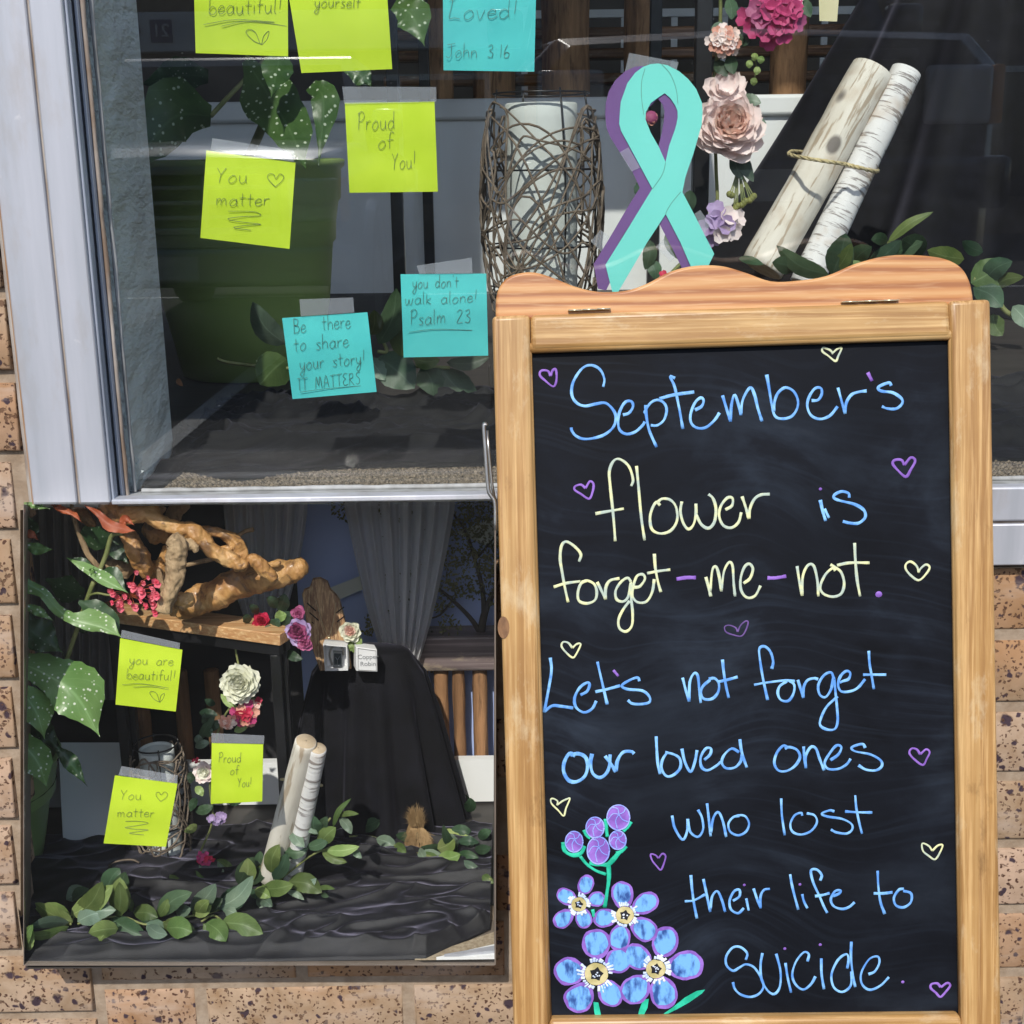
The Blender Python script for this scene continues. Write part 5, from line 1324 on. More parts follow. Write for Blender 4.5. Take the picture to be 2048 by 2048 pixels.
stem3(fg, [W(*c('W3', 690, 240), FYm), W(*c('W3', 712, 300), FYm), W(*c('W3', 700, 380), FYm)], .0012)
for i in range(11):
    x = 590 + (i * 37) % 120; y = 885 + (i * 53) % 75
    stem3(fg, [W(*c('W3', 630, 760), FYm), W(*c('W3', (630 + x) / 2, 830), FYm), W(*c('W3', x, y), FYm - .01)], .0011)
    b0 = W(*c('W3', x, y), FYm - .01); obj('bud', MB().ball(b0, .0055, 6, 5), M_bud, fg, smooth=True)
fb = obj('bloom', MB().ball(W(1302, 236, FYm + .1), .012, 8, 6), M_mg2, fg, smooth=True); 
floret_head(fg, 'S', 1302, 238, FYm + .1, 9, [M_pk3, M_mg2], 5, 7, 'carnation')
floret_head(fg, 'S', 1330, 562, FYm, 16, [M_rd], 7, 9, 'carnation')
for a, b_ in (((1300, 480), (1290, 540)), ((1330, 470), (1360, 520)), ((1290, 360), (1278, 400)), ((1380, 380), (1372, 430)), ((1300, 520), (1312, 560))):
    sprayleaf(fg, 'S', a, b_, 26, M_leaf_d, FYm + .05, FYm + .04)
# --- birch bundle
def birchmat(name, a, b_, dark, stretch):
    m, nt, b = newmat(name, .7)
    n1 = noisen(nt, coordn(nt, 'Object', (1, 1, .3)), 18, 5, .6); n2 = noisen(nt, coordn(nt, 'Object', stretch), 1.6, 4, .6); n3 = noisen(nt, coordn(nt, 'Object', (1, 1, 1)), 11, 3)
    cc = ramp(nt, n1, [(.3, a), (.65, b_)]); cc = mixc(nt, ramp(nt, n2, [(.555, 0.0), (.60, .8)]), cc, dark)
    cc = mixc(nt, ramp(nt, n3, [(.52, 0.0), (.66, .7)]), cc, (.46, .33, .21))
    vo = nt.nodes.new('ShaderNodeTexVoronoi'); vo.inputs['Scale'].default_value = 14; nt.links.new(coordn(nt, 'Object', (1, 1, .7)), vo.inputs['Vector'])
    cc = mixc(nt, ramp(nt, vo.outputs['Distance'], [(.13, .9), (.2, 0.0)]), cc, (.12, .10, .09))
    setc(nt, b, cc); nt.links.new(bumpn(nt, n2, .5, .002), b.inputs['Normal']); return m
M_birch1 = birchmat('peeled_birch', (.60, .55, .46), (.78, .74, .66), (.36, .27, .18), (60, 60, 6))
M_birch2 = birchmat('white_birch_bark', (.66, .65, .64), (.82, .81, .80), (.16, .13, .12), (12, 12, 130))
M_rope = nmat('sisal_rope', (.50, .40, .20), (.68, .58, .34), 120, rough=.9, bump=.6)
M_endg = nmat('log_end', (.42, .32, .20), (.58, .46, .32), 60, rough=.9, bump=.4)
def log(name, parent, a, b_, r0, r1, mat, seed=0):
    """a, b_: world end points"""
    ax = (b_ - a); L_ = ax.length; q = ax.to_track_quat('Z', 'Y').to_matrix().to_4x4()
    mb = MB(); n = 26
    prof = [(.0005, 0), (r0 * .9, 0), (r0 * .99, .001)] + [((r0 + (r1 - r0) * i / n) * (1 + .035 * noise.noise(Vector((seed, 3, i * .35)))), L_ * i / n) for i in range(1, n)] + [(r1 * .99, L_ - .001), (r1 * .9, L_), (.0005, L_ + .0005)]
    mb.lathe(0, 0, prof, 22, wob=lambda th, z: .05 * noise.noise(Vector((math.cos(th) + seed, math.sin(th), z * 9 / max(.1, L_ * 3)))))
    nf = len(mb.f); mb.mi = [1 if (i // 22 in (0, len(prof) - 2)) else 0 for i in range(nf)]
    me = bpy.data.meshes.new(name); me.from_pydata(mb.v, [], mb.f); me.materials.append(mat); me.materials.append(M_endg)
    me.polygons.foreach_set('material_index', mb.mi); me.polygons.foreach_set('use_smooth', [True] * nf)
    return inst(me, name, parent, Matrix.Translation(a) @ q)
def rope(parent, ring, r, mat=None, name='rope'):
    P = [Vector(p) for p in ring]; q = cat(P, 8, closed=True); q.append(q[0])
    for s in (0, 2.09, 4.19):
        pts = []
        for i, p in enumerate(q):
            t = (q[min(i + 1, len(q) - 1)] - q[max(0, i - 1)]).normalized(); a = t.orthogonal().normalized(); b_ = t.cross(a)
            pts.append(p + (a * math.cos(i * .8 + s) + b_ * math.sin(i * .8 + s)) * r * .55)
        obj('rope_strand', MB().tube(pts, r * .6, 6), mat or M_rope, parent, smooth=True)
def bundle(K, l1, l2, r1, r2, Yb, Yt, ropepts, label, rr_):
    kk = CROP[K][2]
    t = thing('birch_bundle', W(*c(K, *l1[0]), Yb), label, 'log bundle')
    for (a, b_), r, mat, dy, sd in ((l1, r1, M_birch1, 0, 2), (l2, r2, M_birch2, .0, 5)):
        log('birch_log', t, W(*c(K, *a), Yb + dy), W(*c(K, *b_), Yt + dy), r * kk * Yb / FP * 1.0, r * kk * Yt / FP * .93, mat, sd)
    rope(t, [W(*c(K, x, y), Y) for (x, y, Y) in ropepts], rr_)
    return t
Yb, Yt = 2.22, 2.30
bundle('W3', ((738, 1225), (1243, 318)), ((935, 1300), (1398, 322)), 100, 72, Yb, Yt,
       [(866, 705, 2.25), (950, 722, 2.165), (1050, 738, 2.16), (1125, 750, 2.19), (1190, 766, 2.185), (1262, 782, 2.24), (1240, 760, 2.33), (1100, 730, 2.36), (960, 700, 2.36), (880, 690, 2.31)],
       'two birch logs roped together leaning in the main window', .0032)
# --- velvet covered stand
vs = thing('velvet_draped_stand', (W(1960, 300, 2.9).x, 2.95, ZF), 'tall stand draped to the floor in black velvet, behind the birch logs', 'draped stand')
vx = W(2010, 300, 2.9).x; rows = []
zT = 1.45
for i in range(36):
    t = i / 35; z = zT + (ZF + .002 - zT) * t
    R0 = .20 + .40 * t ** .9 + .06 * t ** 6
    rows.append([(vx + R0 * (1 + (.03 + .10 * t) * math.sin(k * 14 * 2 * math.pi / 160 + .9 * math.sin(k * .11) + t * .8)) * math.cos(2 * math.pi * k / 160), 2.95 + R0 * (1 + (.03 + .10 * t) * math.sin(k * 14 * 2 * math.pi / 160 + .9 * math.sin(k * .11) + t * .8)) * math.sin(2 * math.pi * k / 160), z) for k in range(161)])
obj('velvet_cloth', MB().grid(rows), M_velvet, vs, smooth=True)
obj('table_top', MB().lathe(vx, 2.95, [(.001, zT - .02), (.205, zT - .02), (.205, zT + .003), (.001, zT + .004)], 48), M_velvet, vs, smooth=True)
# --- leaf sprays in the main window
def spray(name, label, K, leaves, stems, yfun, r=.0022, group=None, loc=None, dy=.0, kk=1.0, tipdy=-.015):
    p = c(K, *leaves[0][0]); t = thing(name, W(*p, yfun(p[1])), label, 'leaf garland', group)
    for (a, b_, w, mt) in leaves:
        pa = c(K, *a); pb = c(K, *b_); Y0 = yfun(pa[1]) + dy
        sprayleaf(t, K, a, b_, w, mt, Y0, Y0 + tipdy * random.uniform(.2, 1.2), cup=.8)
    for s_ in stems:
        stem3(t, [W(*c(K, *p), yfun(c(K, *p)[1]) + dy + .002) for p in s_], r)
    return t
D_, O_, L_l, Gy = M_leaf_d, M_leaf_m, M_leaf_l, M_leaf_g
spray('leafy_garland', 'dark green leaf garland at the foot of the birch logs behind the chalkboard top', 'P4', [
 ((770,1640),(455,1462),100,D_), ((785,1640),(870,1390),150,D_), ((800,1630),(905,1450),80,O_), ((790,1665),(1030,1600),110,O_), ((570,1610),(430,1565),100,D_),
 ((1120,1445),(1392,1262),55,O_), ((1000,1590),(1200,1430),95,D_), ((905,1570),(1025,1470),100,D_), ((1120,1440),(1020,1430),70,D_), ((1320,1530),(1205,1425),150,D_), ((230,1540),(380,1578),45,D_), ((1090,1520),(1330,1440),100,D_)],
 [[(780,1680),(790,1640),(800,1600)], [(1000,1600),(1090,1530),(1130,1440)]], lambda v: 2.05, .003, tipdy=-.05)
spray('leafy_garland', 'bright and dark leaf spray showing past the right corner of the chalkboard', 'W3', [
 ((1530,1150),(1500,1145),40,D_), ((1660,1180),(1490,1140),85,O_), ((1745,1150),(1650,1098),60,D_), ((1690,1290),(1845,1180),130,O_), ((1750,1280),(1880,1190),85,D_), ((1780,1310),(1932,1262),55,O_), ((1700,1310),(1835,1400),110,D_), ((1790,1430),(1835,1530),85,O_), ((1880,1395),(1960,1500),80,Gy)],
 [[(1700,1270),(1780,1310),(1850,1420),(1960,1460)]], lambda v: 1.95, .004, tipdy=-.05)
spray('leafy_garland', 'muted green leaf spray behind the two lower aqua notes', 'W5', [
 ((475,520),(290,285),120,Gy), ((480,600),(330,745),190,O_), ((985,520),(1085,210),120,D_), ((1110,590),(1075,290),150,O_), ((985,590),(1185,765),190,D_), ((1180,600),(1325,605),80,O_), ((1225,640),(1290,805),150,D_), ((1335,660),(1545,845),160,D_), ((930,600),(1020,720),90,Gy), ((940,470),(960,330),90,O_), ((1360,620),(1600,590),70,D_)],
 [[(95,600),(150,620),(320,640),(600,660)], [(980,560),(1030,560),(1010,500)], [(900,640),(1100,640),(1380,650)]], lambda v: 1.50, .0022, tipdy=-.03)
# --- black cloth crumpled on the display floor
def fbm(x, y, s, o=3): 
    r = 0; a = 1
    for k in range(o): r += a * noise.noise(Vector((x * s, y * s, 3.3 + k * 7))); s *= 2; a *= .5
    return r
def cloth(name, x0, x1, yf, yb, zf, amp, nx, ny, mat, label, seed=0, diag=.5, xfun=None, ef=.35):
    rows = []
    for i in range(ny + 1):
        t = i / ny; row = []
        for j in range(nx + 1):
            s_ = j / nx; x = x0 + (x1 - x0) * s_; y = yf(x) + (yb - yf(x)) * t
            a = x * .9 + seed; b_ = y
            wv = fbm(a, b_, 3, 2)
            w1_ = noise.noise(Vector((a * 7, b_ * 9, seed))); w2_ = noise.noise(Vector((a * 5 + 9, b_ * 11, seed + 3)))
            r = 1 - abs(noise.noise(Vector((a * 4.5 + w1_ * .9, (b_ + a * .25 * diag) * 19 + w2_ * 1.1, seed + 4))) * 2.2)
            r2 = 1 - abs(noise.noise(Vector(((a + b_) * 13 + w2_ * .9, (b_ - a * .5) * 26 + w1_ * 1.3, seed + 9))) * 2.0)
            r = max(r, 0); r2 = max(r2, 0)
            xx = x
            e = min(1, t / ef) ** 1.5 * .9 + .1
            if xfun: x = max(x, xfun(y))
            z = zf + .002 + amp * e * (r ** 2.2 * .9 + r2 ** 2.5 * .45 + .5 * (wv + .6) + .12 * noise.noise(Vector((a * 60, b_ * 90, 2))))
            if t > .98: z = zf + .001
            if i == 0: z = zf + .0008
            row.append((x, y, max(z, zf + .0008)))
        rows.append(row)
    o = obj(name, MB().grid(rows), mat, None, smooth=True); tag(o, label, 'black cloth'); return o
M_fab = nmat('black_fabric', (.008, .008, .009), (.017, .017, .019), 30, rough=.75, bump=.4, bscale=1400, sheen=.10, spec=.25)
edge = cat([W(*c('W4', 690, 1120), 1.16).xy, FZ(*c('W4', 700, 1300), ZF).xy, FZ(*c('W4', 900, 1335), ZF).xy, FZ(*c('W4', 980, 1235), ZF).xy, FZ(*c('W4', 1320, 1282), ZF).xy, FZ(*c('W4', 1640, 1235), ZF).xy, FZ(*c('W5', 1000, 1212), ZF).xy, FZ(*c('W5', 1560, 1205), ZF).xy, FZ(1700, 925, ZF).xy, FZ(2060, 925, ZF).xy], 8)
def yfm(x):
    best = 1.19
    for a, b_ in zip(edge[:-1], edge[1:]):
        if (a.x - x) * (b_.x - x) <= 0 and abs(b_.x - a.x) > 1e-6:
            return a.y + (b_.y - a.y) * (x - a.x) / (b_.x - a.x)
    return best if x < 0 else 1.19
cloth('black_cloth', -.336, .75, yfm, 1.56, ZF, .020, 230, 110, M_fab, 'crumpled black cloth spread on the floor of the main window', 2, .25)
cloth('black_cloth', .75, 2.2, lambda x: 1.19, 1.56, ZF, .009, 60, 40, M_fab, 'black cloth continuing behind the right side of the window', 5, .25)
# --- berber carpet strip along the glass
M_carp = nmat('berber_carpet', (.05, .038, .028), (.30, .235, .17), 230, rough=.95, bump=.6, bscale=700, lo=.36, hi=.66)
mb = MB(); rnd = random.Random(5)
octv = [(1, 0, 0), (0, 1, 0), (-1, 0, 0), (0, -1, 0), (.6, .6, .7), (-.6, .6, .7), (-.6, -.6, .7), (.6, -.6, .7), (0, 0, 1)]
octf = [(0, 1, 4), (1, 2, 5), (2, 3, 6), (3, 0, 7), (0, 4, 7), (1, 5, 4), (2, 6, 5), (3, 7, 6), (4, 5, 8), (5, 6, 8), (6, 7, 8), (7, 4, 8)]
for i in range(26):
    for j in range(340):
        x = -.336 + j * .0040 + (i % 2) * .002 + rnd.uniform(-.0009, .0009); y = 1.141 + i * .0036 + rnd.uniform(-.0008, .0008)
        if x > .95: continue
        r = rnd.uniform(.0017, .0026); rz = rnd.uniform(.0018, .0032)
        mb.add([(x + a * r, y + b_ * r, ZF - .0005 + cc_ * rz) for a, b_, cc_ in octv], octf)
o = obj('carpet_loops', mb, M_carp, smooth=True, kind='stuff'); tag(o, 'speckled brown looped carpet strip along the bottom of the glass', 'carpet')
# white paint flakes in the corner of the window, dry leaf and crumbs
fl = nmat('paint_flake', (.55, .62, .64), (.7, .76, .76), 90, rough=.6)
mb = MB()
for k in range(26):
    u, v = c('W4', rnd.uniform(672, 790), rnd.uniform(1100, 1320)); p = W(u, v, 1.139); s_ = rnd.uniform(.0006, .0022)
    mb.add([p + Vector((rnd.uniform(-s_, s_), rnd.uniform(-.0005, .0005), rnd.uniform(-s_, s_))) for _ in range(4)], [(0, 1, 2), (0, 2, 3)])
o = obj('paint_flakes', mb, fl, kind='stuff'); tag(o, 'white paint flakes caught in the lower left corner of the glass', 'paint flakes')
dl = obj('dry_leaf', leafmesh([(*c('W4', 990, 708), 1.49), (*c('W4', 985, 730), 1.49), (*c('W4', 1010, 752), 1.49)], 7, 5, 6, .4), nmat('dry_leaf', (.25, .09, .03), (.38, .16, .06), 40, rough=.8), smooth=True)
tag(dl, 'tiny rust brown dry leaf lying on the black cloth', 'leaf')
# ================================================================ LOWER DISPLAY CASE (added box for the inset scene, projecting to cast its drop shadow)
YF = 1.03; ZC = W(500, 1930, 1.03).z - .0005
case = thing('inset_case', (-.22, 1.08, ZC), 'glass fronted display case projecting from the brick wall below the window', 'display case')
M_casep = nmat('case_panel_brown', (.16, .13, .105), (.22, .18, .15), 12, rough=.5, bump=.1)  # brown toned to blend the added panels into the brick wall
q = [W(48, 1009, YF), W(989, 1009, YF), W(989, 1930, YF), W(48, 1930, YF)]
xt = OXL(q[0].z) + .0015; xb_ = OXL(q[3].z) + .0015
y2 = 1.127
zb_ = lambda u: W(u, 1009, y2).z - .001
TLb, TRb, BRb, BLb = Vector((OXL(zb_(48)) , y2, zb_(48))), Vector((q[1].x - .001, y2, zb_(989))), Vector((q[2].x - .002, y2, q[2].z)), Vector((xb_, y2, q[3].z))
def sidep(a, b_, a2, b2, off):
    o = Vector(off); mb = MB(); mb.hexa([a, b_, b2, a2], [a + o, b_ + o, b2 + o, a2 + o]); obj('side_panel', mb, M_casep, case)
sidep(q[0], q[3], TLb, BLb, (-.0006, 0, 0)); sidep(q[1], q[2], TRb, BRb, (.0012, 0, 0))  # added opaque sides, they throw the drop shadow on the wall
mb = MB(); o9 = Vector((0, 0, .002)); mb.hexa([q[0], q[1], TRb, TLb], [q[0] + o9, q[1] + o9, TRb + o9, TLb + o9]); obj('sun_lid', mb, M_glass2, case)  # clear lid added so that sun reaches the objects inside
sidep(q[3], q[2], BLb, BRb, (0, 0, -.0006))
mb = MB(); o_ = Vector((0, .003, 0)); mb.hexa([p + Vector((0, .0005, 0)) for p in q], [p + o_ for p in q]); obj('glass_pane', mb, M_glass2, case)
# recess behind the wall
M_navy = nmat('sky_reflection_blue', (.42, .52, .84), (.46, .56, .88), 3, rough=.8, bump=0)  # blue of the mirrored sky put into the backing colour
M_dark = nmat('charcoal_backing', (.02, .02, .024), (.035, .033, .036), 3, rough=.9, bump=0)
M_caseflr = nmat('dark_case_floor', (.03, .026, .024), (.055, .048, .044), 6, (1, 5, 1), .5, .1)
mb = MB(); mb.box(-1.3, .5, y2 + .001, 1.40, ZC - .012, ZC - .002); mb.hexa([BLb + Vector((0, .0, -.002)), BRb + Vector((0, 0, -.002)), Vector((q[2].x, YF + .004, ZC - .002)), Vector((q[3].x, YF + .004, ZC - .002))], [BLb + Vector((0, .0, -.008)), BRb + Vector((0, 0, -.008)), Vector((q[2].x, YF + .004, ZC - .0032)), Vector((q[3].x, YF + .004, ZC - .0032))]); obj('case_floor', mb, M_caseflr, case)
xs_ = W(590, 1100, 1.40).x
obj('back_panel', MB().box(xs_, .5, 1.40, 1.41, ZC, .658), M_navy, case)
obj('back_panel', MB().box(-1.3, xs_ - .001, 1.40, 1.41, ZC, .658), M_dark, case)
obj('bounce_panel', MB().box(-1.29, .49, 1.14, 1.40, .655, .658), M_white, case)  # white panel added to bounce light onto the back of the case
obj('end_panel', MB().box(-1.31, -1.3, 1.13, 1.41, ZC, .658), M_dark, case)
obj('end_panel', MB().box(.5, .51, 1.13, 1.41, ZC, .658), M_dark, case)
def yc(v, lo=1.06, hi=1.62):
    p = FZ(500, v, ZC); return max(lo, min(hi, p.y))
# white low boards
wb = thing('white_board', W(190, 1600, 1.27), 'white board standing on the case floor behind the left table leg', 'board')
mb = MB(); z0 = ZC + .001
mb.hexa([W(116, 1485, 1.27), W(262, 1485, 1.27), Vector((W(262, 1700, 1.25).x, 1.25, z0)), Vector((W(128, 1700, 1.25).x, 1.25, z0))], [W(116, 1485, 1.28) , W(262, 1485, 1.28), Vector((W(262, 1700, 1.26).x, 1.26, z0)), Vector((W(128, 1700, 1.26).x, 1.26, z0))])
obj('panel', mb, M_white, wb)
lp = thing('low_partition', (-.1, 1.5, ZC), 'low white partition with a cap along the back of the case', 'partition')
zt2 = W(900, 1500, 1.335).z
obj('panel', MB().box(-.9, .4, 1.335, 1.345, z0, zt2 - .012), M_white, lp); obj('cap', MB().box(-.9, .4, 1.515, 1.535, zt2 - .012, zt2), M_white, lp, bevel=.002)
# log posts at the back
for (u0, u1, v1, v0, lab) in ((990 - 90 + 0, 0, 0, 0, ''),):
    pass
def cpost(u0, u1, Y, label, ztop):
    a, b_ = W(u0, 1400, Y), W(u1, 1400, Y); r = (b_.x - a.x) / 2; cx = (a.x + b_.x) / 2; sd = random.random() * 50
    mb = MB(); prof = [(.001, ztop + .002), (r * .8, ztop + .001)] + [(r * (1 + .1 * noise.noise(Vector((0, 0, z * 30 + sd)))), z) for z in [ztop - (ztop - zt2 + .03) * i / 16 for i in range(17)]]
    mb.lathe(cx, Y + r, prof, 16, wob=lambda th, z: .10 * noise.noise(Vector((math.cos(th) * 1.5 + sd, math.sin(th) * 1.5, z * 20))))
    o = obj('log_post', mb, M_log2, None, smooth=True); tag(o, label, 'log post', 'small log posts along the back of the case')
M_log2 = barkmat('small_peeled_log', (.16, .08, .035), (.40, .21, .10))
zl = W(900, 1340, 1.357).z
for u0, u1, lab in ((250, 292, 'small log post behind the left leg of the case table'), (345, 375, 'small log post under the yellow beautiful note in the case'), (408, 438, 'small log post left of the white peony'), (790, 818, 'small log post at the right edge of the black velvet stand'), (826, 858, 'lightest small log post right of the velvet stand'), (868, 897, 'third small log post right of the velvet stand'), (905, 930, 'fourth small log post right of the velvet stand'), (945, 975, 'small log post nearest the right edge of the case')):
    cpost(u0, u1, 1.357, lab, zl)
# timber ledge on the posts
ld = obj('timber_ledge', MB().box(W(760, 1330, 1.35).x, .2, 1.35, 1.39, zl + .001, W(900, 1275, 1.35).z), woodmat('grey_ledge', (.10, .08, .08), (.17, .13, .13), (.24, .19, .19), 'x', .7), bevel=.002)
tag(ld, 'weathered timber ledge resting on the small log posts at the right', 'ledge')
# mirrored light fixtures, modelled as pale slabs
M_lite = nmat('mirror_light_pale', (.62, .64, .56), (.70, .72, .62), 3, rough=.6, bump=0)
for pts, Y, lab in (([(648, 1180), (735, 1146), (735, 1175), (672, 1202)], 1.382, 'pale slanting slab modelling a mirrored light fixture left of the large curtain'), ([(912, 1065), (1010, 1025), (1010, 1090), (975, 1092)], 1.38, 'pale slab modelling a mirrored light fixture in the upper right corner of the case')):
    mb = MB(); mb.prism([W(a, b_, Y) for a, b_ in pts], [W(a, b_, Y + .01) for a, b_ in pts]); o = obj('mirror_light_slab', mb, M_lite); tag(o, lab, 'mirrored light', None)
# sheer curtains
def sheer():
    m, nt, b = newmat('sheer_curtain', .8); b.inputs['Base Color'].default_value = (.92, .92, .94, 1)
    tr = nt.nodes.new('ShaderNodeBsdfTransparent'); tl = nt.nodes.new('ShaderNodeBsdfTranslucent'); tl.inputs[0].default_value = (.8, .8, .82, 1)
    m1 = nt.nodes.new('ShaderNodeMixShader'); m1.inputs[0].default_value = .4; m2 = nt.nodes.new('ShaderNodeMixShader'); m2.inputs[0].default_value = .88
    out = nt.nodes['Material Output']
    nt.links.new(b.outputs[0], m1.inputs[1]); nt.links.new(tl.outputs[0], m1.inputs[2]); nt.links.new(tr.outputs[0], m2.inputs[1]); nt.links.new(m1.outputs[0], m2.inputs[2]); nt.links.new(m2.outputs[0], out.inputs[0]); return m
M_sheer = sheer()
M_greyc = nmat('grey_curtain', (.30, .28, .28), (.38, .36, .36), 8, rough=.9, bump=.05)
def curtain(left, right, Y, folds, mat, label, amp=.010):
    L_ = cat(left, 8); R_ = cat(right, 8); rows = []
    for a, b_ in zip(L_, R_):
        row = []
        for j in range(97):
            t = j / 96; p = a.lerp(b_, t); row.append(W(p.x, p.y, Y + amp * math.sin(t * folds * 6.283 + .8 * math.sin(t * 9)) + .3 * amp * math.sin(t * folds * 15)))
        rows.append(row)
    o = obj('curtain', MB().grid(rows), mat, smooth=True); tag(o, label, 'curtain', None); return o
curtain([(445, 985), (455, 1100), (470, 1180), (500, 1270)], [(618, 985), (610, 1060), (592, 1150), (560, 1270)], 1.35, 6, M_sheer, 'narrow sheer curtain hanging behind the driftwood', .008)
curtain([(683, 985), (705, 1090), (735, 1220), (768, 1320)], [(915, 985), (898, 1080), (868, 1220), (838, 1325)], 1.34, 7, M_sheer, 'large sheer curtain narrowing downward at the right of the case', .008)
curtain([(40, 985), (45, 1150), (50, 1400)], [(225, 985), (228, 1150), (230, 1400)], 1.385, 8, M_greyc, 'dark grey curtain behind the begonia leaves', .008)
# tree mirrored in the glass, modelled as solid geometry
tr_ = thing('mirrored_tree', W(960, 1330, 1.53), 'small leafy tree with dark forked trunk at the right of the case', 'tree')
tb = MB(); TY = 1.368
M_tbark = nmat('tree_bark_dark', (.035, .03, .028), (.07, .055, .045), 60, rough=.9)
M_tfol = nmat('tree_foliage', (.12, .125, .05), (.26, .25, .10), 30, rough=.6, bump=0, trans=.3)
for br in ([(965,1335,TY,11),(962,1280,TY,9),(968,1230,TY,8),(985,1190,TY,6),(1010,1160,TY,5)], [(964,1270,TY,7),(940,1235,TY,5),(905,1200,TY,4),(870,1170,TY,2)], [(968,1235,TY,6),(965,1180,TY,5),(950,1120,TY,4),(930,1060,TY,3),(900,1020,TY,2)], [(955,1335,TY,4),(935,1305,TY,4),(900,1285,TY,3),(870,1278,TY,1.5)], [(950,1120,TY,3),(985,1080,TY,2),(1010,1050,TY,2)], [(905,1200,TY,3),(880,1230,TY,2),(845,1240,TY,1)]):
    tubepx(tb, br, 4, 7)
obj('trunk', tb, M_tbark, tr_, smooth=True)
tb = MB(); tubepx(tb, [(863,1345,TY,3),(863,1300,TY,3),(864,1262,TY,3)], 2, 6)
lo_ = obj('lamp_post', tb, M_tbark); tag(lo_, 'thin dark lamp post standing left of the small tree trunk', 'lamp post')
fb_ = MB(); rnd = random.Random(11)
cl_ = [(700,1005,38),(740,1020,35),(790,1010,40),(840,1040,45),(800,1075,30),(760,1150,32),(800,1170,38),(850,1130,40),(900,1090,45),(930,1030,50),(975,1050,45),(950,1150,50),(985,1120,35),(760,1240,28),(800,1250,30),(830,1205,35),(880,1190,35),(780,1285,22),(1000,1190,28),(900,1250,22),(735,1260,14)]
for (u, v, r) in cl_:
    for k in range(int(r * r / 7)):
        a = rnd.uniform(0, 6.28); q_ = r * math.sqrt(rnd.random()); s_ = rnd.uniform(2.6, 6.0)
        p = Vector(W(u + q_ * math.cos(a) * 1.15, v + q_ * math.sin(a), TY + rnd.uniform(-.02, .02))); w_ = s_ * TY / FP
        d1 = Vector((rnd.uniform(-1, 1), rnd.uniform(-.6, .6), rnd.uniform(-1, 1))).normalized(); d2 = d1.orthogonal().normalized() * .55
        fb_.add([p + d1 * w_, p + d2 * w_, p - d1 * w_, p - d2 * w_], [(0, 1, 2, 3)])
o = obj('crown', fb_, M_tfol, tr_); o['kind'] = 'stuff'
# ---------------------------------------------------------------- table with driftwood
YT0 = 1.215
A0 = W(200, 1221, YT0); zA = A0.z
B0 = FZ(559, 1269, zA)
d = (B0 - A0).normalized(); nrm = Vector((-d.y, d.x, 0)).normalized()
if nrm.y < 0: nrm = -nrm
M_slab = woodmat('honey_table_edge', (.42, .20, .085), (.56, .30, .13), (.64, .38, .19), 'x', 1.2, .35)
st = thing('side_table', ((A0 + B0) / 2 + nrm * .08 - Vector((0, 0, zA - ZC))), 'small table with honey coloured wooden top and black steel frame in the case', 'table')
thk = .0115; dep = .032
def slab(a, b_, t0, t1, dd, mat, name, bev, inset=0):
    a = a + d * inset + nrm * inset; b_ = b_ - d * inset + nrm * inset
    mb = MB(); mb.hexa([a - Vector((0, 0, t1)), b_ - Vector((0, 0, t1)), b_ - Vector((0, 0, t0)), a - Vector((0, 0, t0))], [a + nrm * dd - Vector((0, 0, t1)), b_ + nrm * dd - Vector((0, 0, t1)), b_ + nrm * dd - Vector((0, 0, t0)), a + nrm * dd - Vector((0, 0, t0))])
    obj(name, mb, mat, st, bevel=bev)
A1 = A0 - d * .012
slab(A1, B0, 0, thk, dep, M_slab, 'table_top', .0008)
slab(A1, B0, thk + .0003, thk + .012, .008, M_black, 'apron', .0008, .004)
slab(A1 + nrm * (dep - .02), B0 + nrm * (dep - .02), thk + .0003, thk + .012, .008, M_black, 'apron', .0008, .004)
def tleg(p):
    r = .0048; mb = MB(); mb.box(p.x - r, p.x + r, p.y - r, p.y + r, ZC, zA - thk - .0123); obj('leg', mb, M_black, st, bevel=.0006)
for p in (A1 + d * .022 + nrm * .006, B0 - d * .011 + nrm * .009, A1 + d * .022 + nrm * (dep - .012), B0 - d * .011 + nrm * (dep - .012)): tleg(p)
# driftwood
def driftmat():
    m, nt, b = newmat('varnished_driftwood', .55)
    v = coordn(nt, 'World'); n1 = noisen(nt, v, 26, 5, .6, 1.5); n2 = noisen(nt, v, 60, 4, .6, 1.0); n3 = noisen(nt, v, 14, 3)
    cc = ramp(nt, n1, [(.3, (.26, .11, .035)), (.5, (.50, .26, .085)), (.7, (.68, .42, .18))])
    cc = mixc(nt, ramp(nt, n2, [(.53, 0.0), (.64, .8)]), cc, (.13, .065, .03)); cc = mixc(nt, ramp(nt, n3, [(.62, 0.0), (.7, .6)]), cc, (.20, .11, .06))
    setc(nt, b, cc); nt.links.new(bumpn(nt, n2, .7, .003), b.inputs['Normal']); b.inputs['Coat Weight'].default_value = .15; b.inputs['Coat Roughness'].default_value = .2; return m
M_dw = driftmat()
M_dw2 = barkmat('grey_driftwood', (.17, .10, .05), (.42, .29, .16))
dw = thing('driftwood_sculpture', (A0 + B0) / 2 + nrm * .05, 'twisted varnished driftwood piece lying on the case table', 'driftwood')
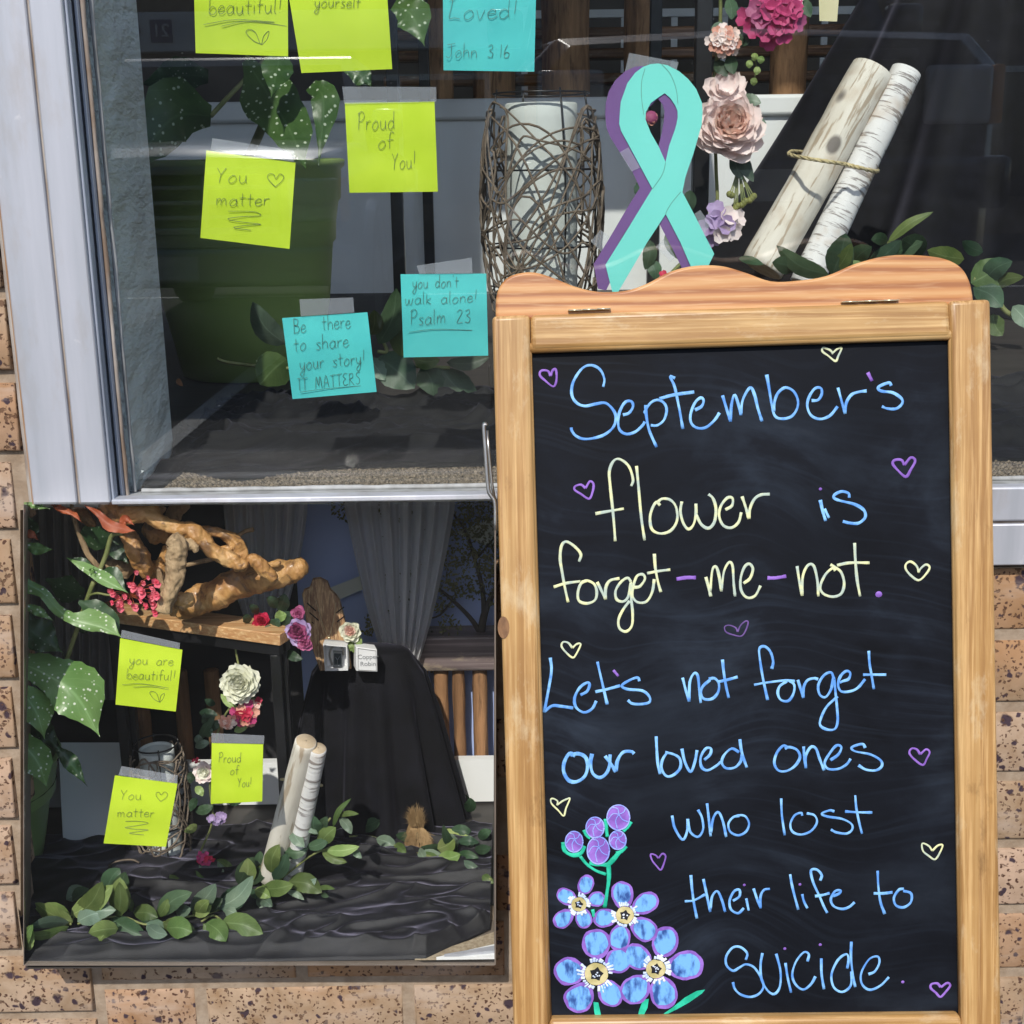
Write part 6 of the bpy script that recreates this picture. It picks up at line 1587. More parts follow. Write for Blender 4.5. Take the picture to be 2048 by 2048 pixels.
def limb(K, pts, mat=M_dw, name='branch', Y=1.135, lump=.12):
    k = CROP[K][2]; q_ = cat([Vector((*c(K, p[0], p[1]), p[3] if len(p) > 3 else Y, p[2] * k * 1.22)[:4]) for p in pts], 14)
    sd = random.random() * 40; n = len(q_)
    rows = []; prev = None
    P = [W(a[0], a[1], a[2]) for a in q_]; R_ = [max(.0004, a[3] * a[2] / FP) for a in q_]
    if True:
        P = [P[0] - (P[1] - P[0]).normalized() * R_[0] * .25] + P + [P[-1] + (P[-1] - P[-2]).normalized() * R_[-1] * .3]; R_ = [R_[0] * .45] + R_ + [R_[-1] * .5]
    n = len(P)
    for i, p in enumerate(P):
        t = (P[min(i + 1, n - 1)] - P[max(i - 1, 0)]).normalized()
        a = t.orthogonal().normalized() if prev is None else (prev - t * prev.dot(t)).normalized(); prev = a; b_ = t.cross(a)
        row = []
        for s_ in range(33):
            th = 2 * math.pi * s_ / 32
            r = R_[i] * (1 + lump * 2.6 * noise.noise(Vector((math.cos(th) * 1.2 + sd, math.sin(th) * 1.2, i * .11))) + lump * 1.1 * noise.noise(Vector((math.cos(th) * 3 + sd, math.sin(th) * 3, i * .3))) - lump * 1.5 * max(0, .35 - abs(noise.noise(Vector((math.cos(th) * 4 + sd, math.sin(th) * 4, i * .05)))) * 2))
            row.append(p + (a * math.cos(th) + b_ * math.sin(th)) * r)
        rows.append(row)
    mb = MB().grid(rows); mb.add(rows[0][:32], [tuple(range(32))]); mb.add(rows[-1][:32], [tuple(range(32))[::-1]])
    return obj(name, mb, mat, dw, smooth=True)
limb('P3', [(620,1055,50),(780,950,115),(950,880,125),(1150,790,125),(1350,730,118),(1550,680,105),(1700,640,88),(1790,600,66)], Y=1.165, lump=.10)
limb('P3', [(-60,40,100),(60,100,90),(200,115,85),(340,115,72),(480,205,58),(620,265,62),(760,290,68),(880,400,68),(1000,500,60),(1150,570,66),(1250,612,50)], Y=1.115)
limb('P3', [(780,275,36),(900,285,42),(1050,320,46),(1160,400,56),(1200,500,56),(1180,580,46)], Y=1.130)
limb('P3', [(1270,540,40),(1340,560,58),(1430,650,55),(1515,735,34)], Y=1.120)
limb('P3', [(560,350,55),(612,400,72),(612,520,74),(600,620,70),(590,760,66),(540,880,60),(495,1015,62)], M_dw2, Y=1.095)
limb('P3', [(690,400,45),(760,420,40),(800,470,24)], M_dw2, Y=1.105)
limb('P3', [(150,300,50),(230,440,75),(310,600,70),(350,700,40)], Y=1.135)
limb('P3', [(340,640,60),(440,640,75),(500,560,50),(540,440,45)], Y=1.155)
limb('P3', [(320,250,60),(430,300,85),(530,330,60)], Y=1.165)
limb('P3', [(700,600,16),(850,565,18),(970,540,15)], M_dw2, Y=1.155, lump=.06)
limb('P3', [(1160,340,14),(1250,285,16),(1315,270,22)], M_dw2, Y=1.165)
limb('P3', [(670,20,60),(600,110,62),(550,220,44)], M_dw2, Y=1.185)
limb('P3', [(580,1060,26),(600,980,34),(660,920,60),(720,900,30)], Y=1.115)
limb('P2', [(660,20,18),(700,250,24),(790,500,28),(870,690,30),(980,830,30),(1030,900,22)], M_dw2, Y=1.125, lump=.06)
limb('P2', [(700,60,40),(800,180,60),(900,280,58),(950,340,40)], Y=1.155)
limb('P2', [(1120,830,50),(1240,850,70),(1400,870,60),(1330,980,50)], M_dw2, Y=1.155)
limb('P3', [(900,430,24),(960,470,30),(1100,440,26),(1110,420,12)], Y=1.125)
limb('P3', [(650,960,70),(720,900,60),(755,860,10)], Y=1.118)
limb('P3', [(1480,600,26),(1540,585,24),(1570,570,12)], Y=1.15)
limb('P3', [(820,330,40),(900,450,46),(1010,540,40)], Y=1.14)
limb('P3', [(470,60,40),(420,160,44),(360,260,40)], M_dw2, Y=1.16)
limb('P3', [(540,880,46),(480,760,36),(450,640,20)], M_dw2, Y=1.12)
# ---------------------------------------------------------------- begonia in the case
M_pot2 = nmat('light_green_pot', (.22, .36, .12), (.26, .41, .15), 4, rough=.4, bump=.03)
pcy = 1.215; r2 = .080; pcx = W(119, 1561, pcy).x - r2 * 1.03
zr2 = W(60, 1556, 1.17).z
UMIN[0] = 51
pot((pcx, pcy), [(r2 * .62, ZC), (r2 * .66, ZC + .002), (r2 * .74, ZC + .03), (r2 * .84, ZC + .07), (r2 * .90, zr2 - .045), (r2 * .915, zr2 - .042), (r2 * .94, zr2 - .022), (r2 * .955, zr2 - .02), (r2 * .975, zr2 - .004), (r2 * 1.03, zr2 - .002), (r2 * 1.03, zr2), (r2 * .97, zr2 - .001)], 'light green plant pot at the left edge of the display case', 'flower_pot')
bc = thing('begonia_plant', (pcx, pcy, zr2), 'spotted begonia with red tinged leaves and pink blossom in the display case', 'plant')
M_pinkb = nmat('pink_blossom', (.85, .10, .18), (.92, .30, .36), 90, rough=.35, bump=.05, trans=.3)
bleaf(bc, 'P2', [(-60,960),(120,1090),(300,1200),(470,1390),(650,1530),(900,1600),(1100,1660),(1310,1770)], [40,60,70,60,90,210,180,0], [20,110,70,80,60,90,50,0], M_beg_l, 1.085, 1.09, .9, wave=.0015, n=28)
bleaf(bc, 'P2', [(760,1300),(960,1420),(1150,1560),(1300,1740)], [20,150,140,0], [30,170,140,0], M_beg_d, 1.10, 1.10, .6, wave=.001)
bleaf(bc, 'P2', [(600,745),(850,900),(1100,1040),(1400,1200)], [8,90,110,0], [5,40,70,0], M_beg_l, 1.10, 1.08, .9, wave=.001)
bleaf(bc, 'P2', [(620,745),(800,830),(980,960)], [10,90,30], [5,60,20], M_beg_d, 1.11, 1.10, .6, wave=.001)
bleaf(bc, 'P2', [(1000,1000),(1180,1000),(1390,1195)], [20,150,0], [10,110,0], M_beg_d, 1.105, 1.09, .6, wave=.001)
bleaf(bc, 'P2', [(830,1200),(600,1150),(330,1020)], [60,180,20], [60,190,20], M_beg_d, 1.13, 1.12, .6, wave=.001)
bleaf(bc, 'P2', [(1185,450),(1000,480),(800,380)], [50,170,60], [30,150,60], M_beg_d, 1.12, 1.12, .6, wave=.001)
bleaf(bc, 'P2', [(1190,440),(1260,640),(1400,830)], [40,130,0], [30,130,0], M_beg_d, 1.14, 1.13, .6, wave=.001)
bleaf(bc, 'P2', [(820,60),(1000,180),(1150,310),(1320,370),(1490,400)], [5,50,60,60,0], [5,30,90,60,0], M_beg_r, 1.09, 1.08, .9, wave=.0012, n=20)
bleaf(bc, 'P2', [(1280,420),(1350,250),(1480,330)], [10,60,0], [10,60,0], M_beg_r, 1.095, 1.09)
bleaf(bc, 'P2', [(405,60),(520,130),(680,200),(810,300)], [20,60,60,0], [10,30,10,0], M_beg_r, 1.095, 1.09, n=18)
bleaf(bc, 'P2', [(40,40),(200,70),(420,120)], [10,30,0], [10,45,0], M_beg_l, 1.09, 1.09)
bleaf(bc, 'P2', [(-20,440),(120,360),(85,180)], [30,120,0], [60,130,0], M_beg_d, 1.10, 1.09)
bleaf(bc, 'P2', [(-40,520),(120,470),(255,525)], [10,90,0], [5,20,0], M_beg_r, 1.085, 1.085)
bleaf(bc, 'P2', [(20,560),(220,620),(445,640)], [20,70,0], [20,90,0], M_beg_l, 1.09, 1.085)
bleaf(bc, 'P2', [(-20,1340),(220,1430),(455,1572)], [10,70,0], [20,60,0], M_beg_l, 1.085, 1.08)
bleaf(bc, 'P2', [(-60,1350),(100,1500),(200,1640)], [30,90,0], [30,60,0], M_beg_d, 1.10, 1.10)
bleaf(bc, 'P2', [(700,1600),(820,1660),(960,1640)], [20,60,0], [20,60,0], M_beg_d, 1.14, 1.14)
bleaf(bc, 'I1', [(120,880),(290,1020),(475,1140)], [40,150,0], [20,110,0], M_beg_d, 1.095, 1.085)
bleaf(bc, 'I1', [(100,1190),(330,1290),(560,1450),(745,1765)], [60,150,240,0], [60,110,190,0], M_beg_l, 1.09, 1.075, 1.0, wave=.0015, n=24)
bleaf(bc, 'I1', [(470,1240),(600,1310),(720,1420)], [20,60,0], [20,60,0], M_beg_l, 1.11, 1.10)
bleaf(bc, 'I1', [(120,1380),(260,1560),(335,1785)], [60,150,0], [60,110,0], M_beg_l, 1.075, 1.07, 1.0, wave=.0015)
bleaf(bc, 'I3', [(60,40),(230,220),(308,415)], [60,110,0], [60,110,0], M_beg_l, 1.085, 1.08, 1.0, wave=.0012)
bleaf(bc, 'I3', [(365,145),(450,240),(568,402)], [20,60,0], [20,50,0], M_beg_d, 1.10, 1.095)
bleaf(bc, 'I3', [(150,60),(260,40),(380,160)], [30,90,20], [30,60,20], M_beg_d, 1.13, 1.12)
bleaf(bc, 'P2', [(980,980),(920,920),(960,860)], [5,40,0], [5,45,0], M_beg_l, 1.09, 1.09)
for s_, r in (([(58,1560,1.14),(90,1450,1.13),(c('P2',880,1240)[0],c('P2',880,1240)[1],1.11),(c('P2',960,1060)[0],c('P2',960,1060)[1],1.11),(c('P2',1040,880)[0],c('P2',1040,880)[1],1.11),(c('P2',1110,700)[0],c('P2',1110,700)[1],1.11),(c('P2',1185,460)[0],c('P2',1185,460)[1],1.11),(c('P2',1320,430)[0],c('P2',1320,430)[1],1.10)], .0022), ([(*c('P2',890,1230),1.11),(*c('P2',1000,1200),1.10),(*c('P2',1160,1225),1.10),(*c('P2',1300,1180),1.10)], .0011)):
    stem3(bc, [W(max(56, p[0]), p[1], p[2]) for p in s_], r)
rnd = random.Random(4)
for (x, y, r) in [(1480,1105,50),(1590,1165,58),(1755,1065,52),(1760,1205,48),(1715,1130,36),(1290,1370,50),(1320,1320,36),(1480,1380,44),(1735,1330,52),(1700,1240,40),(1640,1370,38),(1275,1260,42),(1595,1070,32),(1745,1440,40),(1520,1175,34),(1410,1290,30),(1350,1230,34),(1190,1180,48),(1240,1215,38),(1410,1080,30),(1650,990,22),(1495,920,30),(1200,1320,28),(1560,1290,24)]:
    p = W(*c('P2', x, y), 1.088 + rnd.uniform(-.006, .008)); rr_ = r * 1.35 * CROP['P2'][2] * 1.088 / FP
    uu, vv = c('P2', x, y)
    flower(bc, uu, vv, p.y, r * 1.9 * CROP['P2'][2], [M_pinkb], 5, 'round', 8, 55, name='blossom', face=(rnd.uniform(-.5, .5), -1, rnd.uniform(-.2, .7)))
    stem3(bc, [p, p.lerp(W(*c('P2', 1430, 1240), 1.10), .5) + Vector((0, 0, .002)), W(*c('P2', 1430, 1240), 1.10)], .0004, M_beg_r)
UMIN[0] = -9999
# ---------------------------------------------------------------- wicker lantern in the case
LYc = 1.22
lc2 = W(322, 1600, LYc)
lantern(lc2.x, LYc, ZC + .001, W(322, 1484, LYc).z, 62 * LYc / FP, 48 * LYc / FP, 38 * LYc / FP, 'small wicker vine lantern with pale cylinder standing in the display case', 22, .00095, seed=8)
# vine offcut beside it
o = obj('curled_vine', MB().tube([W(*c('I3', *p), 1.18) for p in [tuple(x) for x in cat([(710,960),(705,910),(760,880),(850,870),(900,890)], 6)]], .001, 6), M_vine, smooth=True); tag(o, 'curled piece of brown vine on the case floor left of the small lantern', 'vine')
# ---------------------------------------------------------------- garland in the case
fc = thing('floral_garland', W(470, 1500, 1.18), 'silk flower garland with ivory peony and pink blooms hanging inside the case', 'flower garland')
FC = 1.175
stem3(fc, [W(470, 1290, FC), W(480, 1380, FC), W(440, 1450, FC), W(420, 1560, FC), W(425, 1640, FC), W(c('I3', 1290, 830)[0], c('I3', 1290, 830)[1], FC)], .0011)
flower(fc, 481, 1367, FC - .01, 44, [M_wh, M_wh], 50, 'peony', -24, 58, face=(0, -1, .45))
floret_head(fc, 'S', 492, 1425, FC - .005, 26, [M_rd, M_mg, M_pk3], 12, 12)
floret_head(fc, 'S', 457, 1441, FC - .012, 17, [M_pk1, M_pk3], 18, 6, 'carnation')
floret_head(fc, 'S', 512, 1405, FC, 13, [M_pk1, M_rd], 5, 9, 'carnation')
flower(fc, 410, 1545, FC, 26, [M_wh, M_pk2], 24, 'peony', -20, 55, face=(0, -1, .4))
floret_head(fc, 'I3', 1330, 850, FC - .02, 18, [M_rd, M_mg], 16, 6, 'carnation')
floret_head(fc, 'I3', 1400, 590, FC - .01, 15, [M_lv], 6, 9)
flower(fc, *c('I3', 1447, 580), FC - .02, 13, [M_lv], 5, 'round', 10, 20)
floret_head(fc, 'I3', 1268, 222, FC - .01, 7, [M_rd, M_pk3], 6, 4, 'carnation')
for K, a, b_, w, m_ in (('I2',(40,1290),(110,1380),60,L_l),('I2',(80,1300),(150,1370),50,D_),('I2',(60,1300),(30,1370),50,Gy),('I1',(1640,1440),(1780,1560),50,L_l),('I1',(1480,1580),(1620,1600),60,D_),('I1',(1480,1790),(1600,1600),60,D_),('I1',(1520,1700),(1640,1640),70,D_),('I1',(1450,1840),(1560,1800),60,Gy),('I1',(1740,1720),(1840,1690),50,L_l),('I3',(1260,560),(1380,520),60,D_),('I3',(1270,640),(1190,690),50,L_l),('I3',(1260,400),(1310,460),50,L_l),('I3',(1250,300),(1230,380),50,D_),('I3',(1290,120),(1280,60),50,Gy),('I3',(1310,60),(1370,20),60,D_),('I3',(1270,470),(1230,560),50,D_),('I3',(1480,510),(1560,500),40,D_),('I3',(1330,600),(1400,620),50,D_),('I1',(1600,1520),(1520,1480),50,D_),('I1',(1560,1560),(1500,1660),60,D_)):
    sprayleaf(fc, K, a, b_, w, m_, FC + .005, FC - .004)
# ---------------------------------------------------------------- birch bundle in the case
bundle('I4', ((128, 985), (362, 105)), ((270, 1015), (440, 150)), 84, 66, 1.135, 1.072,
       [(206, 352, 1.095), (255, 352, 1.083), (320, 364, 1.082), (390, 378, 1.085), (462, 392, 1.095), (440, 380, 1.11), (350, 365, 1.113), (250, 350, 1.11), (208, 350, 1.105)], 'small bundle of two birch logs tied with rope in the display case', .0011)
# the cut log ends rest on the floor: short stubs below
# ---------------------------------------------------------------- velvet stand with jewellery
VS = thing('velvet_draped_stand', (W(735, 1600, 1.27).x, 1.27, ZC), 'round stand draped in black velvet carrying the jewellery in the case', 'draped stand')
VY = 1.27; vX = W(735, 1400, VY).x; vt = W(700, 1352, VY - .05).z
rows = []
rT = 112 * VY / FP; rB = 190 * VY / FP
for i in range(34):
    t = i / 33; z = vt + (ZC + .002 - vt) * t
    R0 = rT * (.80 + .2 * min(1, t * 8)) + (rB - rT) * t ** .9
    def RR(k): return R0 * (1 + min(1, t * 3) * (.06 + .09 * t) * math.sin(k * 13 * 2 * math.pi / 144 + .9 * math.sin(k * .12)))
    rows.append([(vX + RR(k) * math.cos(2 * math.pi * k / 144), VY + .02 + .5 * RR(k) * math.sin(2 * math.pi * k / 144), z) for k in range(145)])
mb = MB(); mb.grid([[(vX, VY + .02, vt + .003)] * 145, [(vX + (p[0] - vX) * .9, VY + .02 + (p[1] - VY - .02) * .9, vt + .002) for p in rows[0]]] + rows); obj('velvet_cloth', mb, M_velvet, VS, smooth=True)
YJ = VY - .035
# necklace display board (leaning back)
nk = thing('necklace_display', W(650, 1330, YJ + .02), 'dark grained wooden necklace bust board leaning on the velvet stand', 'necklace stand')
nb = [(604,1190),(607,1182),(618,1178),(625,1160),(640,1158),(655,1166),(660,1180),(672,1192),(680,1205),(690,1245),(697,1290),(703,1338),(640,1342),(622,1290),(612,1240)]
mb = MB(); ff = [W(u, v, YJ + .03 - (v - 1160) * .00008) for u, v in nb]; mb.prism(ff, [p + Vector((0, .005, .001)) for p in ff])
obj('board', mb, woodmat('dark_grained_board', (.16, .08, .04), (.34, .18, .09), (.60, .38, .20), 'z', 1.6), nk, bevel=.0006)
for i in range(4):
    for (u0, v0, u1, v1) in ((616 - 2 + i * 5, 1206 + i * 19, 632 + i * 5, 1222 + i * 19), (672 + i * 2, 1226 + i * 18, 688 + i * 1, 1214 + i * 18)):
        obj('slot', MB().tube([W(u0, v0, YJ + .0235), W(u1, v1, YJ + .0235)], .0006, 6), M_velvet, nk)
mb = MB(); mb.tube([W(u, v, YJ + .021) for u, v in [tuple(x) for x in cat([(632,1200),(643,1240),(657,1272),(668,1235),(672,1205)], 6)]], .0003, 5); mb.ball(W(658, 1276, YJ + .02), .0017, 8, 6)
neck = obj('necklace', mb, M_brass, None, smooth=True); tag(neck, 'fine gold necklace with small pendant hung on the wooden bust board', 'necklace')
# watch in its box
M_box = nmat('white_gift_box', (.72, .72, .73), (.78, .78, .79), 8, rough=.6, bump=0)
def giftbox(px, Y, label, dp=.012):
    t = thing('gift_box', W(*px[3], Y), label, 'box'); return t
wx = giftbox([(648,1290),(694,1293),(694,1339),(650,1342)], YJ, 'open white box holding a silver watch on the velvet stand')
wq = [W(646, 1288, YJ), W(694, 1292, YJ), W(696, 1341, YJ), W(650, 1342, YJ)]
def frame(q_, w_, dpt, mat, name, parent):
    cen = (q_[0] + q_[1] + q_[2] + q_[3]) / 4; inn = [cen + (p - cen) * (1 - w_) for p in q_]; bk = Vector((0, dpt, 0)); mb = MB()
    for i in range(4):
        j = (i + 1) % 4; mb.hexa([q_[i], q_[j], inn[j], inn[i]], [q_[i] + bk, q_[j] + bk, inn[j] + bk, inn[i] + bk])
    return obj(name, mb, mat, parent)
frame(wq, .10, .014, M_box, 'box_side', wx)
mb = MB(); mb.hexa([p + Vector((0, .011, 0)) for p in wq], [p + Vector((0, .0138, 0)) for p in wq]); obj('box_back', mb, M_box, wx)
wt = thing('wrist_watch', W(674, 1318, YJ), 'silver rectangular watch with dark dial in the open white box', 'watch')
q1 = [W(666, 1303, YJ + .002), W(684, 1304, YJ + .002), W(684, 1335, YJ + .002), W(666, 1335, YJ + .002)]
frame(q1, .22, .003, M_chrome, 'watch_case', wt)
mb = MB(); mb.hexa([p + Vector((0, .0012, 0)) for p in q1], [p + Vector((0, .0028, 0)) for p in q1]); dl_ = obj('dial', mb, M_carglass, wt)
for a, b_ in (((675,1320),(671,1314)), ((675,1320),(680,1312)), ((675,1320),(675,1330))): obj('watch_hand', MB().tube([W(*a, YJ + .0028), W(*b_, YJ + .0028)], .0002, 5), M_chrome, dl_)
obj('watch_strap', MB().tube([W(u, v, YJ + .005) for u, v in [tuple(x) for x in cat([(664,1330),(659,1310),(663,1296),(675,1291),(685,1298),(687,1310)], 5)]], .0011, 8), M_steel, wt, smooth=True)
cb = thing('card_box', W(730, 1342, YJ), 'closed white gift box with grey printed lettering on the velvet stand', 'box')
mb = MB(); cq = [W(712, 1294, YJ), W(754, 1299, YJ), W(755, 1344, YJ), W(712, 1342, YJ)]
mb.hexa(cq, [p + Vector((-.004, .014, 0)) for p in cq]); obj('box_body', mb, M_box, cb, bevel=.0006)
frame([cq[0] + Vector((.002, -.0004, -.0012)), cq[1] + Vector((-.001, -.0004, -.0012)), cq[2] + Vector((-.001, -.0004, .001)), cq[3] + Vector((.002, -.0004, .001))], .04, .0003, M_steel, 'lid_edge', cb)
M_ink = nmat('grey_print', (.22, .23, .25), (.28, .29, .3), 20, rough=.7, bump=0)
def otext(body, u, v, Y, size, parent, mat):
    cu = bpy.data.curves.new('lettering', 'FONT'); cu.body = body; cu.size = size; cu.align_x = 'CENTER'; cu.align_y = 'CENTER'; cu.space_line = .95
    cu.materials.append(mat); o = bpy.data.objects.new('t', cu); col.objects.link(o)
    dg = bpy.context.evaluated_depsgraph_get(); me = bpy.data.meshes.new_from_object(o.evaluated_get(dg)); bpy.data.objects.remove(o)
    o = bpy.data.objects.new('lettering', me); link(o, parent)
    o.matrix_basis = Matrix.Translation(W(u, v, Y)) @ Matrix.Rotation(math.pi / 2, 4, 'X')
    return o
otext('Copper', 736, 1314, YJ - .0006, .0068, cb, M_ink); otext('Robin', 736, 1328, YJ - .0006, .0068, cb, M_ink)
# flowers around the stand
fs = thing('flower_arrangement', W(560, 1260, 1.16), 'silk flowers and dark leaves between the table and the necklace board', 'flowers')
flower(fs, *c('I2', 150, 810), 1.17, 22, [M_rd, M_rd], 30, 'round', -18, 60, face=(0, -1, .4))
flower(fs, *c('I2', 390, 880), 1.15, 30, [M_mg2, M_mg2, M_lv], 34, 'peony', -20, 60, face=(0, -1, .4))
flower(fs, *c('I2', 430, 950), 1.145, 20, [M_mg2, M_mg2], 22, 'peony', -20, 60, face=(0, -1, .4))
flower(fs, *c('I2', 390, 760), 1.16, 18, [M_mg2], 14, 'peony', -20, 60, face=(0, -1, .4))
for a, b_, w, m_ in (((250,720),(175,650),70,D_),((260,740),(300,625),90,D_),((240,820),(330,740),90,D_),((230,770),(310,760),70,L_l),((300,850),(390,770),70,D_),((200,850),(260,790),70,D_),((60,820),(20,770),60,D_),((300,1000),(420,1060),60,D_),((120,760),(60,700),50,D_),((230,860),(150,870),50,Gy)):
    sprayleaf(fs, 'I2', a, b_, w, m_, 1.172, 1.16)
f2 = thing('peach_flower', W(*c('I2', 735, 875), 1.245), 'peach silk flower with green leaves beside the necklace board', 'flower')
flower(f2, *c('I2', 735, 875), 1.245, 24, [M_pk1, M_wh], 34, 'round', -18, 60, face=(0, -1, .4))
for a, b_, w in (((740,920),(760,1020),50), ((770,900),(800,980),45), ((730,930),(735,1010),40)): sprayleaf(f2, 'I2', a, b_, w, L_l, 1.25, 1.245)
# ---------------------------------------------------------------- leaf garlands on the case floor
cy = lambda v: yc(v + 6, 1.075, 1.5) - .022
UMIN[0] = 53
A_ = [((455,1255),(228,1185),110,L_l),((445,1275),(185,1310),70,Gy),((445,1300),(212,1378),60,Gy),((478,1240),(662,1010),125,O_),((530,1040),(428,1130),100,Gy),((500,1270),(690,1205),120,Gy),((790,1225),(775,983),130,L_l),((690,1070),(775,925),110,D_),((715,1250),(955,1375),130,D_),((860,1215),(1022,1245),100,O_),((745,1280),(640,1395),120,L_l),((945,1280),(1065,1395),110,Gy),((1020,1235),(1242,1080),110,D_),((1052,1280),(1278,1380),130,O_),((1230,1200),(1395,1025),110,Gy),((1080,945),(1195,1090),95,Gy),((1130,1190),(1235,1185),80,Gy),((1240,1215),(1368,1165),75,L_l),((1405,1180),(1603,1025),130,D_),((1430,1275),(1700,1350),135,O_),((1335,1275),(1460,1400),125,O_),((1400,870),(1520,965),55,O_),((1285,905),(1425,1070),50,Gy),((1405,880),(1455,1040),50,Gy),((1575,1030),(1600,858),100,L_l),((1690,975),(1645,870),80,Gy),((1590,1030),(1745,935),85,D_),((1665,1065),(1745,1130),70,L_l),((1665,1105),(1760,1178),75,Gy),((130,1480),(215,1325),110,L_l),((1690,1050),(1809,1005),65,O_),((1300,1190),(1440,1120),80,D_),((1440,1190),(1530,1225),70,Gy),((590,1310),(650,1340),45,D_),((850,1120),(855,1210),40,O_),((1020,1240),(1085,1120),60,O_)]
_r = random.Random(21)
A_ += [((a[0] + _r.uniform(-45, 45), a[1] + _r.uniform(-10, 35)), (b_[0] + _r.uniform(-70, 70), b_[1] + _r.uniform(-60, 50)), w * _r.uniform(.7, 1.05), _r.choice((D_, O_, Gy, D_, L_l))) for (a, b_, w, m_) in A_[:30] if _r.random() < .6]
spray('leafy_garland', 'green silk leaf garland trailing across the lower left of the case floor', 'I3', A_, [[(455,1290),(470,1250),(485,1230)], [(500,1285),(640,1250),(800,1240),(960,1290),(1200,1240),(1400,1200),(1600,1090),(1700,1050)], [(1300,1270),(1380,1230),(1450,1280)]], cy, .0010, tipdy=-.022)
UMIN[0] = -9999
B_ = [((135,955),(190,770),95,O_),((150,1000),(240,825),90,D_),((215,815),(375,800),75,D_),((78,1060),(282,1030),100,O_),((248,1012),(465,1085),120,O_),((30,1065),(132,1115),70,L_l),((45,1115),(145,1175),65,Gy),((275,625),(440,705),60,Gy),((270,670),(352,790),75,Gy),((430,710),(415,588),105,D_),((450,770),(555,660),95,O_),((365,790),(515,725),65,D_),((490,808),(708,785),70,L_l),((465,815),(628,888),60,O_),((660,790),(722,862),45,Gy),((535,660),(655,472),34,O_),((580,600),(655,705),60,Gy),((450,700),(500,590),60,D_),((240,1075),(350,1130),40,Gy),((330,1060),(430,990),50,Gy),((570,590),(705,575),34,O_),((430,1060),(550,1060),30,O_),((455,1085),(510,1110),30,D_)]
spray('leafy_garland', 'green silk leaf sprig crossing the foot of the small birch logs', 'I4', B_, [[(180,1010),(280,930),(400,840),(520,790)], [(440,800),(450,700),(520,600)]], lambda v: min(cy(v), 1.112), .0010, tipdy=-.02)
C_ = [((690,655),(848,605),85,D_),((835,590),(955,670),100,D_),((815,735),(948,798),75,Gy),((1110,825),(1243,982),90,O_),((1085,795),(1130,885),50,Gy),((1210,800),(1322,735),100,L_l),((1215,850),(1360,835),90,L_l),((1150,625),(1188,795),36,O_),((940,710),(1115,700),60,D_),((1350,885),(1492,950),55,Gy),((1475,945),(1585,1025),50,O_),((1380,730),(1445,782),65,Gy),((1295,680),(1445,725),75,D_),((1425,490),(1310,485),65,D_),((1400,560),(1425,470),70,D_),((940,760),(1010,830),60,O_),((1340,790),(1300,700),60,Gy),((1450,800),(1560,790),60,D_),((1250,780),(1100,790),40,D_),((1480,740),(1560,680),60,D_),((1330,840),(1480,860),50,D_),((820,575),(940,610),50,D_)]
C_ += [((a[0] + _r.uniform(-45, 45), a[1] + _r.uniform(-10, 35)), (b_[0] + _r.uniform(-60, 40), b_[1] + _r.uniform(-60, 50)), w * _r.uniform(.7, 1.05), _r.choice((D_, O_, Gy, D_, L_l))) for (a, b_, w, m_) in C_ if _r.random() < .6 and b_[0] < 1500]
spray('leafy_garland', 'darker leaf garland at the right of the case floor around the fur tuft', 'I4', C_, [[(640,720),(780,720),(940,780),(1150,850),(1350,890),(1560,1000)], [(1100,830),(1250,870),(1400,880)]], cy, .0009, tipdy=-.02)
# fur tuft
M_fur = nmat('tawny_fur', (.20, .11, .04), (.50, .34, .17), 40, rough=.8, bump=0, lo=.3, hi=.7)
ft = thing('fur_tuft', W(*c('I4', 1090, 900), 1.22), 'tawny fur tuft standing among the leaves at the right of the case', 'fur')
mb = MB(); rnd = random.Random(2)
fc0 = c('I4', 1090, 800)
tubepx(mb, [(*c('I4', 1110, 930), 1.235, 22), (*c('I4', 1080, 820), 1.235, 27), (*c('I4', 1070, 700), 1.235, 22), (*c('I4', 1075, 590), 1.235, 10)], 5, 10)
obj('body', mb, M_fur, ft, smooth=True)
mb = MB()
for k in range(2600):
    t = rnd.random(); x0, y0 = 1085 + 10 * math.sin(t * 5), 940 - 370 * t; w_ = (95 - 70 * t) * math.sqrt(rnd.random()) * rnd.choice((-1, 1))
    u, v = c('I4', x0 + w_, y0); p0 = W(u, v, 1.235 - .012 * math.sqrt(max(0, 1 - (w_ / 100) ** 2)) - .002)
    L_ = rnd.uniform(.006, .015); dr = Vector((w_ / 130 + rnd.uniform(-.4, .4), rnd.uniform(-.5, 0), (.9 if t > .75 else -.5) + rnd.uniform(-.5, .5))).normalized()
    sid = Vector((.00018, 0, .00008)); p1 = p0 + dr * L_ * .6; p2 = p1 + (dr + Vector((rnd.uniform(-.4, .4), 0, -.3))).normalized() * L_ * .4
    mb.add([p0 - sid, p0 + sid, p1 + sid * .7, p2, p1 - sid * .7], [(0, 1, 2, 4), (4, 2, 3)])
obj('fur_hair', mb, M_fur, ft, kind='stuff')
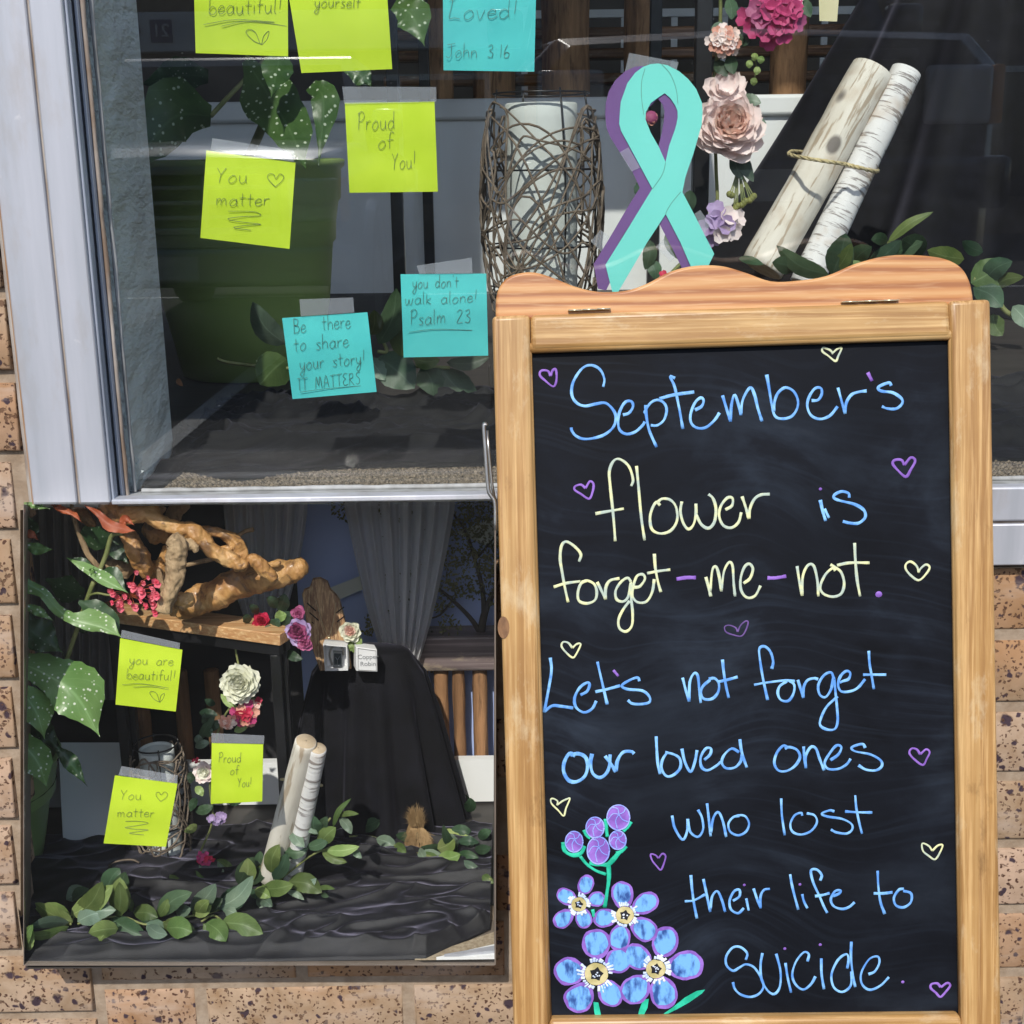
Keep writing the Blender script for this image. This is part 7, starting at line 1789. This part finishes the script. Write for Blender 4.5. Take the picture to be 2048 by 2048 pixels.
# cloth on the case floor
y_front = lambda x: 1.048
def yfc(x):
    a = FZ(*c('I4', 1080, 1545), ZC); b_ = FZ(*c('I4', 1579, 1310), ZC)
    if x < a.x: return 1.0345
    t = (x - a.x) / (b_.x - a.x); return max(1.0345, a.y + (b_.y - a.y) * t)
def trimx(x0, x1): return x0
M_fab2 = nmat('black_satin_fabric', (.007, .007, .009), (.014, .014, .018), 30, rough=.5, bump=.5, bscale=1600, sheen=.3, spec=.45)
cloth('black_cloth', -.62, -.026, yfc, 1.27, ZC, .0105, 460, 200, M_fab2, 'black satin cloth rumpled over the floor of the display case', 7, .5, ef=.06, xfun=lambda y: (W(48, 1925, y).x + .001) if y < 1.13 else -.7)
# visible corner: carpet and white sill at the lower right
cn = thing('white_sill_corner', FZ(960, 1915, ZC + .001), 'white sill corner at the lower right of the display case', 'sill')
P_ = [c('I4', *p) for p in ((1200,1545),(1579,1415),(1579,1548))]
mb = MB(); ff = [FZ(u, v, ZC + .003) for u, v in P_]
for p in ff: p.y = max(p.y, 1.0345)
mb.prism(ff, [p - Vector((0, 0, .003)) for p in ff]); obj('sill_board', mb, M_white, cn)
P_ = [c('I4', *p) for p in ((1250,1540),(1579,1425),(1579,1455),(1340,1545))]
ff = [FZ(u, v, ZC + .006) for u, v in P_]
for p in ff: p.y = max(p.y, 1.0346)
mb = MB(); mb.prism(ff, [p - Vector((0, 0, .0028)) for p in ff]); obj('sill_edge', mb, M_al, cn)
M_carp2 = nmat('tan_carpet', (.30, .23, .15), (.46, .38, .27), 300, rough=.95, bump=1, bscale=900)
P_ = [c('I4', *p) for p in ((1060,1548),(1579,1335),(1579,1412),(1195,1546))]
ff = [FZ(u, v, ZC + .0015) for u, v in P_]
for p in ff: p.y = max(p.y, 1.0344)
mb = MB(); mb.prism(ff, [p - Vector((0, 0, .0015)) for p in ff]); o = obj('carpet_edge', mb, M_carp2); tag(o, 'tan carpet edge showing beside the white sill corner', 'carpet')
# ---------------------------------------------------------------- notes on the case glass
YNC = 1.0355
i1 = lambda *p: c('I1', *p); i3 = lambda *p: c('I3', *p)
note([i1(893,1028), i1(1355,1115), i1(1306,1572), i1(858,1520)], YNC, M_note_y, [('you are', *i1(958,1218), 10.5, 2, 88), ('beautiful!', *i1(938,1330), 10.5, 2, 98)],
     'yellow note reading you are beautiful! on the case glass beneath the table edge', tape=[i1(905,965), i1(1337,1062), i1(1334,1108), i1(897,1022)], draw=[[i1(908,1373), i1(1050,1365), i1(1255,1398)], [i1(992,1390), i1(1130,1388), i1(1310,1422)],
     [i1(1188,1504), i1(1145,1480), i1(1112,1435), i1(1130,1422), i1(1165,1440), i1(1185,1500), i1(1195,1455), i1(1222,1438), i1(1212,1475), i1(1188,1504)]], pen=.42, pmat=M_pen)
note([i3(742,327), i3(1146,380), i3(1072,787), i3(669,765)], YNC, M_note_y, [('You', *i3(775,485), 10.5, 0, 42), ('matter', *i3(755,592), 9.5, 1, 74)],
     'yellow note reading You matter with a heart on the case glass, lower left', tape=[i3(785,265), i3(1148,325), i3(1145,378), i3(765,325)], draw=[
     [i3(1037,494), i3(1010,460), i3(1010,438), i3(1028,435), i3(1040,452), i3(1062,432), i3(1080,445), i3(1070,472), i3(1037,494)],
     [i3(810,622), i3(900,622), i3(958,635), i3(880,650), i3(808,662), i3(870,672), i3(958,678), i3(880,690), i3(835,700), i3(930,710)]], pen=.42)
note([i3(1368,118), i3(1700,126), i3(1694,494), i3(1362,510)], YNC, M_note_y, [('Proud', *i3(1410,240), 10, 1, 45), ('of', *i3(1485,320), 9.5, 0, 17), ('You!', *i3(1535,402), 9.5, -2, 28)],
     'yellow note reading Proud of You! on the case glass, right of the small lantern', tape=[i3(1366,52), i3(1708,68), i3(1705,122), i3(1367,116)], pen=.42)
